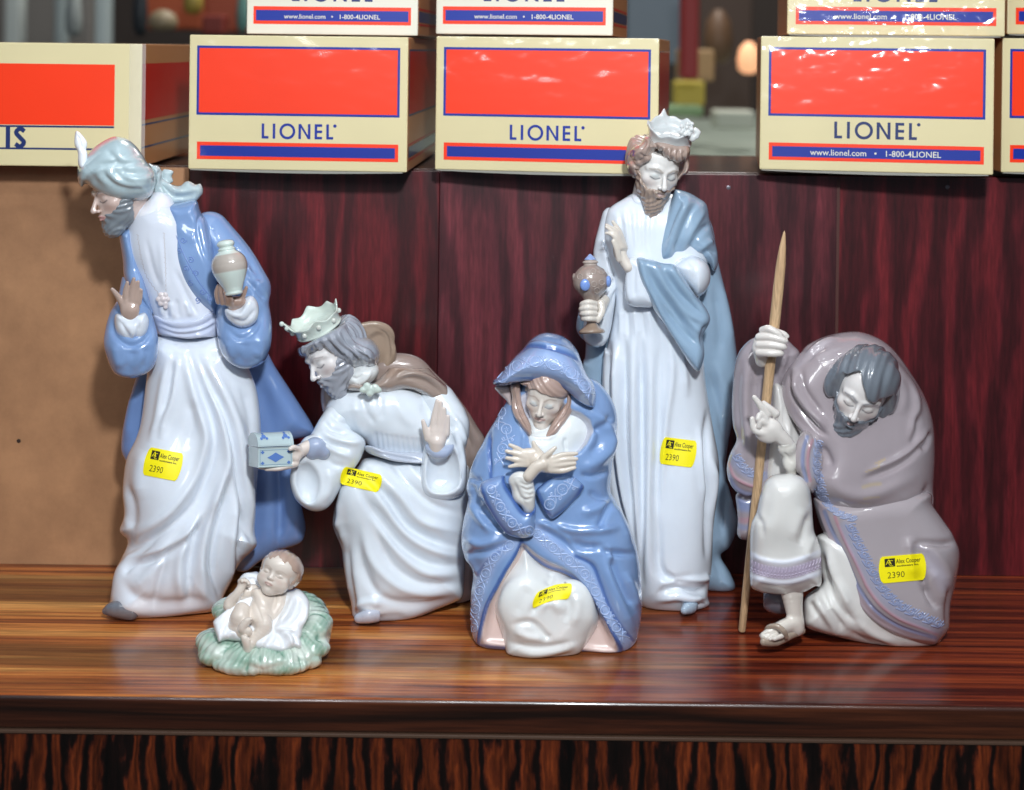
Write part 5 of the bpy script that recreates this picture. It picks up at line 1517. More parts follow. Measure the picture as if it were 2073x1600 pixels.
    f.pill(FC(300, 690, 640, 560, 1010, 330, 960, 100, 300, 300), -20, 200, 20, k=6, op='-')
    fo = []
    for i in range(9):
        t = i / 8
        fo.append(S_(FC(560 + 420 * t, 590 - 170 * t, 620 + 470 * t, 680 - 60 * t, 760 + 560 * t, 800 + 20 * t, 900 + 520 * t, 930 - 60 * t), 3.0, -3.2 if i % 2 else 2.6))
    for i in range(10):
        t = i / 9; x, y = 400 + 1010 * t, 700 + 180 * t ** .7
        fo.append(S_(FC(x + 30, y - 60, x + 10, y + 20, x + 35, y + 95), 2.6, -3.0 if i % 2 else 2.8))
    fo += [S_(FC(1000, 420, 1150, 600, 1350, 700, 1430, 820), 4, -4), S_(FC(1050, 620, 1250, 740, 1330, 920), 4, -4), S_(FC(900, 560, 1080, 760, 1180, 930), 4, -4), S_(FC(760, 600, 900, 760, 1000, 940), 4, -4), S_(FC(680, 640, 760, 760, 860, 850), 3, -3), S_(FC(560, 650, 600, 720, 680, 780), 3, -3)]
    g.part('hair', f, '#9a9faa', fo)
    pk = [(math.radians(180), .75, .28), (math.radians(0), .5, .28), (math.radians(90), .35, .25), (math.radians(-90), .35, .25), (math.radians(45), .2, .2), (math.radians(135), .2, .2)]
    o, at = crown(g, (647, 667, -24), (-.45, -.85, -.31), (.88, -.47, 0), 48, 53, 28, pk, '#cdd8cf', scal=.10)
    bl = [(tuple(at(t, .55, 2)), (5.5, 5.5, 4)) for t in np.radians([-130, -90, -50, -10])]
    g.blob('jewels', bl, '#c9cdc6', parent=o, res=1.2, k=1)
    a0 = math.radians(180)
    bl = [(tuple(at(a0 + dd, s_, 3)), (r_, r_, r_)) for dd, s_, r_ in ((0, .97, 5.5), (-.12, .82, 5), (.1, .8, 5), (-.22, .62, 5), (-.05, .62, 5), (-.3, .45, 5), (-.15, .4, 5.5))]
    g.blob('front_ornament', bl, '#cfdad2', parent=o, res=1.2, k=2)
    sticker(g, (731, 971), 11, w=84, h=37, skew=-.05, sh=.03)
    return g
kneeling_king()
# ================================================================ FIGURINE: kneeling woman in blue cloak
E = fr(900, 650, 4.0); GG = fr(900, 1000, 4.4455)
def cloaked_woman():
    g = Fig('porcelain_figurine', 94.1, 1125, 'kneeling woman figurine in blue hooded cloak with hands crossed on her chest')
    WH, BL, DK, PK = '#dfe2e2', '#7e9cc9', '#3c5c9c', '#d9c3bd'
    Q = [(1012, 835), (985, 880), (960, 935), (944, 985), (948, 1012), (938, 1055), (934, 1095), (940, 1128), (957, 1160), (953, 1205), (952, 1250), (958, 1295), (978, 1322), (1022, 1330), (1120, 1345), (1180, 1335), (1228, 1341), (1262, 1335), (1284, 1312), (1297, 1260), (1300, 1200), (1292, 1120), (1272, 1062), (1245, 1012), (1236, 985), (1246, 900), (1250, 850), (1242, 815), (1222, 785), (1195, 765), (1120, 740), (1060, 760)]
    f = F(925, 1310, 730, 1355, -130, 115, 2.6)
    f.pill(Q, [(1110, 800, 5), (1100, 1000, -5), (1120, 1250, -5)], 80, 80, k=6, sm=4, Tv=[(760, 60), (900, 78), (1040, 84), (1160, 88), (1300, 98)])
    # opening of the cloak: chest hollow and skirt hollow
    lining = GG(690, 450, 640, 560, 560, 700, 480, 840, 400, 1000, 345, 1180, 320, 1350, 400, 1372, 540, 1380, 900, 1420, 1210, 1400, 1330, 1430, 1560, 1435, 1555, 1380, 1480, 1200, 1400, 1050, 1300, 880, 1180, 740, 1050, 660, 930, 610, 820, 540, 740, 470)
    f.pill(lining, -92, 30, 22, k=7, op='-', sm=3)
    chest = E(560, 640, 600, 800, 680, 940, 700, 1000, 900, 1060, 1060, 1080, 1150, 1000, 1200, 900, 1180, 800, 1100, 740, 1040, 720, 900, 600, 700, 560)
    f.pill(chest, -80, 40, 30, k=8, op='-', sm=3)
    rimL = GG(690, 440, 640, 540, 545, 690, 470, 830, 385, 990, 335, 1170, 300, 1340, 330, 1380)
    rimR = GG(690, 420, 760, 530, 850, 600, 940, 655, 1080, 700, 1190, 770, 1290, 880, 1390, 1040, 1480, 1200, 1580, 1370, 1590, 1440)
    fo = [S_(GG(180, 545, 400, 520, 600, 430), 6, -6), S_(GG(180, 560, 260, 640, 300, 740), 6, 4), S_(GG(300, 120, 420, 250, 560, 340), 8, -5),
          S_(GG(1180, 490, 1400, 480, 1520, 530, 1740, 545), 7, -7), S_(GG(1490, 530, 1540, 700, 1640, 900, 1740, 1060), 8, -8), S_(GG(1440, 560, 1500, 800, 1600, 1050, 1700, 1250), 12, 6),
          S_(GG(1370, 330, 1440, 200, 1500, 60), 6, -6), S_(GG(900, 260, 1150, 330, 1400, 330, 1580, 300), 8, 5), S_(GG(960, 260, 1100, 420, 1300, 470), 8, -5),
          S_(E(1100, 1240, 1200, 1260, 1330, 1220), 5, -5), S_(E(1090, 1200, 1220, 1150, 1330, 1020, 1380, 900), 12, 5), S_(E(1160, 1380, 1250, 1430, 1330, 1450), 7, -4), S_(E(1350, 760, 1290, 840, 1180, 900), 7, -4),
          S_(E(190, 1270, 260, 1290, 300, 1280), 5, -5), S_(E(200, 1300, 240, 1400, 300, 1500), 7, -5), S_(E(370, 900, 360, 1050, 380, 1250), 4, -4), S_(E(640, 900, 640, 1000, 600, 1200), 4, 2),
          S_(GG(1180, 560, 1330, 640, 1400, 800, 1480, 1000, 1600, 1200, 1700, 1320), 5, -5), S_(GG(1620, 700, 1700, 900, 1730, 1060), 10, 5)]
    fo += [S_(rimL, 3.2, 4), S_(rimR, 3.2, 4), S_(E(1180, 720, 1280, 800, 1340, 900, 1330, 1050, 1240, 1180), 9, 5), S_(E(1200, 860, 1260, 900, 1250, 1000, 1180, 1080), 8, -5), S_(E(1330, 1440, 1240, 1520, 1100, 1560), 10, 5),
           S_(GG(830, 250, 1000, 330, 1180, 470), 6, 5), S_(GG(840, 300, 1010, 400, 1180, 540), 6, -5), S_(GG(1330, 480, 1480, 500, 1500, 640), 6, 5), S_(E(300, 1000, 240, 1150, 200, 1260), 10, 4), S_(GG(220, 60, 300, 200, 430, 360), 8, 5), S_(GG(180, 400, 330, 460, 520, 400), 9, 5), S_(GG(1520, 80, 1600, 250, 1680, 450), 9, 4)]
    bandL = GG(620, 440, 460, 560, 370, 720, 300, 940, 265, 1130, 260, 1290)
    bandR = GG(800, 330, 960, 470, 1120, 600, 1260, 720, 1350, 860, 1440, 1040, 1560, 1220, 1660, 1350)
    pa = [('p', lining, 4, PK), ('p', chest, 4, '#c9c6cc', .8),
          ('s', bandL, 15, '#9db3dc', .8), ('s', bandR, 17, '#9db3dc', .8),
          ('s', rimL, 4.2, DK, .95), ('s', rimR, 4.4, DK, .95), ('s', GG(330, 1375, 430, 1392, 545, 1400), 6, '#6f83bb', .9), ('s', GG(1200, 1420, 1330, 1450, 1500, 1462, 1590, 1430), 6, '#6f83bb', .9),
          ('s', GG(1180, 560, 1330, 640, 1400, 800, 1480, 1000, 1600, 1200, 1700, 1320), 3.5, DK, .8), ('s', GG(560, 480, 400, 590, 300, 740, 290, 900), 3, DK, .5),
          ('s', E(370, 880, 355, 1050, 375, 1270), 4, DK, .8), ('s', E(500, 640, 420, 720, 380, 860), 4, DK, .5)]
    fo = [(a, b, c * (1.45 if abs(c) < 9 else 1.2), d) if a is not rimL and a is not rimR else (a, b, c, d) for a, b, c, d in fo]
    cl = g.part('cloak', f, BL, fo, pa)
    # white skirt over the knees
    f = F(985, 1235, 1090, 1350, -140, -10, 2.4)
    f.pill(GG(720, 480, 640, 600, 560, 700, 500, 800, 462, 920, 450, 1040, 490, 1180, 525, 1300, 545, 1400, 560, 1460, 660, 1508, 800, 1532, 920, 1522, 1080, 1490, 1200, 1450, 1260, 1380, 1350, 1240, 1388, 1150, 1380, 1060, 1320, 930, 1240, 830, 1160, 760, 1040, 700, 940, 670, 840, 600), [(1070, 1120, -48), (1110, 1280, -62)], 50, 62, k=6, sm=4)
    f.ell((1062, 1225, -92), (50, 55, 24), 24); f.ell((1160, 1225, -88), (40, 50, 22), 24)
    fo = [S_(GG(760, 1100, 840, 1000, 900, 950, 980, 960), 8, -7), S_(GG(820, 1060, 900, 980, 1000, 1000, 1060, 1080), 11, 6), S_(GG(600, 1180, 780, 1160, 900, 1270, 960, 1300), 7, -7), S_(GG(620, 1230, 760, 1290, 900, 1310), 9, 6),
          S_(GG(560, 1330, 760, 1380, 960, 1380, 1180, 1330), 7, -6), S_(GG(640, 1420, 840, 1440, 1040, 1400, 1200, 1350), 9, 6), S_(GG(1100, 900, 1120, 1020, 1080, 1160), 8, -5), S_(GG(1180, 900, 1200, 1040, 1150, 1200), 10, 4), S_(GG(960, 700, 960, 760, 920, 830), 8, -4), S_(GG(760, 840, 700, 960, 640, 1100), 12, -3), S_(GG(720, 1500, 960, 1480, 1140, 1430), 5, -3)]
    g.part('skirt', f, WH, fo, [('s', GG(520, 1340, 545, 1420, 600, 1480), 7, PK, .6), ('s', GG(1084, 800, 1092, 806), 2.2, '#8c8070', .8)])
    # chest
    f = F(1010, 1215, 800, 960, -105, 20, 2.2)
    f.pill(E(640, 1000, 660, 900, 700, 900, 840, 860, 960, 740, 1060, 735, 1140, 790, 1190, 880, 1180, 980, 1130, 1080, 1060, 1200, 800, 1240, 640, 1180), [(1080, 900, -45), (1180, 880, -22)], 44, 44, k=6)
    f.ell((1090, 865, -25), (28, 34, 30), 8)
    g.part('bodice', f, '#dfe5e8', [S_(E(980, 940, 975, 1000, 990, 1060), 4, -4), S_(E(680, 930, 760, 955, 850, 950, 910, 910), 3, 3)])
    # cuffed sleeves
    f = F(960, 1095, 940, 1095, -165, -20, 2.2)
    f.pill(E(480, 1250, 380, 1270, 300, 1310, 275, 1390, 320, 1470, 380, 1560, 450, 1660, 520, 1730, 640, 1760, 720, 1730, 740, 1600, 735, 1470, 700, 1540, 640, 1530, 560, 1400, 500, 1300), [(990, 990, -92), (1060, 1070, -100)], 32, 26, k=6)
    f.pill(E(500, 1270, 520, 1240, 600, 1260, 700, 1330, 740, 1460, 735, 1560, 700, 1560, 640, 1540, 560, 1420), -128, 24, 16, k=5, op='-')
    bc1 = E(360, 1330, 420, 1450, 500, 1580, 600, 1680, 700, 1700)
    rr = E(475, 1250, 480, 1330, 540, 1430, 620, 1550, 690, 1572, 735, 1520)
    rr2 = E(290, 1340, 350, 1480, 440, 1630, 530, 1735, 650, 1760)
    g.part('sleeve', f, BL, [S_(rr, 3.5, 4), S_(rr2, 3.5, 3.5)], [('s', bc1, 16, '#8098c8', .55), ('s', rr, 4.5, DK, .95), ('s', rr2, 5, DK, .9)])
    f = F(1070, 1195, 940, 1065, -150, -20, 2.2)
    f.pill(E(780, 1330, 860, 1270, 940, 1250, 1040, 1260, 1110, 1310, 1130, 1360, 1060, 1440, 980, 1520, 900, 1590, 860, 1600, 800, 1520, 750, 1420, 740, 1370), [(1100, 1000, -98), (1160, 990, -82)], 26, 22, k=5)
    rr3 = E(1120, 1340, 1060, 1440, 980, 1520, 880, 1600); rr4 = E(745, 1370, 800, 1490, 860, 1595)
    g.part('sleeve', f, '#7e9cc9', [S_(rr3, 4, 3.5), S_(rr4, 3, 3)], [('s', rr3, 5.5, DK, .95), ('s', rr4, 5, DK, .9), ('s', E(750, 1350, 850, 1275, 940, 1245), 5, DK, .8)])
    g.blob('inner_sleeve', [((1054, 974, -122), (25, 20, 20)), ((1060, 998, -118), (24, 26, 18)), ((1070, 1022, -110), (13, 18, 14))], '#dedfdd', res=1.6, k=12, folds=[S_(E(600, 1300, 660, 1330, 720, 1310), 3, -2.4), S_(E(610, 1340, 670, 1370, 730, 1350), 3, -2.4), S_(E(640, 1390, 690, 1410, 730, 1390), 3, -2), S_(E(560, 1300, 600, 1400, 660, 1500), 4, -3), S_(E(600, 1420, 660, 1450, 720, 1430), 3, -2.4), S_(E(540, 1280, 600, 1260, 660, 1290), 3, 2)])
    def hd(pts): return [(900 + a / 4, 650 + b / 4, w, r) for a, b, w, r in pts]
    SK = '#d6ccc0'
    g.blob('hand', [((1072, 925, -118), (25, 18, 10))], SK, res=1.2, k=4, chains=[
        hd([(660, 1090, -118, 6.5), (600, 1040, -120, 5.7), (530, 1005, -121, 4.0)]),
        hd([(660, 1110, -120, 6.5), (580, 1075, -122, 5.7), (502, 1055, -122, 4.0)]),
        hd([(660, 1140, -120, 6.5), (580, 1125, -122, 5.7), (505, 1110, -122, 4.0)]),
        hd([(670, 1165, -119, 5.9), (600, 1165, -121, 5.0), (525, 1180, -121, 3.5)]),
        hd([(780, 1080, -116, 7.1), (740, 1030, -118, 6.1), (720, 985, -118, 4.2)]),
        hd([(760, 1130, -117, 14.2), (840, 1190, -110, 11.8)])])
    g.blob('hand', [((1108, 940, -134), (25, 18, 10))], SK, res=1.2, k=4, chains=[
        hd([(680, 1260, -136, 12.5), (740, 1190, -137, 13.0), (800, 1160, -136, 14.2)]),
        hd([(860, 1120, -138, 6.6), (960, 1085, -139, 5.9), (1068, 1075, -136, 3.8)]),
        hd([(870, 1150, -139, 6.6), (970, 1125, -140, 5.9), (1070, 1118, -137, 3.8)]),
        hd([(870, 1180, -139, 6.6), (970, 1165, -140, 5.7), (1055, 1155, -137, 3.8)]),
        hd([(860, 1210, -138, 6.5), (960, 1215, -139, 5.4), (1055, 1190, -136, 3.5)]),
        hd([(800, 1110, -140, 7.1), (850, 1070, -143, 5.9), (895, 1028, -142, 4.0)])], folds=None)
    # head, hair, hood
    h = Head(g, (1090.5, 842, -92), 65, -10, 27, 11)
    f = face_field({'w': .93, 'nose': .7, 'neck': 1, 'soft': 1})
    h.build('face', f, face_cols('#e2d9d0', brow='#b8a69b', lip='#cda9a3', line='#7b8390', lid='#ccd3d5', W_=.93))
    f = F(1025, 1185, 760, 895, -85, 40, 1.5)
    f.pill(E(530, 520, 545, 620, 540, 700, 560, 760, 600, 830, 650, 900, 690, 935, 710, 890, 690, 820, 650, 740, 625, 640, 615, 530, 600, 490), [(1040, 800, -38), (1070, 870, -66)], 22, 13, k=4)
    f.pill(E(800, 500, 900, 505, 1000, 560, 1030, 620, 1040, 700, 1000, 790, 950, 860, 900, 930, 850, 950, 800, 948, 830, 900, 860, 840, 920, 750, 970, 680, 985, 620, 960, 595, 900, 610, 840, 600, 800, 550), [(1130, 790, -58), (1150, 820, -48), (1115, 880, -62)], 20, 13, k=4)
    f.pill(E(610, 500, 700, 480, 800, 480, 780, 520, 720, 540, 650, 530), -62, 22, 12, k=4)
    fo = [S_(E(560, 540, 575, 680, 620, 800, 680, 900), 2.4, -3), S_(E(590, 520, 600, 660, 650, 790, 700, 860), 2.2, -2.6), S_(E(540, 600, 560, 740, 600, 820), 2, 2), S_(E(1020, 640, 1000, 740, 920, 840, 860, 930), 2.4, -3), S_(E(990, 680, 960, 760, 900, 850, 830, 935), 2.2, -2.6), S_(E(1035, 680, 1010, 780, 960, 850), 2, 2), S_(E(820, 520, 880, 580, 960, 590), 2, -2), S_(E(860, 510, 920, 550, 990, 580), 2, 2)]
    g.part('hair', f, '#ae968c', fo, rx=1)
    hf = G(-1.0, 1.0, .1, 1.2, -.9, 1.1, .026)
    hf.ell((0, .22, -.12), (.74, .83, .93), .02)
    X, Y, Z = hf.U, hf.V, hf.Wd
    hl = .46 - .30 * np.clip(np.abs(X + .18) - .05, 0, 1) ** .8 + .0 * Z
    hf.f = -smin(-hf.f, -((hl - Y) + 0 * hf.f).astype(np.float32), .05)
    h.build('front_hair', hf, '#ae968c', disp=lambda v, N: .014 * np.sin(16 * (v[:, 0] * .8 + v[:, 1]) + 3 * v[:, 2]) + .008 * np.sin(37 * (v[:, 0] * .8 + v[:, 1])))
    # hood with turned-back embroidered edge
    f = F(985, 1225, 665, 850, -115, 110, 2.0)
    f.pill(E(400, 520, 395, 480, 440, 450, 500, 370, 570, 290, 640, 220, 690, 160, 750, 115, 810, 95, 880, 100, 960, 125, 1030, 180, 1080, 250, 1110, 330, 1150, 430, 1200, 500, 1228, 590, 1225, 660, 1210, 705, 1160, 700, 1080, 650, 1000, 580, 900, 530, 760, 498, 620, 500, 500, 525), [(1010, 795, -48), (1095, 775, -52), (1190, 815, -45), (1100, 690, 5)], 86, 54, k=6)
    f.ell((1092, 822, -86), (54, 44, 76), 8, op='-')
    rimH = E(400, 505, 480, 490, 600, 475, 760, 475, 900, 510, 1000, 555, 1080, 625, 1160, 680, 1210, 690)
    b0 = E(600, 265, 690, 205, 800, 210, 920, 240, 1040, 290, 1120, 370)
    bandH = E(480, 430, 600, 350, 740, 330, 880, 350, 1000, 400, 1100, 480, 1180, 600)
    g.part('hood', f, BL, [S_(rimH, 4, 5), S_(b0, 3.5, -3), S_(E(620, 240, 720, 180, 830, 190, 960, 220, 1070, 270), 4, 3)], [('s', rimH, 5.5, DK, .95), ('s', b0, 4, DK, .85), ('s', bandH, 24, '#9db3dc', .8)])
    # hood lining and inner side
    f = F(990, 1060, 770, 850, -70, 20, 2.0)
    f.pill(E(405, 530, 530, 520, 545, 620, 545, 720, 500, 650, 440, 590), -22, 16, 8, k=3)
    g.part('hood_lining', f, '#c3b5b4', None)
    f = F(1140, 1215, 790, 850, -70, 20, 2.0)
    f.pill(E(1030, 620, 1120, 680, 1200, 705, 1160, 725, 1050, 725, 1020, 680), -30, 16, 8, k=3)
    g.part('hood_lining', f, '#c3b5b4', None)
    # modelled embroidery
    g.tube('embroidery', floral(E(440, 480, 520, 410, 640, 340, 760, 330, 890, 355, 1010, 410, 1110, 500, 1190, 610), 30, 19), '#a3b8e0', cl)
    g.tube('embroidery', floral(E(480, 700, 430, 800, 520, 910, 470, 1040, 440, 1180), 28, 22), '#a3b8e0', cl)
    g.tube('embroidery', floral(bc1, 25, 20), '#a3b8e0', cl)
    g.tube('embroidery', floral(E(830, 1520, 900, 1420, 990, 1340, 1080, 1310), 30, 20), '#a3b8e0', cl)
    g.tube('embroidery', floral(bandL, 24, 19), '#a3b8e0', cl)
    g.tube('embroidery', floral(bandR, 25, 21), '#a3b8e0', cl)
    sticker(g, (1118, 1201), -13, w=80, h=30, skew=-.5, bend=lambda s, t: (0, 22 * (abs(s - .55) ** 1.6) * (1 if s < .55 else .9)))
cloaked_woman()
# ================================================================ FIGURINE: standing king with goblet
HH = fr(1140, 200, 2.857); I = fr(1140, 700, 2.807); FK = fr(1250, 210, 6.4); HK = fr(1160, 420, 5.336)
def standing_king():
    g = Fig('porcelain_figurine', 100.6, 1340, 'tall upright crowned king figurine in white robe and grey blue mantle, holding a round goblet')
    WH, CB = '#dae2ec', '#92abc2'
    # mantle behind
    f = F(1180, 1500, 380, 1215, 10, 125, 3.2)
    f.pill(HH(420, 560, 300, 640, 250, 800, 200, 1000, 140, 1300, 125, 1500) + I(100, 100, 110, 400, 200, 900, 500, 1300, 845, 1400, 975, 1386, 950, 1290, 895, 1195, 945, 1150, 985, 1060, 993, 980, 950, 850, 925, 720, 940, 560, 965, 420, 985, 250, 990, 100, 975, -60, 940, -240) + HH(900, 950, 850, 700, 700, 560), [(1340, 500, 45), (1240, 700, 60), (1460, 800, 60), (1460, 1150, 70)], 38, 36, k=6)
    fo = [S_(HH(900, 1050, 950, 1250, 975, 1450), 9, 5), S_(HH(870, 1080, 900, 1300, 900, 1500), 9, -6), S_(I(820, 150, 880, 350, 930, 560), 10, -7), S_(I(860, 80, 920, 250, 950, 420), 11, 6), S_(I(880, 620, 920, 800, 960, 960), 11, 6), S_(I(870, 700, 890, 900, 900, 1100), 8, -7), S_(I(850, 1180, 880, 1280, 900, 1390), 8, -4), S_(I(940, 620, 920, 720, 940, 800), 8, -5)]
    g.part('mantle_back', f, CB, fo)
    # robe
    f = F(1195, 1475, 385, 1260, -110, 85, 3.0)
    f.pill(HH(400, 560, 330, 590, 280, 622, 252, 660, 235, 760, 245, 900, 290, 1050, 300, 1150, 285, 1280, 250, 1450) + I(235, 0, 222, 150, 222, 320, 235, 560, 270, 900, 330, 1200, 400, 1400, 440, 1480, 520, 1520, 640, 1536, 735, 1532, 800, 1502, 835, 1470, 822, 1420, 842, 1300, 848, 1200, 852, 1040, 882, 800, 885, 650, 850, 450, 810, 200, 800, 60) + HH(800, 1300, 790, 1150, 830, 1000, 840, 850, 800, 660, 700, 570, 560, 560), [(1320, 480, -5), (1310, 800, -5), (1370, 1200, -12)], 66, 78, k=8, Tv=[(400, 44), (600, 56), (800, 62), (1000, 68), (1260, 76)])
    fo = []
    for pts, w, a in [
        (I(260, 0, 250, 200, 262, 500, 300, 800, 380, 1100), 8, -8), (I(300, -40, 300, 200, 310, 500, 350, 850, 420, 1200), 10, 7), (I(350, -40, 345, 250, 345, 500, 370, 800, 430, 1300), 8, -8),
        (I(400, -60, 400, 250, 400, 600, 420, 900, 460, 1300), 11, 6), (I(440, -60, 445, 250, 450, 600, 450, 900, 450, 1350), 7, -8), (I(490, -80, 500, 250, 490, 600, 480, 900, 490, 1400), 12, 6),
        (I(560, -60, 540, 200, 545, 500, 530, 800, 530, 1100), 7, -4), (I(600, -80, 620, 150, 590, 400, 570, 600, 560, 850), 9, 4), (I(640, -80, 680, 100, 700, 300), 9, 4), (I(545, 1000, 545, 1250, 620, 1330, 740, 1320), 9, -7),
        (I(820, 380, 815, 640, 830, 900, 815, 1200), 7, -9), (I(850, 640, 860, 780, 840, 980, 835, 1200), 7, 5), (I(770, 450, 790, 700, 810, 900), 8, 4), (I(560, 1350, 660, 1330, 790, 1330, 830, 1300), 7, 5), (I(540, 1400, 650, 1380, 760, 1400, 820, 1370), 7, -6), (I(520, 1450, 640, 1430, 740, 1440, 820, 1430), 8, 5), (I(680, 1490, 760, 1470, 820, 1470), 5, -3)]:
        fo.append((pts, w * .92, a * 1.8))
    for i in range(7): fo.append(S_(HH(330 + i * 40, 1215, 333 + i * 42, 1290, 330 + i * 50, 1400), 4.5, -3.4 if i % 2 else 3))
    for i in range(9): fo.append(S_(HH(300 + i * 28, 640 + (i - 4) ** 2 * 1.0, 320 + i * 24, 760, 330 + i * 24, 900), 5.5, (-2.4 if i % 2 else 2) * (.5 + .5 * ((i * 7) % 5) / 4)))
    f.ell((1388, 960, -48), (32, 60, 24), 26); f.ell((1380, 1060, -50), (40, 120, 30), 26)
    g.part('robe', f, WH, fo)
    f = F(1355, 1415, 1220, 1258, -125, -60, 1.8)
    f.chain([(1386, 1236, -80, 9), (1396, 1228, -66, 16), (1397, 1222, -56, 16)], 4)
    g.part('shoe', f, '#a3b6c8')
    # left arm and sleeve with the goblet
    f = F(1175, 1290, 420, 720, -110, 60, 2.3)
    f.chain([(1240, 440, 5, 22), (1225, 510, 10, 24), (1228, 570, -5, 24)], 8)
    f.pill(HH(215, 830, 205, 900, 225, 1040, 200, 1120, 160, 1180, 120, 1290, 115, 1370, 130, 1410, 165, 1432, 210, 1438, 250, 1410, 275, 1340, 290, 1250, 305, 1140, 310, 1040, 290, 930, 260, 850), [(1220, 520, 0), (1205, 660, -28)], 30, 26, k=8)
    g.part('sleeve', f, WH, [S_(HH(230, 1140, 270, 1090, 300, 1040), 4, -4), S_(HH(240, 1180, 280, 1120, 305, 1080), 4, 3), S_(HH(250, 1240, 285, 1170, 303, 1110), 4, -3), S_(HH(130, 1400, 200, 1425, 260, 1370), 4, 2), S_(HH(255, 1000, 240, 1050, 230, 1100), 5, -4)])
    f = F(1160, 1205, 630, 700, -40, 40, 2.0)
    f.pill(HH(120, 1150, 85, 1250, 75, 1330, 100, 1380, 140, 1400, 160, 1300, 160, 1180), 0, 22, 16, k=5)
    g.part('mantle_hem', f, CB)
    def hk(pts): return [(1160 + a / 5.336, 420 + b / 5.336, w, r) for a, b, w, r in pts]
    pr = [(0, 0), (.01, 3), (.03, 6), (.05, 9.5), (.066, 12), (.075, 12.5), (.08, 10.5), (.092, 15), (.108, 16.5), (.12, 15), (.13, 13.5), (.145, 14.5), (.16, 19), (.20, 27), (.25, 33), (.30, 36), (.35, 37), (.40, 36), (.45, 32), (.50, 25), (.54, 19), (.57, 16), (.60, 14), (.70, 12), (.85, 10), (.88, 11), (.91, 15), (.94, 22), (.96, 26), (.975, 27), (.99, 26), (1, 24), (1, 0)]
    pr = [(0, 0)] + [tuple(x) for x in cat(pr[1:-1], 2)] + [(1, 0)]
    go = g.lathe('goblet', (1194.5, 514), (1198.5, 676), pr, -92, '#9c8f88', [(0, '#8fa6d6'), (.077, '#b3a79f'), (.14, '#9c8d85'), (.86, '#9a8676')])
    g.blob('cabochon', [((1184.5, 577, -126), (10.5, 12.5, 6))], '#7b9ad8', parent=go, res=1.2, k=1, cast=False)
    g.blob('cabochon', [((1231.5, 570, -103), (6, 12, 9))], '#7b9ad8', parent=go, res=1.2, k=1, cast=False)
    g.blob('cabochon', [((1162, 562, -96), (4, 9, 8))], '#8d7f78', parent=go, res=1.2, k=1, cast=False)
    g.tube('relief', [(ring(*HK(x, y)[0], 5.5, 5.5), 1.2) for x, y in ((225, 830), (310, 690), (310, 810), (260, 900), (220, 690), (75, 750), (320, 915))], '#a89b93', go)
    g.blob('hand', [((1194, 632, -88), (18, 20, 14))], '#ddd6cc', res=1.2, k=2.2, chains=[
        hk([(240, 1040, -106, 6.2), (170, 1025, -116, 6.4), (105, 1040, -108, 5.6), (90, 1060, -96, 5)]),
        hk([(240, 1095, -108, 6.2), (165, 1085, -117, 6.4), (95, 1095, -108, 5.6), (84, 1110, -96, 5)]),
        hk([(240, 1150, -108, 6.2), (170, 1145, -117, 6.4), (105, 1150, -108, 5.6), (92, 1160, -96, 5)]),
        hk([(240, 1205, -106, 5.8), (175, 1202, -115, 6), (118, 1205, -106, 5.2), (105, 1205, -96, 4.6)]),
        hk([(300, 1040, -92, 9), (310, 1120, -98, 8), (285, 1190, -104, 6.5), (270, 1225, -104, 5)]),
        hk([(290, 1080, -80, 14), (330, 1010, -60, 13)])])
    # raised right hand
    g.blob('hand', [((1255, 506, -92), (14, 24, 10))], '#d8d0c6', res=1.2, k=3, chains=[
        hk([(600, 650, -96, 11), (560, 590, -94, 11), (520, 520, -92, 12)]),
        hk([(560, 440, -92, 6.6), (500, 260, -96, 5.6), (430, 155, -100, 3.2)]),
        hk([(545, 430, -96, 6.8), (470, 270, -102, 5.8), (362, 190, -104, 3.2)]),
        hk([(530, 430, -100, 6.8), (460, 290, -107, 5.8), (360, 212, -109, 3.2)]),
        hk([(510, 430, -103, 6.8), (450, 320, -110, 5.8), (400, 285, -110, 4), (356, 278, -108, 3)]),
        hk([(500, 560, -100, 7), (470, 450, -108, 5.8), (435, 370, -112, 4.4)])])
    # shoulder mantle, elbow, cuff and hanging end
    f = F(1320, 1465, 375, 560, -95, 60, 2.4)
    f.pill(HH(640, 540, 660, 525, 720, 540, 780, 572, 830, 612, 848, 700, 870, 790, 892, 880, 895, 960, 870, 1000, 845, 960, 800, 925, 740, 908, 680, 925, 640, 950, 560, 950, 545, 870, 560, 780, 590, 690), [(1350, 480, -28), (1430, 500, 0)], 50, 44, k=6)
    fo = [S_(HH(700, 560, 640, 680, 580, 850), 6, -5), S_(HH(740, 560, 660, 720, 600, 900), 7, 5), S_(HH(780, 590, 700, 740, 640, 920), 6, -6), S_(HH(820, 640, 760, 740, 680, 900), 7, 5), S_(HH(850, 720, 790, 780, 720, 880), 6, -6), S_(HH(870, 820, 830, 840, 770, 890), 7, 5), S_(HH(890, 900, 850, 880, 800, 900), 5, -4)]
    g.part('shoulder_mantle', f, CB, fo)
    f = F(1355, 1445, 505, 610, -110, 20, 2.2)
    f.pill(HH(640, 960, 700, 915, 760, 908, 820, 938, 850, 990, 850, 1060, 820, 1120, 775, 1145, 740, 1110, 690, 1060, 650, 1010), -48, 48, 34, k=6)
    g.part('elbow', f, WH, [S_(HH(720, 930, 760, 980, 760, 1080), 7, -3)])
    f = F(1255, 1365, 505, 640, -125, -10, 2.2)
    f.pill(HH(372, 935, 400, 915, 450, 915, 480, 940, 540, 1050, 540, 1150, 520, 1205, 450, 1207, 400, 1202, 362, 1172, 356, 1100, 362, 1010), -78, 32, 26, k=6)
    g.part('forearm_sleeve', f, WH, [S_(HH(385, 930, 370, 1050, 380, 1180), 4, 3), S_(HH(420, 940, 410, 1060, 420, 1180), 6, -3)])
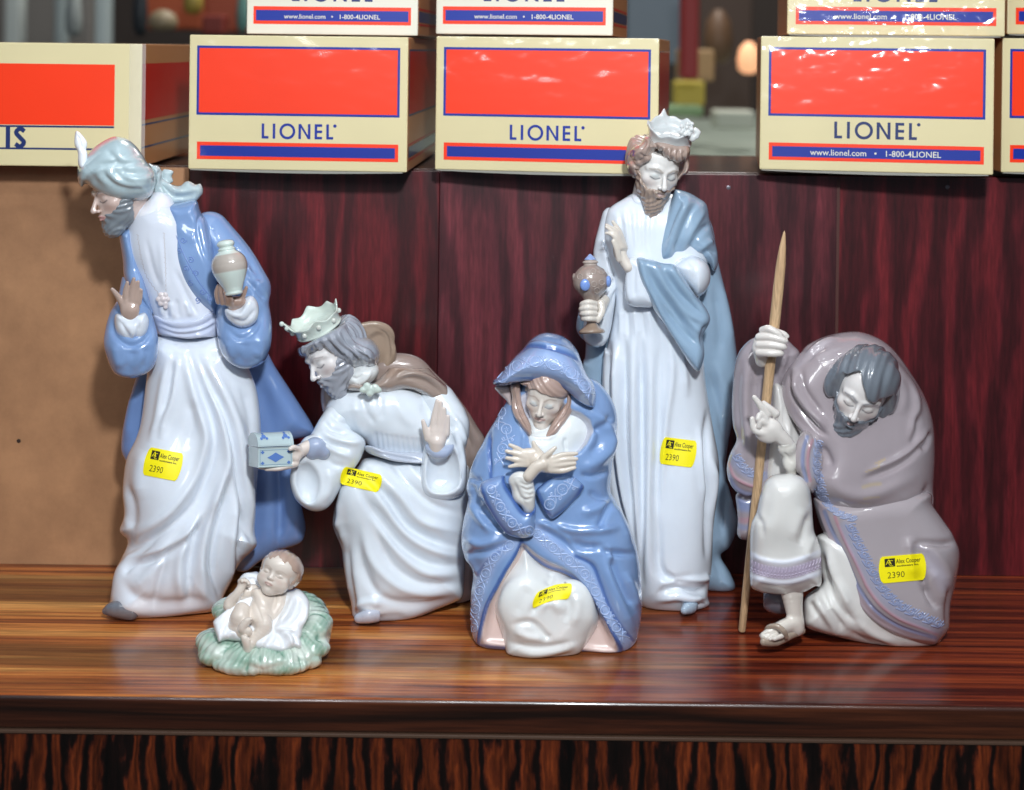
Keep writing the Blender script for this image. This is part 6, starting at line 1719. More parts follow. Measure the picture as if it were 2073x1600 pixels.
    f = F(1280, 1450, 505, 765, -135, 10, 2.3)
    f.pill(HH(425, 925, 500, 928, 580, 952, 650, 962, 700, 1030, 760, 1130, 820, 1200, 850, 1262, 845, 1305, 808, 1372, 818, 1440, 815, 1505, 782, 1578, 735, 1540, 670, 1440, 600, 1330, 530, 1230, 480, 1130, 440, 1040), [(1300, 540, -98), (1370, 560, -86), (1420, 640, -72), (1410, 730, -86)], 28, 18, k=6)
    fo = [S_(HH(440, 950, 500, 1100, 590, 1260, 700, 1450, 770, 1550), 5, 4), S_(HH(470, 940, 540, 1090, 640, 1230, 740, 1370), 6, -6), S_(HH(520, 945, 600, 1100, 720, 1240, 820, 1300), 7, 6), S_(HH(560, 950, 650, 1100, 740, 1190, 840, 1270), 6, -6), S_(HH(610, 960, 690, 1080, 780, 1180), 7, 5), S_(HH(560, 1180, 680, 1330, 800, 1440), 6, -6), S_(HH(530, 1180, 640, 1340, 760, 1500), 7, 4), S_(HH(640, 1180, 740, 1300, 810, 1370), 6, 4), S_(HH(840, 1300, 800, 1360, 815, 1450), 4, -3)]
    g.part('mantle_end', f, '#8fa9c1', fo)
    # collar
    f = F(1255, 1360, 375, 465, -80, 40, 2.0)
    f.ell((1305, 412, 2), (44, 24, 38), 6)
    g.part('collar', f, WH, [S_(HH(380, 550, 400, 610, 460, 680), 4, -4), S_(HH(365, 590, 400, 650, 470, 710), 5, 4)])
    # head
    h = Head(g, (1345, 384, -92), 75, 22, 20, 6)
    f = face_field({'soft': .6, 'nose': .9, 'w': .90, 'neck': 1})
    f.f = np.maximum(f.f, f.V - .55)
    h.build('face', f, face_cols('#e0dedb', brow='#a89f95', lip='#c8a6a4', line='#47525c', lid='#cbd0d0', W_=.90))
    bf = face_field({'neck': 0, 'w': .90}, .024)
    def ex(f):
        f.ell((0, -.95, .50), (.24, .30, .20), .18); f.ell((0, -1.15, .46), (.13, .20, .13), .12)
    bf2 = G(-1.0, 1.0, -1.5, .3, -.4, 1.2, .024)
    o = face_field({'neck': 0, 'w': .90}, .024)
    # extend the working box downwards for the longer beard
    n = int(round((1.5 - 1.2) / .024)); pad = np.full((o.f.shape[0], n, o.f.shape[2]), .8, np.float32)
    o.f = np.concatenate([pad, o.f], 1); o.o[1] -= n * .024
    o.V = np.arange(o.o[1], o.o[1] + .024 * (o.f.shape[1] - .5), .024, dtype=np.float32)[None, :, None]
    beard(h, o, '#a08e82', beard_region(lo=-.40, slope=1.2, top=-.05, backz=.05), .045, (28, .016), extra=ex)
    hair_cap(h, '#a8948a', .55, 0.)
    # hair
    f = F(1258, 1405, 270, 385, -140, 50, 1.7)
    f.pill(FK(350, 430, 300, 510, 190, 560, 140, 660, 150, 720, 122, 790, 135, 860, 180, 920, 250, 960, 285, 1000, 285, 900, 340, 860, 380, 800, 440, 740, 470, 640, 500, 600, 540, 560, 480, 500, 430, 430), [(1270, 340, -35), (1320, 300, -68)], 46, 18, k=5)
    f.pill(FK(500, 500, 520, 590, 580, 640, 620, 700, 690, 730, 790, 775, 850, 750, 900, 720, 935, 650, 940, 590, 900, 540, 700, 500), [(1340, 320, -88), (1390, 315, -74)], 26, 13, k=4)
    f.pill(FK(890, 640, 940, 600, 930, 720, 930, 830, 910, 900, 860, 930, 800, 990, 780, 990, 790, 930, 840, 860, 860, 760), [(1390, 340, -55)], 28, 11, k=4)
    fo = [S_(FK(470, 560, 440, 660, 360, 700, 280, 640), 2.6, -4), S_(FK(440, 500, 400, 640, 300, 740, 200, 720), 3, -4), S_(FK(380, 460, 330, 560, 240, 640), 3, -4), S_(FK(400, 740, 320, 830, 220, 800, 170, 720), 2.8, -4), S_(FK(340, 830, 280, 880, 200, 850), 2.6, -4), S_(FK(340, 520, 280, 600, 230, 700, 300, 790), 2.6, 3), S_(FK(470, 640, 410, 720, 330, 780), 2.4, 3), S_(FK(200, 600, 170, 700, 190, 780), 2.6, -3)]
    fo += [S_(FK(x, 560 + (x - 540) * .12, x - 12, 640 + (x - 540) * .15, x + 8, 740 + (x - 540) * .1), 2.1, -3 if i % 2 else 2.6) for i, x in enumerate(range(540, 930, 36))]
    fo += [S_(FK(900, 700, 890, 800, 840, 900), 2.2, -3), S_(FK(925, 760, 900, 850, 850, 930), 2.2, 2.4)]
    g.part('hair', f, '#a8948a', fo)
    pk = [(math.radians(a), am, wd) for a, am, wd in ((205, .42, .16), (115, .60, .14), (300, .2, .3), (60, .25, .2), (170, .1, .2))]
    o, at = crown(g, (1355, 288, -58), (.14, -.90, -.44), (.97, .24, 0), 43, 49, 36, pk, '#c8cdce', scal=.20, floor=.45, ratio=.96)
    a0 = math.radians(-38)
    fl = FK(910, 265, 965, 265, 835, 300, 900, 310, 960, 335, 850, 350, 910, 370, 830, 375, 880, 400, 930, 395)
    g.blob('front_ornament', [((u, v, -112 + .0 * i), (4.6, 4.6, 4)) for i, (u, v) in enumerate(fl)] , '#d3d7d7', parent=o, res=1.0, k=1.6, subs=[((u, v, -121), (2.2, 2.0, 4)) for u, v in FK(908, 300, 845, 355, 915, 375)])
    g.blob('crown_leaf', [((u, v, -92), (r, r, 5)) for (u, v), r in zip(FK(1010, 345, 1040, 375, 1020, 420, 970, 450, 940, 420), (6, 6.5, 6.5, 7, 6))], '#d3d7d7', parent=o, res=1.0, k=3)
    sticker(g, (1373, 916), 7, w=73, h=55, skew=-.04)
standing_king()
# ================================================================ FIGURINE: kneeling bearded man with staff
J = fr(1440, 640, 3.839); K_ = fr(1440, 950, 3.839)
def staff_man():
    g = Fig('porcelain_figurine', 95.3, 1690, 'stooping bearded man figurine in mauve grey cloak, one knee raised, gripping a wooden staff')
    MV, WH, BD, PK = '#a49b9f', '#dad9d6', '#7e89ad', '#ad8792'
    # under robe and trailing leg
    f = F(1610, 1915, 1060, 1335, -150, 60, 2.8)
    f.pill(K_(850, 500, 830, 600, 850, 800, 860, 890, 760, 960, 718, 1020, 715, 1120, 722, 1200, 765, 1245, 900, 1285, 1100, 1335, 1300, 1390, 1450, 1420, 1560, 1426, 1700, 1410, 1770, 1370, 1790, 1300, 1700, 1100, 1500, 800, 1200, 500), [(1660, 1230, -45), (1800, 1280, -22), (1700, 1120, -40), (1880, 1280, -10)], 66, 62, k=8)
    fo = [S_(K_(860, 650, 880, 800, 950, 1000, 1050, 1130, 1120, 1200), 8, -9), S_(K_(900, 600, 950, 800, 1030, 980, 1100, 1120), 9, 8), S_(K_(850, 900, 900, 1050, 980, 1180, 1030, 1250), 7, -9), S_(K_(800, 980, 860, 1080, 940, 1200, 1000, 1280), 9, 7), S_(K_(760, 1020, 800, 1100, 880, 1200), 6, -5), S_(K_(740, 1180, 900, 1250, 1100, 1300), 8, 4), S_(K_(1130, 1180, 1250, 1280, 1450, 1360), 8, 5), S_(K_(1040, 1250, 1200, 1330, 1400, 1380), 7, -4)]
    g.part('under_robe', f, WH, fo, [('s', K_(1500, 1400, 1640, 1405, 1760, 1365), 12, MV, .6), ('s', K_(1000, 1300, 1200, 1370, 1500, 1415), 7, '#bcae9f', .35)])
    # lower cloak
    f = F(1610, 1955, 980, 1330, -175, 110, 2.8)
    f.pill(K_(790, 230, 850, 210, 1000, 200, 1400, 150, 1690, 180, 1720, 280, 1800, 400, 1880, 520, 1925, 620, 1928, 720, 1900, 880, 1862, 1050, 1855, 1200, 1840, 1260, 1780, 1330, 1740, 1368, 1660, 1370, 1560, 1350, 1400, 1300, 1260, 1220, 1160, 1130, 1090, 1000, 1040, 880, 980, 760, 930, 640, 880, 520, 830, 400), [(1700, 1050, -42), (1780, 1200, -66), (1870, 1120, -25), (1900, 1250, -30)], 70, 60, k=6)
    inner = K_(830, 300, 880, 440, 940, 580, 1000, 720, 1060, 860, 1120, 980, 1200, 1100, 1300, 1190, 1430, 1260, 1560, 1310, 1740, 1340)
    ln1 = K_(880, 330, 930, 460, 1000, 600, 1060, 730, 1110, 850, 1170, 960, 1250, 1070, 1340, 1150, 1460, 1220, 1600, 1270, 1740, 1310)
    ln2 = K_(960, 370, 1000, 470, 1060, 600, 1120, 720, 1170, 830, 1220, 930, 1300, 1040, 1390, 1120, 1490, 1180, 1620, 1230, 1750, 1280)
    acp = K_(1040, 440, 1080, 540, 1150, 680, 1210, 800, 1270, 910, 1350, 1010, 1440, 1090, 1550, 1150, 1660, 1200, 1770, 1250)
    fo = [S_(inner, 3, 3), S_(ln1, 2.4, -2.4), S_(ln2, 2.6, 2.6), S_(K_(1580, 560, 1600, 700, 1660, 900, 1740, 1060), 9, -9), S_(K_(1540, 520, 1560, 700, 1600, 850), 12, 7), S_(K_(1600, 560, 1720, 640, 1820, 780, 1860, 960), 12, 5), S_(K_(1590, 570, 1750, 580, 1900, 570), 7, -7), S_(K_(1650, 900, 1700, 1000, 1760, 1090), 7, -6), S_(K_(1700, 780, 1780, 900, 1800, 1060), 10, 4), S_(K_(1740, 250, 1840, 420, 1900, 540), 9, 4), S_(K_(1850, 900, 1840, 1100, 1850, 1240), 7, -4)]
    fo = [(a, b, c * (1.35 if b > 4 else 1), d) for a, b, c, d in fo]
    lc = g.part('lower_cloak', f, MV, fo, [('s', K_(850, 300, 905, 440, 970, 590, 1030, 720, 1090, 860, 1150, 980, 1230, 1090, 1320, 1170, 1450, 1240, 1580, 1290, 1740, 1325), 8, '#b3a3ad', .8), ('s', ln1, 4.5, BD, .85), ('s', ln2, 3.6, '#b08793', .9), ('s', acp, 11, '#959ab4', .55), ('s', K_(1600, 650, 1700, 700, 1800, 900), 14, '#b4afbe', .5)])
    # white tunic showing at the chest
    f = F(1545, 1680, 770, 1010, -95, 60, 2.6)
    f.pill(J(480, 540, 560, 560, 640, 800, 720, 1000, 700, 1300, 440, 1300, 430, 1100, 470, 800), -12, 40, 36, k=6)
    g.part('tunic', f, '#d5d3d0', [S_(J(560, 700, 560, 900, 580, 1100), 6, -4), S_(J(600, 800, 600, 1000, 610, 1200), 6, 4)])
    # raised sleeve on the staff side
    f = F(1462, 1625, 660, 1100, -95, 95, 2.6)
    f.pill(J(340, 165, 270, 210, 210, 290, 178, 400, 165, 560, 158, 700, 168, 850, 195, 960, 150, 1060, 128, 1130, 120, 1200, 140, 1290, 200, 1375, 300, 1420, 420, 1440, 520, 1400, 560, 1200, 540, 900, 560, 600, 660, 400, 690, 290, 640, 230, 580, 180, 480, 160), [(1510, 760, 20), (1500, 950, 5), (1580, 720, 30)], 38, 34, k=8)
    hb1 = J(135, 1140, 180, 1250, 280, 1310, 360, 1330); hb2 = K_(135, 60, 180, 140, 260, 190, 340, 205)
    f.pill(K_(205, 180, 198, 300, 205, 400, 200, 500, 230, 545, 300, 555, 400, 540, 420, 300, 420, 180), 30, 28, 24, k=6)
    fo = [S_(J(230, 330, 200, 600, 220, 900, 240, 1050), 8, -4), S_(J(290, 350, 270, 600, 280, 900, 290, 1150), 9, 5), S_(J(340, 420, 330, 700, 340, 1000), 8, -5), S_(J(380, 420, 430, 560, 400, 700), 7, 5), S_(J(400, 380, 480, 480, 480, 600), 6, -5), S_(hb1, 3, 3), S_(hb2, 3, 3), S_(K_(210, 200, 260, 230, 340, 225), 5, -6), S_(J(600, 250, 620, 340, 560, 480), 8, -5)]
    g.part('sleeve', f, '#9b9298', fo, [('s', hb1, 3.6, PK, .9), ('s', hb2, 6, BD, .8), ('s', J(150, 1080, 230, 1190, 350, 1250, 420, 1240), 10, '#8a93b0', .6), ('s', K_(210, 260, 260, 290, 340, 280), 12, '#7f8fb8', .8), ('s', K_(205, 390, 260, 400, 330, 380), 6, PK, .8), ('s', K_(205, 440, 260, 455, 330, 440), 6, BD, .6)])
    g.tube('embroidery', acanthus(J(160, 1100, 240, 1215, 340, 1265, 440, 1260), 22, 17, -1), '#8f98b6', None)
    # great cloak over the back and shoulder
    f = F(1570, 1905, 660, 1095, -150, 130, 3.0)
    f.pill(J(690, 290, 740, 230, 840, 175, 960, 138, 1100, 120, 1200, 133, 1330, 190, 1450, 295, 1560, 450, 1650, 600, 1705, 750, 1733, 900, 1738, 1100, 1728, 1300, 1722, 1480, 1700, 1620, 1600, 1630, 1400, 1660, 1180, 1640, 1020, 1590, 900, 1510, 800, 1400, 760, 1250, 800, 1120, 740, 1020, 660, 880, 600, 760, 555, 640, 545, 520, 580, 430, 640, 350), [(1640, 760, -5), (1760, 720, 15), (1720, 1000, -62), (1860, 900, 10), (1870, 1040, 5)], 84, 76, k=8)
    cre = J(640, 400, 660, 560, 740, 700, 840, 810, 900, 880)
    fo = [S_(J(560, 520, 570, 640, 640, 780, 760, 920, 860, 1010), 5, 5), S_(J(610, 430, 620, 600, 700, 740, 820, 870, 900, 930), 5, -7), S_(cre, 8, 7), S_(J(700, 420, 720, 560, 800, 680, 860, 760), 6, -5), S_(J(720, 320, 860, 200, 1000, 160), 5, 3), S_(J(730, 360, 820, 270, 900, 230), 5, -3),
          S_(J(1680, 930, 1560, 1080, 1400, 1180, 1200, 1260), 7, -10), S_(J(1690, 880, 1600, 1010, 1440, 1130, 1220, 1220), 9, 8), S_(J(1640, 1050, 1680, 980, 1700, 900), 5, -6), S_(J(1540, 980, 1570, 820, 1600, 700, 1560, 520), 8, 5), S_(J(1720, 700, 1650, 560, 1500, 360, 1400, 260), 8, -5), S_(J(1600, 760, 1590, 900, 1550, 1000), 6, -4),
          S_(J(940, 1180, 900, 1080, 840, 1000), 8, -4), S_(J(900, 1300, 1100, 1400, 1300, 1380, 1600, 1240), 14, 5), S_(J(860, 1400, 1100, 1520, 1400, 1520, 1700, 1380), 10, -4),
          S_(K_(870, 290, 950, 350, 1100, 410, 1300, 440, 1500, 440, 1690, 400), 5, 4), S_(K_(1700, 420, 1710, 300, 1725, 180), 4, 4), S_(K_(1690, 400, 1660, 250, 1690, 100), 7, -4), S_(J(1440, 480, 1500, 600, 1470, 780), 10, 3)]
    bA = J(730, 960, 740, 1080, 730, 1200, 760, 1330, 800, 1420); bB = K_(790, 110, 830, 200, 900, 290, 960, 350)
    pa = [('s', J(700, 950, 690, 1080, 690, 1200, 720, 1330), 9, BD, .7), ('s', bA, 4, PK, .9), ('s', J(790, 1000, 790, 1150, 800, 1280, 830, 1400), 10, '#949ab3', .5), ('s', bB, 9, '#8e95b0', .6), ('s', K_(960, 350, 1060, 400, 1200, 430), 6, '#8e95b0', .4),
          ('s', J(650, 380, 740, 280, 880, 200), 14, '#b8b0b8', .4)]
    pa += [('s', J(1270, 1150, 1350, 1110, 1300, 1150, 1290, 1180, 1200, 1210), 1.6, '#c1a560', .45), ('s', J(1180, 1330, 1250, 1310, 1310, 1305), 4, '#b3a070', .45), ('s', K_(1180, 225, 1300, 215), 1.8, '#b3a070', .4)]
    fo = [(a, b, c * 1.35, d) for a, b, c, d in fo]
    gc = g.part('cloak', f, '#9c9297', fo, pa)
    # forearm sleeve in front
    f = F(1600, 1690, 860, 1010, -165, -20, 2.2)
    f.pill(J(700, 905, 740, 890, 800, 930, 850, 1020, 870, 1120, 860, 1240, 830, 1330, 780, 1380, 720, 1340, 690, 1250, 640, 1180, 640, 1080, 665, 980), -84, 34, 26, k=6)
    s1 = J(745, 940, 715, 1040, 710, 1160, 740, 1280); s2 = J(785, 965, 755, 1060, 750, 1170, 770, 1280)
    g.part('sleeve', f, '#a59c9f', [S_(s1, 3.2, -3), S_(s2, 2.8, 3), S_(J(690, 930, 660, 1040, 650, 1150), 4, 3)], [('s', s1, 4.5, BD, .85), ('s', s2, 3.4, PK, .9), ('s', J(820, 1010, 800, 1120, 810, 1230), 9, '#8f97b2', .6)])
    g.blob('cuff', [((1593, 906, -108), (19, 19, 15)), ((1600, 930, -96), (17, 26, 15)), ((1602, 952, -84), (11, 26, 12))], '#d9d6cf', res=1.6, k=8, folds=[S_(J(530, 1000, 570, 1010, 620, 990), 3, 2.5), S_(J(550, 1060, 600, 1100, 640, 1150), 4, -3), S_(J(590, 930, 620, 980, 650, 960), 3, -2.5)])
    g.tube('embroidery', acanthus(J(800, 960, 790, 1080, 790, 1200, 820, 1330, 850, 1440), 22, 19, -1), '#8f98b6', gc)
    g.tube('embroidery', acanthus(K_(800, 160, 850, 250, 920, 330, 1010, 385, 1120, 420), 18, 16, -1), '#8f98b6', gc)
    g.tube('embroidery', acanthus(acp, 25, 20, -1), '#8a93b3', lc)
    # trouser leg with lavender band
    f = F(1505, 1675, 945, 1215, -195, -20, 2.4)
    f.pill(K_(560, 35, 470, 48, 410, 110, 375, 215, 352, 330, 312, 420, 300, 540, 300, 680, 300, 840, 308, 912, 350, 945, 430, 968, 560, 980, 700, 962, 800, 930, 852, 900, 858, 800, 855, 640, 830, 560, 800, 480, 790, 380, 782, 270, 765, 150, 715, 70, 640, 35), [(1590, 1000, -108), (1590, 1180, -92)], 56, 52, k=6)
    f.pill(K_(340, 1000, 400, 965, 560, 975, 720, 960, 820, 905, 820, 1100, 560, 1200, 340, 1100), -92, 40, 24, k=5, op='-')
    bt, bb = K_(298, 655, 400, 705, 560, 728, 700, 700, 860, 640), K_(298, 835, 400, 865, 560, 885, 700, 860, 860, 800)
    mid = K_(298, 745, 400, 785, 560, 808, 700, 782, 860, 722)
    fo = [S_(K_(770, 330, 720, 480, 690, 600), 8, -7), S_(K_(720, 300, 680, 420, 620, 560), 12, 3), S_(K_(350, 340, 390, 420, 400, 540), 6, -3), S_(K_(430, 130, 400, 300, 380, 420), 7, 3), S_(bt, 5.5, 3), S_(bb, 5.5, 3), S_(K_(300, 915, 430, 962, 560, 975, 700, 957, 855, 890), 4, 2.5), S_(K_(820, 500, 760, 620, 740, 700), 8, 4)]
    tl = g.part('trouser_leg', f, WH, fo, [('s', mid, 15, '#a99cb4', .9), ('s', bt, 6, '#e0e3ee', .9), ('s', bb, 6, '#e0e3ee', .9)])
    cs = []
    mp = along(mid, 7.2)
    for u, v, a in mp:
        cs += [(ring(u, v + 8, 2.6, 3.2, n=8), 1.0), ([(u - 1.5, v + 1), (u + 1.2, v - 5), (u + 1.8, v - 11)], 1.5), ([(u - 2.4, v - 4), (u - 2.6, v - 10)], 1.0)]
    g.tube('embroidery', cs, '#bdb0c6', tl)
    # lower leg, foot and sandal
    f = F(1530, 1640, 1190, 1312, -150, -40, 1.6)
    f.chain([(1603, 1195, -92, 24), (1606, 1225, -90, 19), (1610, 1252, -86, 17), (1611, 1272, -84, 18)], 5)
    f.chain([(1608, 1262, -88, 17), (1586, 1270, -102, 16), (1564, 1280, -114, 13), (1548, 1288, -118, 10)], 7)
    f.ell((1617, 1270, -72), (12, 16, 16), 5)
    for i, (u, v, w) in enumerate(((1541, 1287, -112), (1545, 1290, -119), (1552, 1292, -125), (1560, 1294, -129), (1568, 1294, -132))):
        f.chain([(u + 14, v - 6, w + 4, 6), (u, v, w - 2, 4.6)], 2, n=1)
    g.part('foot', f, '#d8d1c8', [S_(K_(400, 1290, 450, 1270), 1.6, -1.5), S_(K_(430, 1320, 480, 1290), 1.6, -1.5)])
    f = F(1525, 1645, 1245, 1325, -160, -40, 1.4)
    f.chain([(1547, 1300, -124, 9), (1572, 1299, -114, 10), (1600, 1286, -96, 9), (1622, 1277, -80, 9)], 5, n=2)
    f.chain([(1550, 1280, -100, 5), (1556, 1270, -120, 5.5), (1572, 1268, -130, 6), (1586, 1278, -132, 6), (1592, 1290, -122, 5)], 5)
    g.part('sandal', f, '#a39384')
    f = F(1545, 1600, 1190, 1250, -80, 40, 2.2)
    f.ell((1578, 1215, -30), (38, 30, 30), 4)
    g.part('back_foot', f, '#6e6a73')
    # hands on the staff
    def jk(pts): return [(1440 + a / 3.839, 640 + b / 3.839, w, r) for a, b, w, r in pts]
    SK = '#d9d4cf'
    g.blob('hand', [((1543, 697, -82), (18, 26, 12))], SK, res=1.3, k=2.6, chains=[
        jk([(400, 110, -90, 8), (450, 100, -102, 8), (520, 140, -108, 7), (545, 160, -104, 6)]),
        jk([(370, 165, -90, 8), (460, 165, -104, 8), (560, 190, -110, 6.8), (580, 195, -104, 5.5)]),
        jk([(370, 225, -90, 8), (460, 225, -104, 8), (550, 240, -109, 6.8), (572, 243, -103, 5.5)]),
        jk([(370, 285, -88, 8), (450, 290, -102, 8), (530, 292, -106, 6.4), (550, 290, -100, 5.2)]),
        jk([(500, 120, -88, 7), (560, 140, -98, 6.4), (588, 158, -98, 5)]),
        jk([(380, 250, -78, 17), (400, 340, -55, 16)])])
    g.blob('hand', [((1556, 872, -122), (29, 26, 15))], SK, res=1.3, k=2.6, chains=[
        jk([(430, 770, -124, 9), (385, 700, -130, 7.4), (335, 632, -134, 5.2)]),
        jk([(500, 760, -122, 9), (450, 715, -126, 7), (408, 675, -126, 5)]),
        jk([(420, 810, -128, 8), (380, 770, -134, 7), (365, 800, -138, 6)]),
        jk([(440, 850, -128, 8), (385, 820, -136, 7), (370, 860, -136, 5.5)]),
        jk([(460, 900, -126, 8), (390, 910, -130, 7.5), (335, 880, -130, 7.2), (318, 800, -132, 5.6)]),
        jk([(470, 880, -120, 18), (560, 960, -114, 15), (600, 1010, -108, 14)])])
    # head
    h = Head(g, (1727.5, 851, -146), 84, 6, 32, 22)
    f = face_field({'soft': .6, 'nose': .9, 'w': .92, 'neck': 0})
    h.build('face', f, face_cols('#dedad8', brow='#8e9096', lip='#cfa3a6', line='#4a4c55', W_=.92))
    bf = face_field({'neck': 0, 'w': .92, 'y0': -1.5}, .024)
    def ex(f):
        f.ell((0, -.88, .50), (.34, .26, .26), .18); f.ell((0, -1.08, .50), (.24, .20, .20), .15)
    beard(h, bf, '#6c727b', beard_region(lo=-.38, slope=1.1, top=.0, backz=.0), .05, (26, .013), extra=ex)
    hf = G(-1.1, 1.1, -.7, 1.3, -1.3, 1.1, .024)
    hf.ell((0, .24, -.10), (.82, .86, .96), .02)
    for sx in (-1, 1): hf.ell((.68 * sx, -.05, -.05), (.26, .42, .40), .15)
    X, Y, Z = hf.U, hf.V, hf.Wd
    hl = .44 + .34 * np.exp(-((X + .32) / .22) ** 2) - .16 * np.exp(-((X - .22) / .22) ** 2)
    side = -.05 + 0 * X
    front = np.maximum(.28 + .10 * np.maximum(0, Y) - 0 * Z - .0, 0)
    region = np.minimum(hl - Y, Z - (.30 + .12 * np.clip(Y, 0, 1)))            # above the hairline or behind the temples
    hf.f = -smin(-hf.f, -(region + 0 * hf.f).astype(np.float32), .06)
    def disp(v, N):
        x, y, z = v.T
        return .020 * np.sin(13 * (x + .3 * y) + 4 * np.sin(2.2 * z + y)) + .010 * np.sin(31 * (x + .25 * y) + 3 * z)
    h.build('hair', hf, '#6f767f', disp=disp)
    sticker(g, (1827, 1151), -5, w=96, h=54, skew=-.04)
    # staff: separate stick leaning through both hands
    x0, y0, z0 = P(1510, 1270, 94.0)
    a = np.array([x0, 95.6, .08]); top = np.array(P(1588, 467, 92.0))
    rt = root('wooden_staff', tuple(a), 'thin unpainted wooden staff with sharpened tip, held by the man in the mauve cloak', 'staff')
    ax = top - a; L_ = np.linalg.norm(ax); ax /= L_; e, b, c = basis(ax, (1, 0, 0)); vs, fs = [], []
    prof = [(0, .0), (.0, .20), (.004, .25), (.2, .28), (.5, .31), (.72, .345), (.86, .35), (.92, .31), (.96, .22), (.985, .12), (.995, .07), (1, .0)]
    for t, r_ in prof:
        for k in range(18):
            th = 6.2832 * k / 18; vs.append(a + e * L_ * t + (b * math.cos(th) + c * math.sin(th)) * r_)
    for i in range(len(prof) - 1):
        for k in range(18): fs.append((i * 18 + k, i * 18 + (k + 1) % 18, (i + 1) * 18 + (k + 1) % 18, (i + 1) * 18 + k))
    sm, _ = wood('pale_stick_wood', [(.3, '#b08f6c'), (.5, '#c5a47e'), (.7, '#d0b18c')], 'z', 4, rough=.5, coat=0, streak=(160, 160, 6), dist=1.0, fine=.3, bump=.06)
    mk('stick', vs, np.array(fs), sm, rt)
    return g
staff_man()
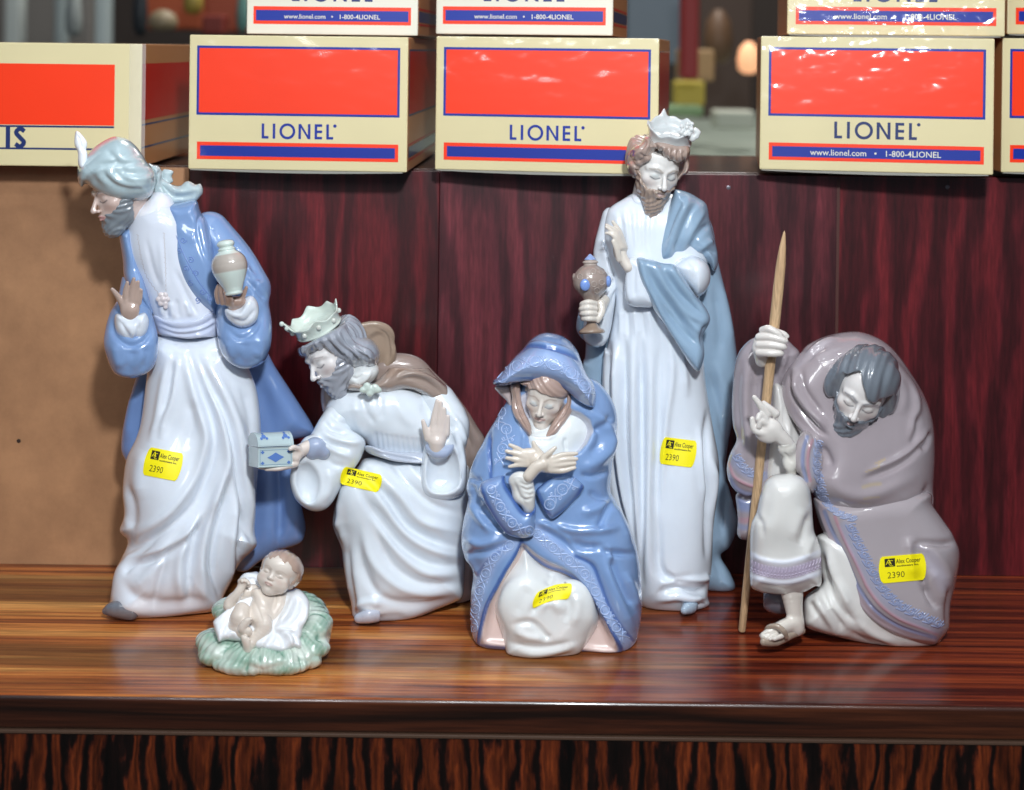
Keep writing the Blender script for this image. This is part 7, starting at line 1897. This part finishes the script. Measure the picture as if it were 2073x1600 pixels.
# ================================================================ FIGURINE: sleeping infant on straw
D_ = fr(370, 1090, 5.333)
def infant():
    g = Fig('porcelain_figurine', 90.7, 535, 'small sleeping infant figurine on white cloth over green straw, front left of the shelf')
    TB = [[1, 0, 0], [0, -.40, .917], [0, .917, .40]]
    # straw bed
    f = F(385, 690, 1150, 1392, -120, 150, 2.0)
    lob = [((535, 1312, -14), (118, 92, 34)), ((455, 1315, -25), (52, 52, 30)), ((600, 1290, 15), (66, 82, 40)), ((496, 1346, -62), (66, 38, 24)), ((566, 1344, -60), (62, 40, 24)), ((430, 1330, -44), (30, 26, 20)), ((622, 1336, -44), (30, 26, 20)), ((620, 1310, -20), (46, 50, 28)), ((640, 1265, 25), (32, 66, 40)), ((600, 1240, 60), (62, 60, 46)), ((430, 1300, -5), (32, 46, 26)), ((500, 1240, 60), (70, 60, 34)), ((640, 1296, -6), (26, 30, 24))]
    for c, r in lob: f.ell(c, (r[0], r[1], r[2] * .86), 3, R=TB)
    rg = random.Random(5)
    def straw(v, N):
        u, vv, w = v.T
        th = np.arctan2((w + 10) * 1.0, (u - 535)); r_ = np.hypot(w + 10, u - 535)
        a = th * 15 + 1.5 * np.sin(r_ * .045) + 1.2 * np.sin(th * 7)
        clump = np.abs(np.sin(a * .5)) ** .6 * 2 - 1
        return 2.6 * clump + 1.0 * np.sin(46 * th + 3 * np.sin(r_ * .07)) + 1.5 * np.sin(.16 * vv + 1.8 * np.sin(th * 9))
    f.floor(g.d0)
    v, q = nets(f.f); v = v * f.res + f.o
    v = relax(v, q, 1); N = vnormals(v, q)
    s_ = straw(v, N)
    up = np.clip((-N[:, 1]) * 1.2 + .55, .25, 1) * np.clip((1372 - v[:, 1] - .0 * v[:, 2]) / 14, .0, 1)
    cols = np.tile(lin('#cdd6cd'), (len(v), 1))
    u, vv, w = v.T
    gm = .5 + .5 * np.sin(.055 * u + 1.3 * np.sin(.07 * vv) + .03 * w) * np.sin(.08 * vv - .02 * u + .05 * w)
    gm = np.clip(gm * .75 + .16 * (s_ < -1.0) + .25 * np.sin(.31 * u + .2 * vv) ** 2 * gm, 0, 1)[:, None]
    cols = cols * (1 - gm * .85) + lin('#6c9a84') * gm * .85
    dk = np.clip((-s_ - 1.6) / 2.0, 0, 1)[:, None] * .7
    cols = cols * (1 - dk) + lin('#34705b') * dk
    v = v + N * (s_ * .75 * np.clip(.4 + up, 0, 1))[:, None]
    wv = warp(v, g.d0); wv[:, 2] = np.maximum(wv[:, 2], 0.001)
    q = q[:, ::-1]
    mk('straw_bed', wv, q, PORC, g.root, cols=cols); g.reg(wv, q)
    # cloth
    f = F(425, 630, 1145, 1335, -90, 110, 1.8)
    pl = lambda w0: (w0, 0.0, -.62, 540, 1250)
    f.pill(D_(345, 880, 450, 810, 560, 700, 660, 590, 620, 500, 615, 430, 660, 385, 740, 365, 820, 370, 900, 500, 1150, 560, 1230, 540, 1330, 620, 1365, 700, 1360, 820, 1300, 960, 1270, 1060, 1290, 1140, 1270, 1190, 1200, 1180, 1160, 1200, 1060, 1235, 920, 1215, 800, 1190, 700, 1130, 560, 1110, 470, 1100, 400, 1118, 370, 1060, 340, 960), pl(-22), 26, 16, k=6)
    f.pill(D_(345, 880, 560, 700, 690, 560, 740, 560, 600, 760, 480, 960, 400, 1115, 370, 1060, 338, 960), pl(-38), 14, 9, k=6)
    f.pill(D_(980, 900, 1100, 700, 1150, 600, 1260, 560, 1350, 680, 1350, 840, 1290, 960, 1270, 1060, 1180, 1000, 1060, 980), pl(-30), 18, 14, k=6)
    fo = [S_(D_(345, 890, 480, 790, 620, 640, 700, 560), 3, 3), S_(D_(1120, 620, 1040, 800, 980, 960), 5, -4), S_(D_(1200, 620, 1130, 800, 1020, 960), 6, 5), S_(D_(1260, 640, 1200, 820, 1080, 940), 6, -4), S_(D_(1000, 985, 1120, 990, 1200, 1000), 4, 4), S_(D_(1010, 1000, 1080, 1100, 1090, 1200), 5, -5), S_(D_(1080, 1010, 1160, 1080, 1180, 1180), 5, 5), S_(D_(1160, 1000, 1210, 1060, 1230, 1160), 4, -4), S_(D_(960, 900, 980, 1040, 880, 1180), 5, -4), S_(D_(940, 1040, 860, 1130, 780, 1190), 6, 3), S_(D_(470, 1090, 520, 1030, 600, 1040), 5, 4), S_(D_(700, 420, 760, 400, 810, 440), 4, -3), S_(D_(1340, 700, 1330, 840, 1280, 960), 4, 3), S_(D_(640, 400, 700, 385, 790, 390), 3, 3)]
    g.part('swaddling_cloth', f, '#e3e6ea', fo, fl=False)
    # body
    def dd(pts): return [(370 + a / 5.333, 1090 + b / 5.333, w, r) for a, b, w, r in pts]
    SK = '#d9cec3'
    f = F(450, 585, 1165, 1335, -100, 70, 1.4)
    f.chain(dd([(900, 640, -10, 24), (850, 760, -26, 25), (800, 900, -40, 24)]), 6, n=1)              # torso
    f.chain(dd([(760, 560, -8, 13), (640, 560, -12, 12)]), 5, n=1)
    f.chain(dd([(700, 600, -14, 12), (560, 640, -26, 11.5), (490, 740, -34, 10)]), 5)                  # right arm out
    f.chain(dd([(500, 700, -32, 10), (590, 600, -36, 9.5), (650, 500, -34, 8.5)]), 5)
    f.ell((492, 1178, -34), (11, 9, 9), 4)
    for i, (a, b) in enumerate(((640, 445), (668, 440), (695, 448), (712, 470))): f.chain(dd([(a, b + 40, -38, 4), (a - 4, b + 8, -42, 3.6), (a - 2, b + 24, -46, 3)]), 1.5)
    f.chain(dd([(800, 600, -24, 11), (850, 700, -36, 12), (920, 840, -42, 11)]), 5)                    # left arm across
    f.chain(dd([(1060, 620, -10, 14), (1030, 740, -26, 13), (950, 880, -40, 11)]), 5)
    f.chain(dd([(640, 780, -44, 17), (610, 870, -56, 20), (580, 940, -50, 17)]), 5)                    # bent right leg
    f.chain(dd([(560, 960, -52, 16), (640, 1020, -64, 13), (700, 1010, -72, 10)]), 4)
    f.chain(dd([(690, 1000, -72, 9), (640, 980, -76, 9), (690, 900, -78, 8), (730, 885, -77, 6)]), 3)
    f.chain(dd([(850, 860, -46, 17), (870, 930, -56, 19), (860, 1000, -60, 17), (790, 1090, -66, 13), (720, 1160, -72, 10)]), 5)
    f.chain(dd([(700, 1200, -74, 9.5), (690, 1140, -80, 9), (670, 1090, -82, 8)]), 3)
    for i in range(4):
        f.ell((370 + (645 + i * 25) / 5.333, 1090 + (1062 + i * 12) / 5.333, -84), (3.4, 3.2, 3.2), 1)
        f.ell((370 + (680 + i * 20) / 5.333, 1090 + (902 - i * 9) / 5.333, -82), (3.2, 3.2, 3.2), 1)
    g.part('infant_body', f, SK, [S_(D_(780, 700, 830, 800, 860, 900), 3, -1.5), S_(D_(745, 880, 750, 960), 3, -2), S_(D_(620, 600, 660, 640, 720, 640), 3, -1.5)], fl=False)
    # head
    h = Head(g, (546, 1171, -62), 53, -18, 4, 24, anchor=(0, -.24, .90), sq=(1.0, .90, 1.0))
    f = face_field({'nose': .15, 'w': 1.04, 'neck': 0, 'baby': True})
    h.build('face', f, face_cols('#dfd5cb', brow='#b39a8a', lip='#c9a79e', line='#a8988c', baby=True, W_=1.04))
    hf = G(-1.1, 1.1, -.8, 1.3, -1.3, 1.1, .026)
    hf.ell((0, .22, -.12), (.82, .86, .94), .02)
    X, Y, Z = hf.U, hf.V, hf.Wd
    hl = .50 + .05 * np.sin(7 * X + 1) - .45 * np.clip(np.abs(X) - .45, 0, 1)
    region = np.minimum(hl - Y, Z - .16)
    hf.f = -smin(-hf.f, -(region + 0 * hf.f).astype(np.float32), .06)
    def disp(v, N):
        x, y, z = v.T
        return .012 * np.sin(13 * (x * .9 + .5 * y) + 3 * np.sin(2 * y + 2 * z)) + .006 * np.sin(31 * (x + .3 * y) + 3 * z)
    h.build('hair', hf, '#ae9688', disp=disp)
infant()
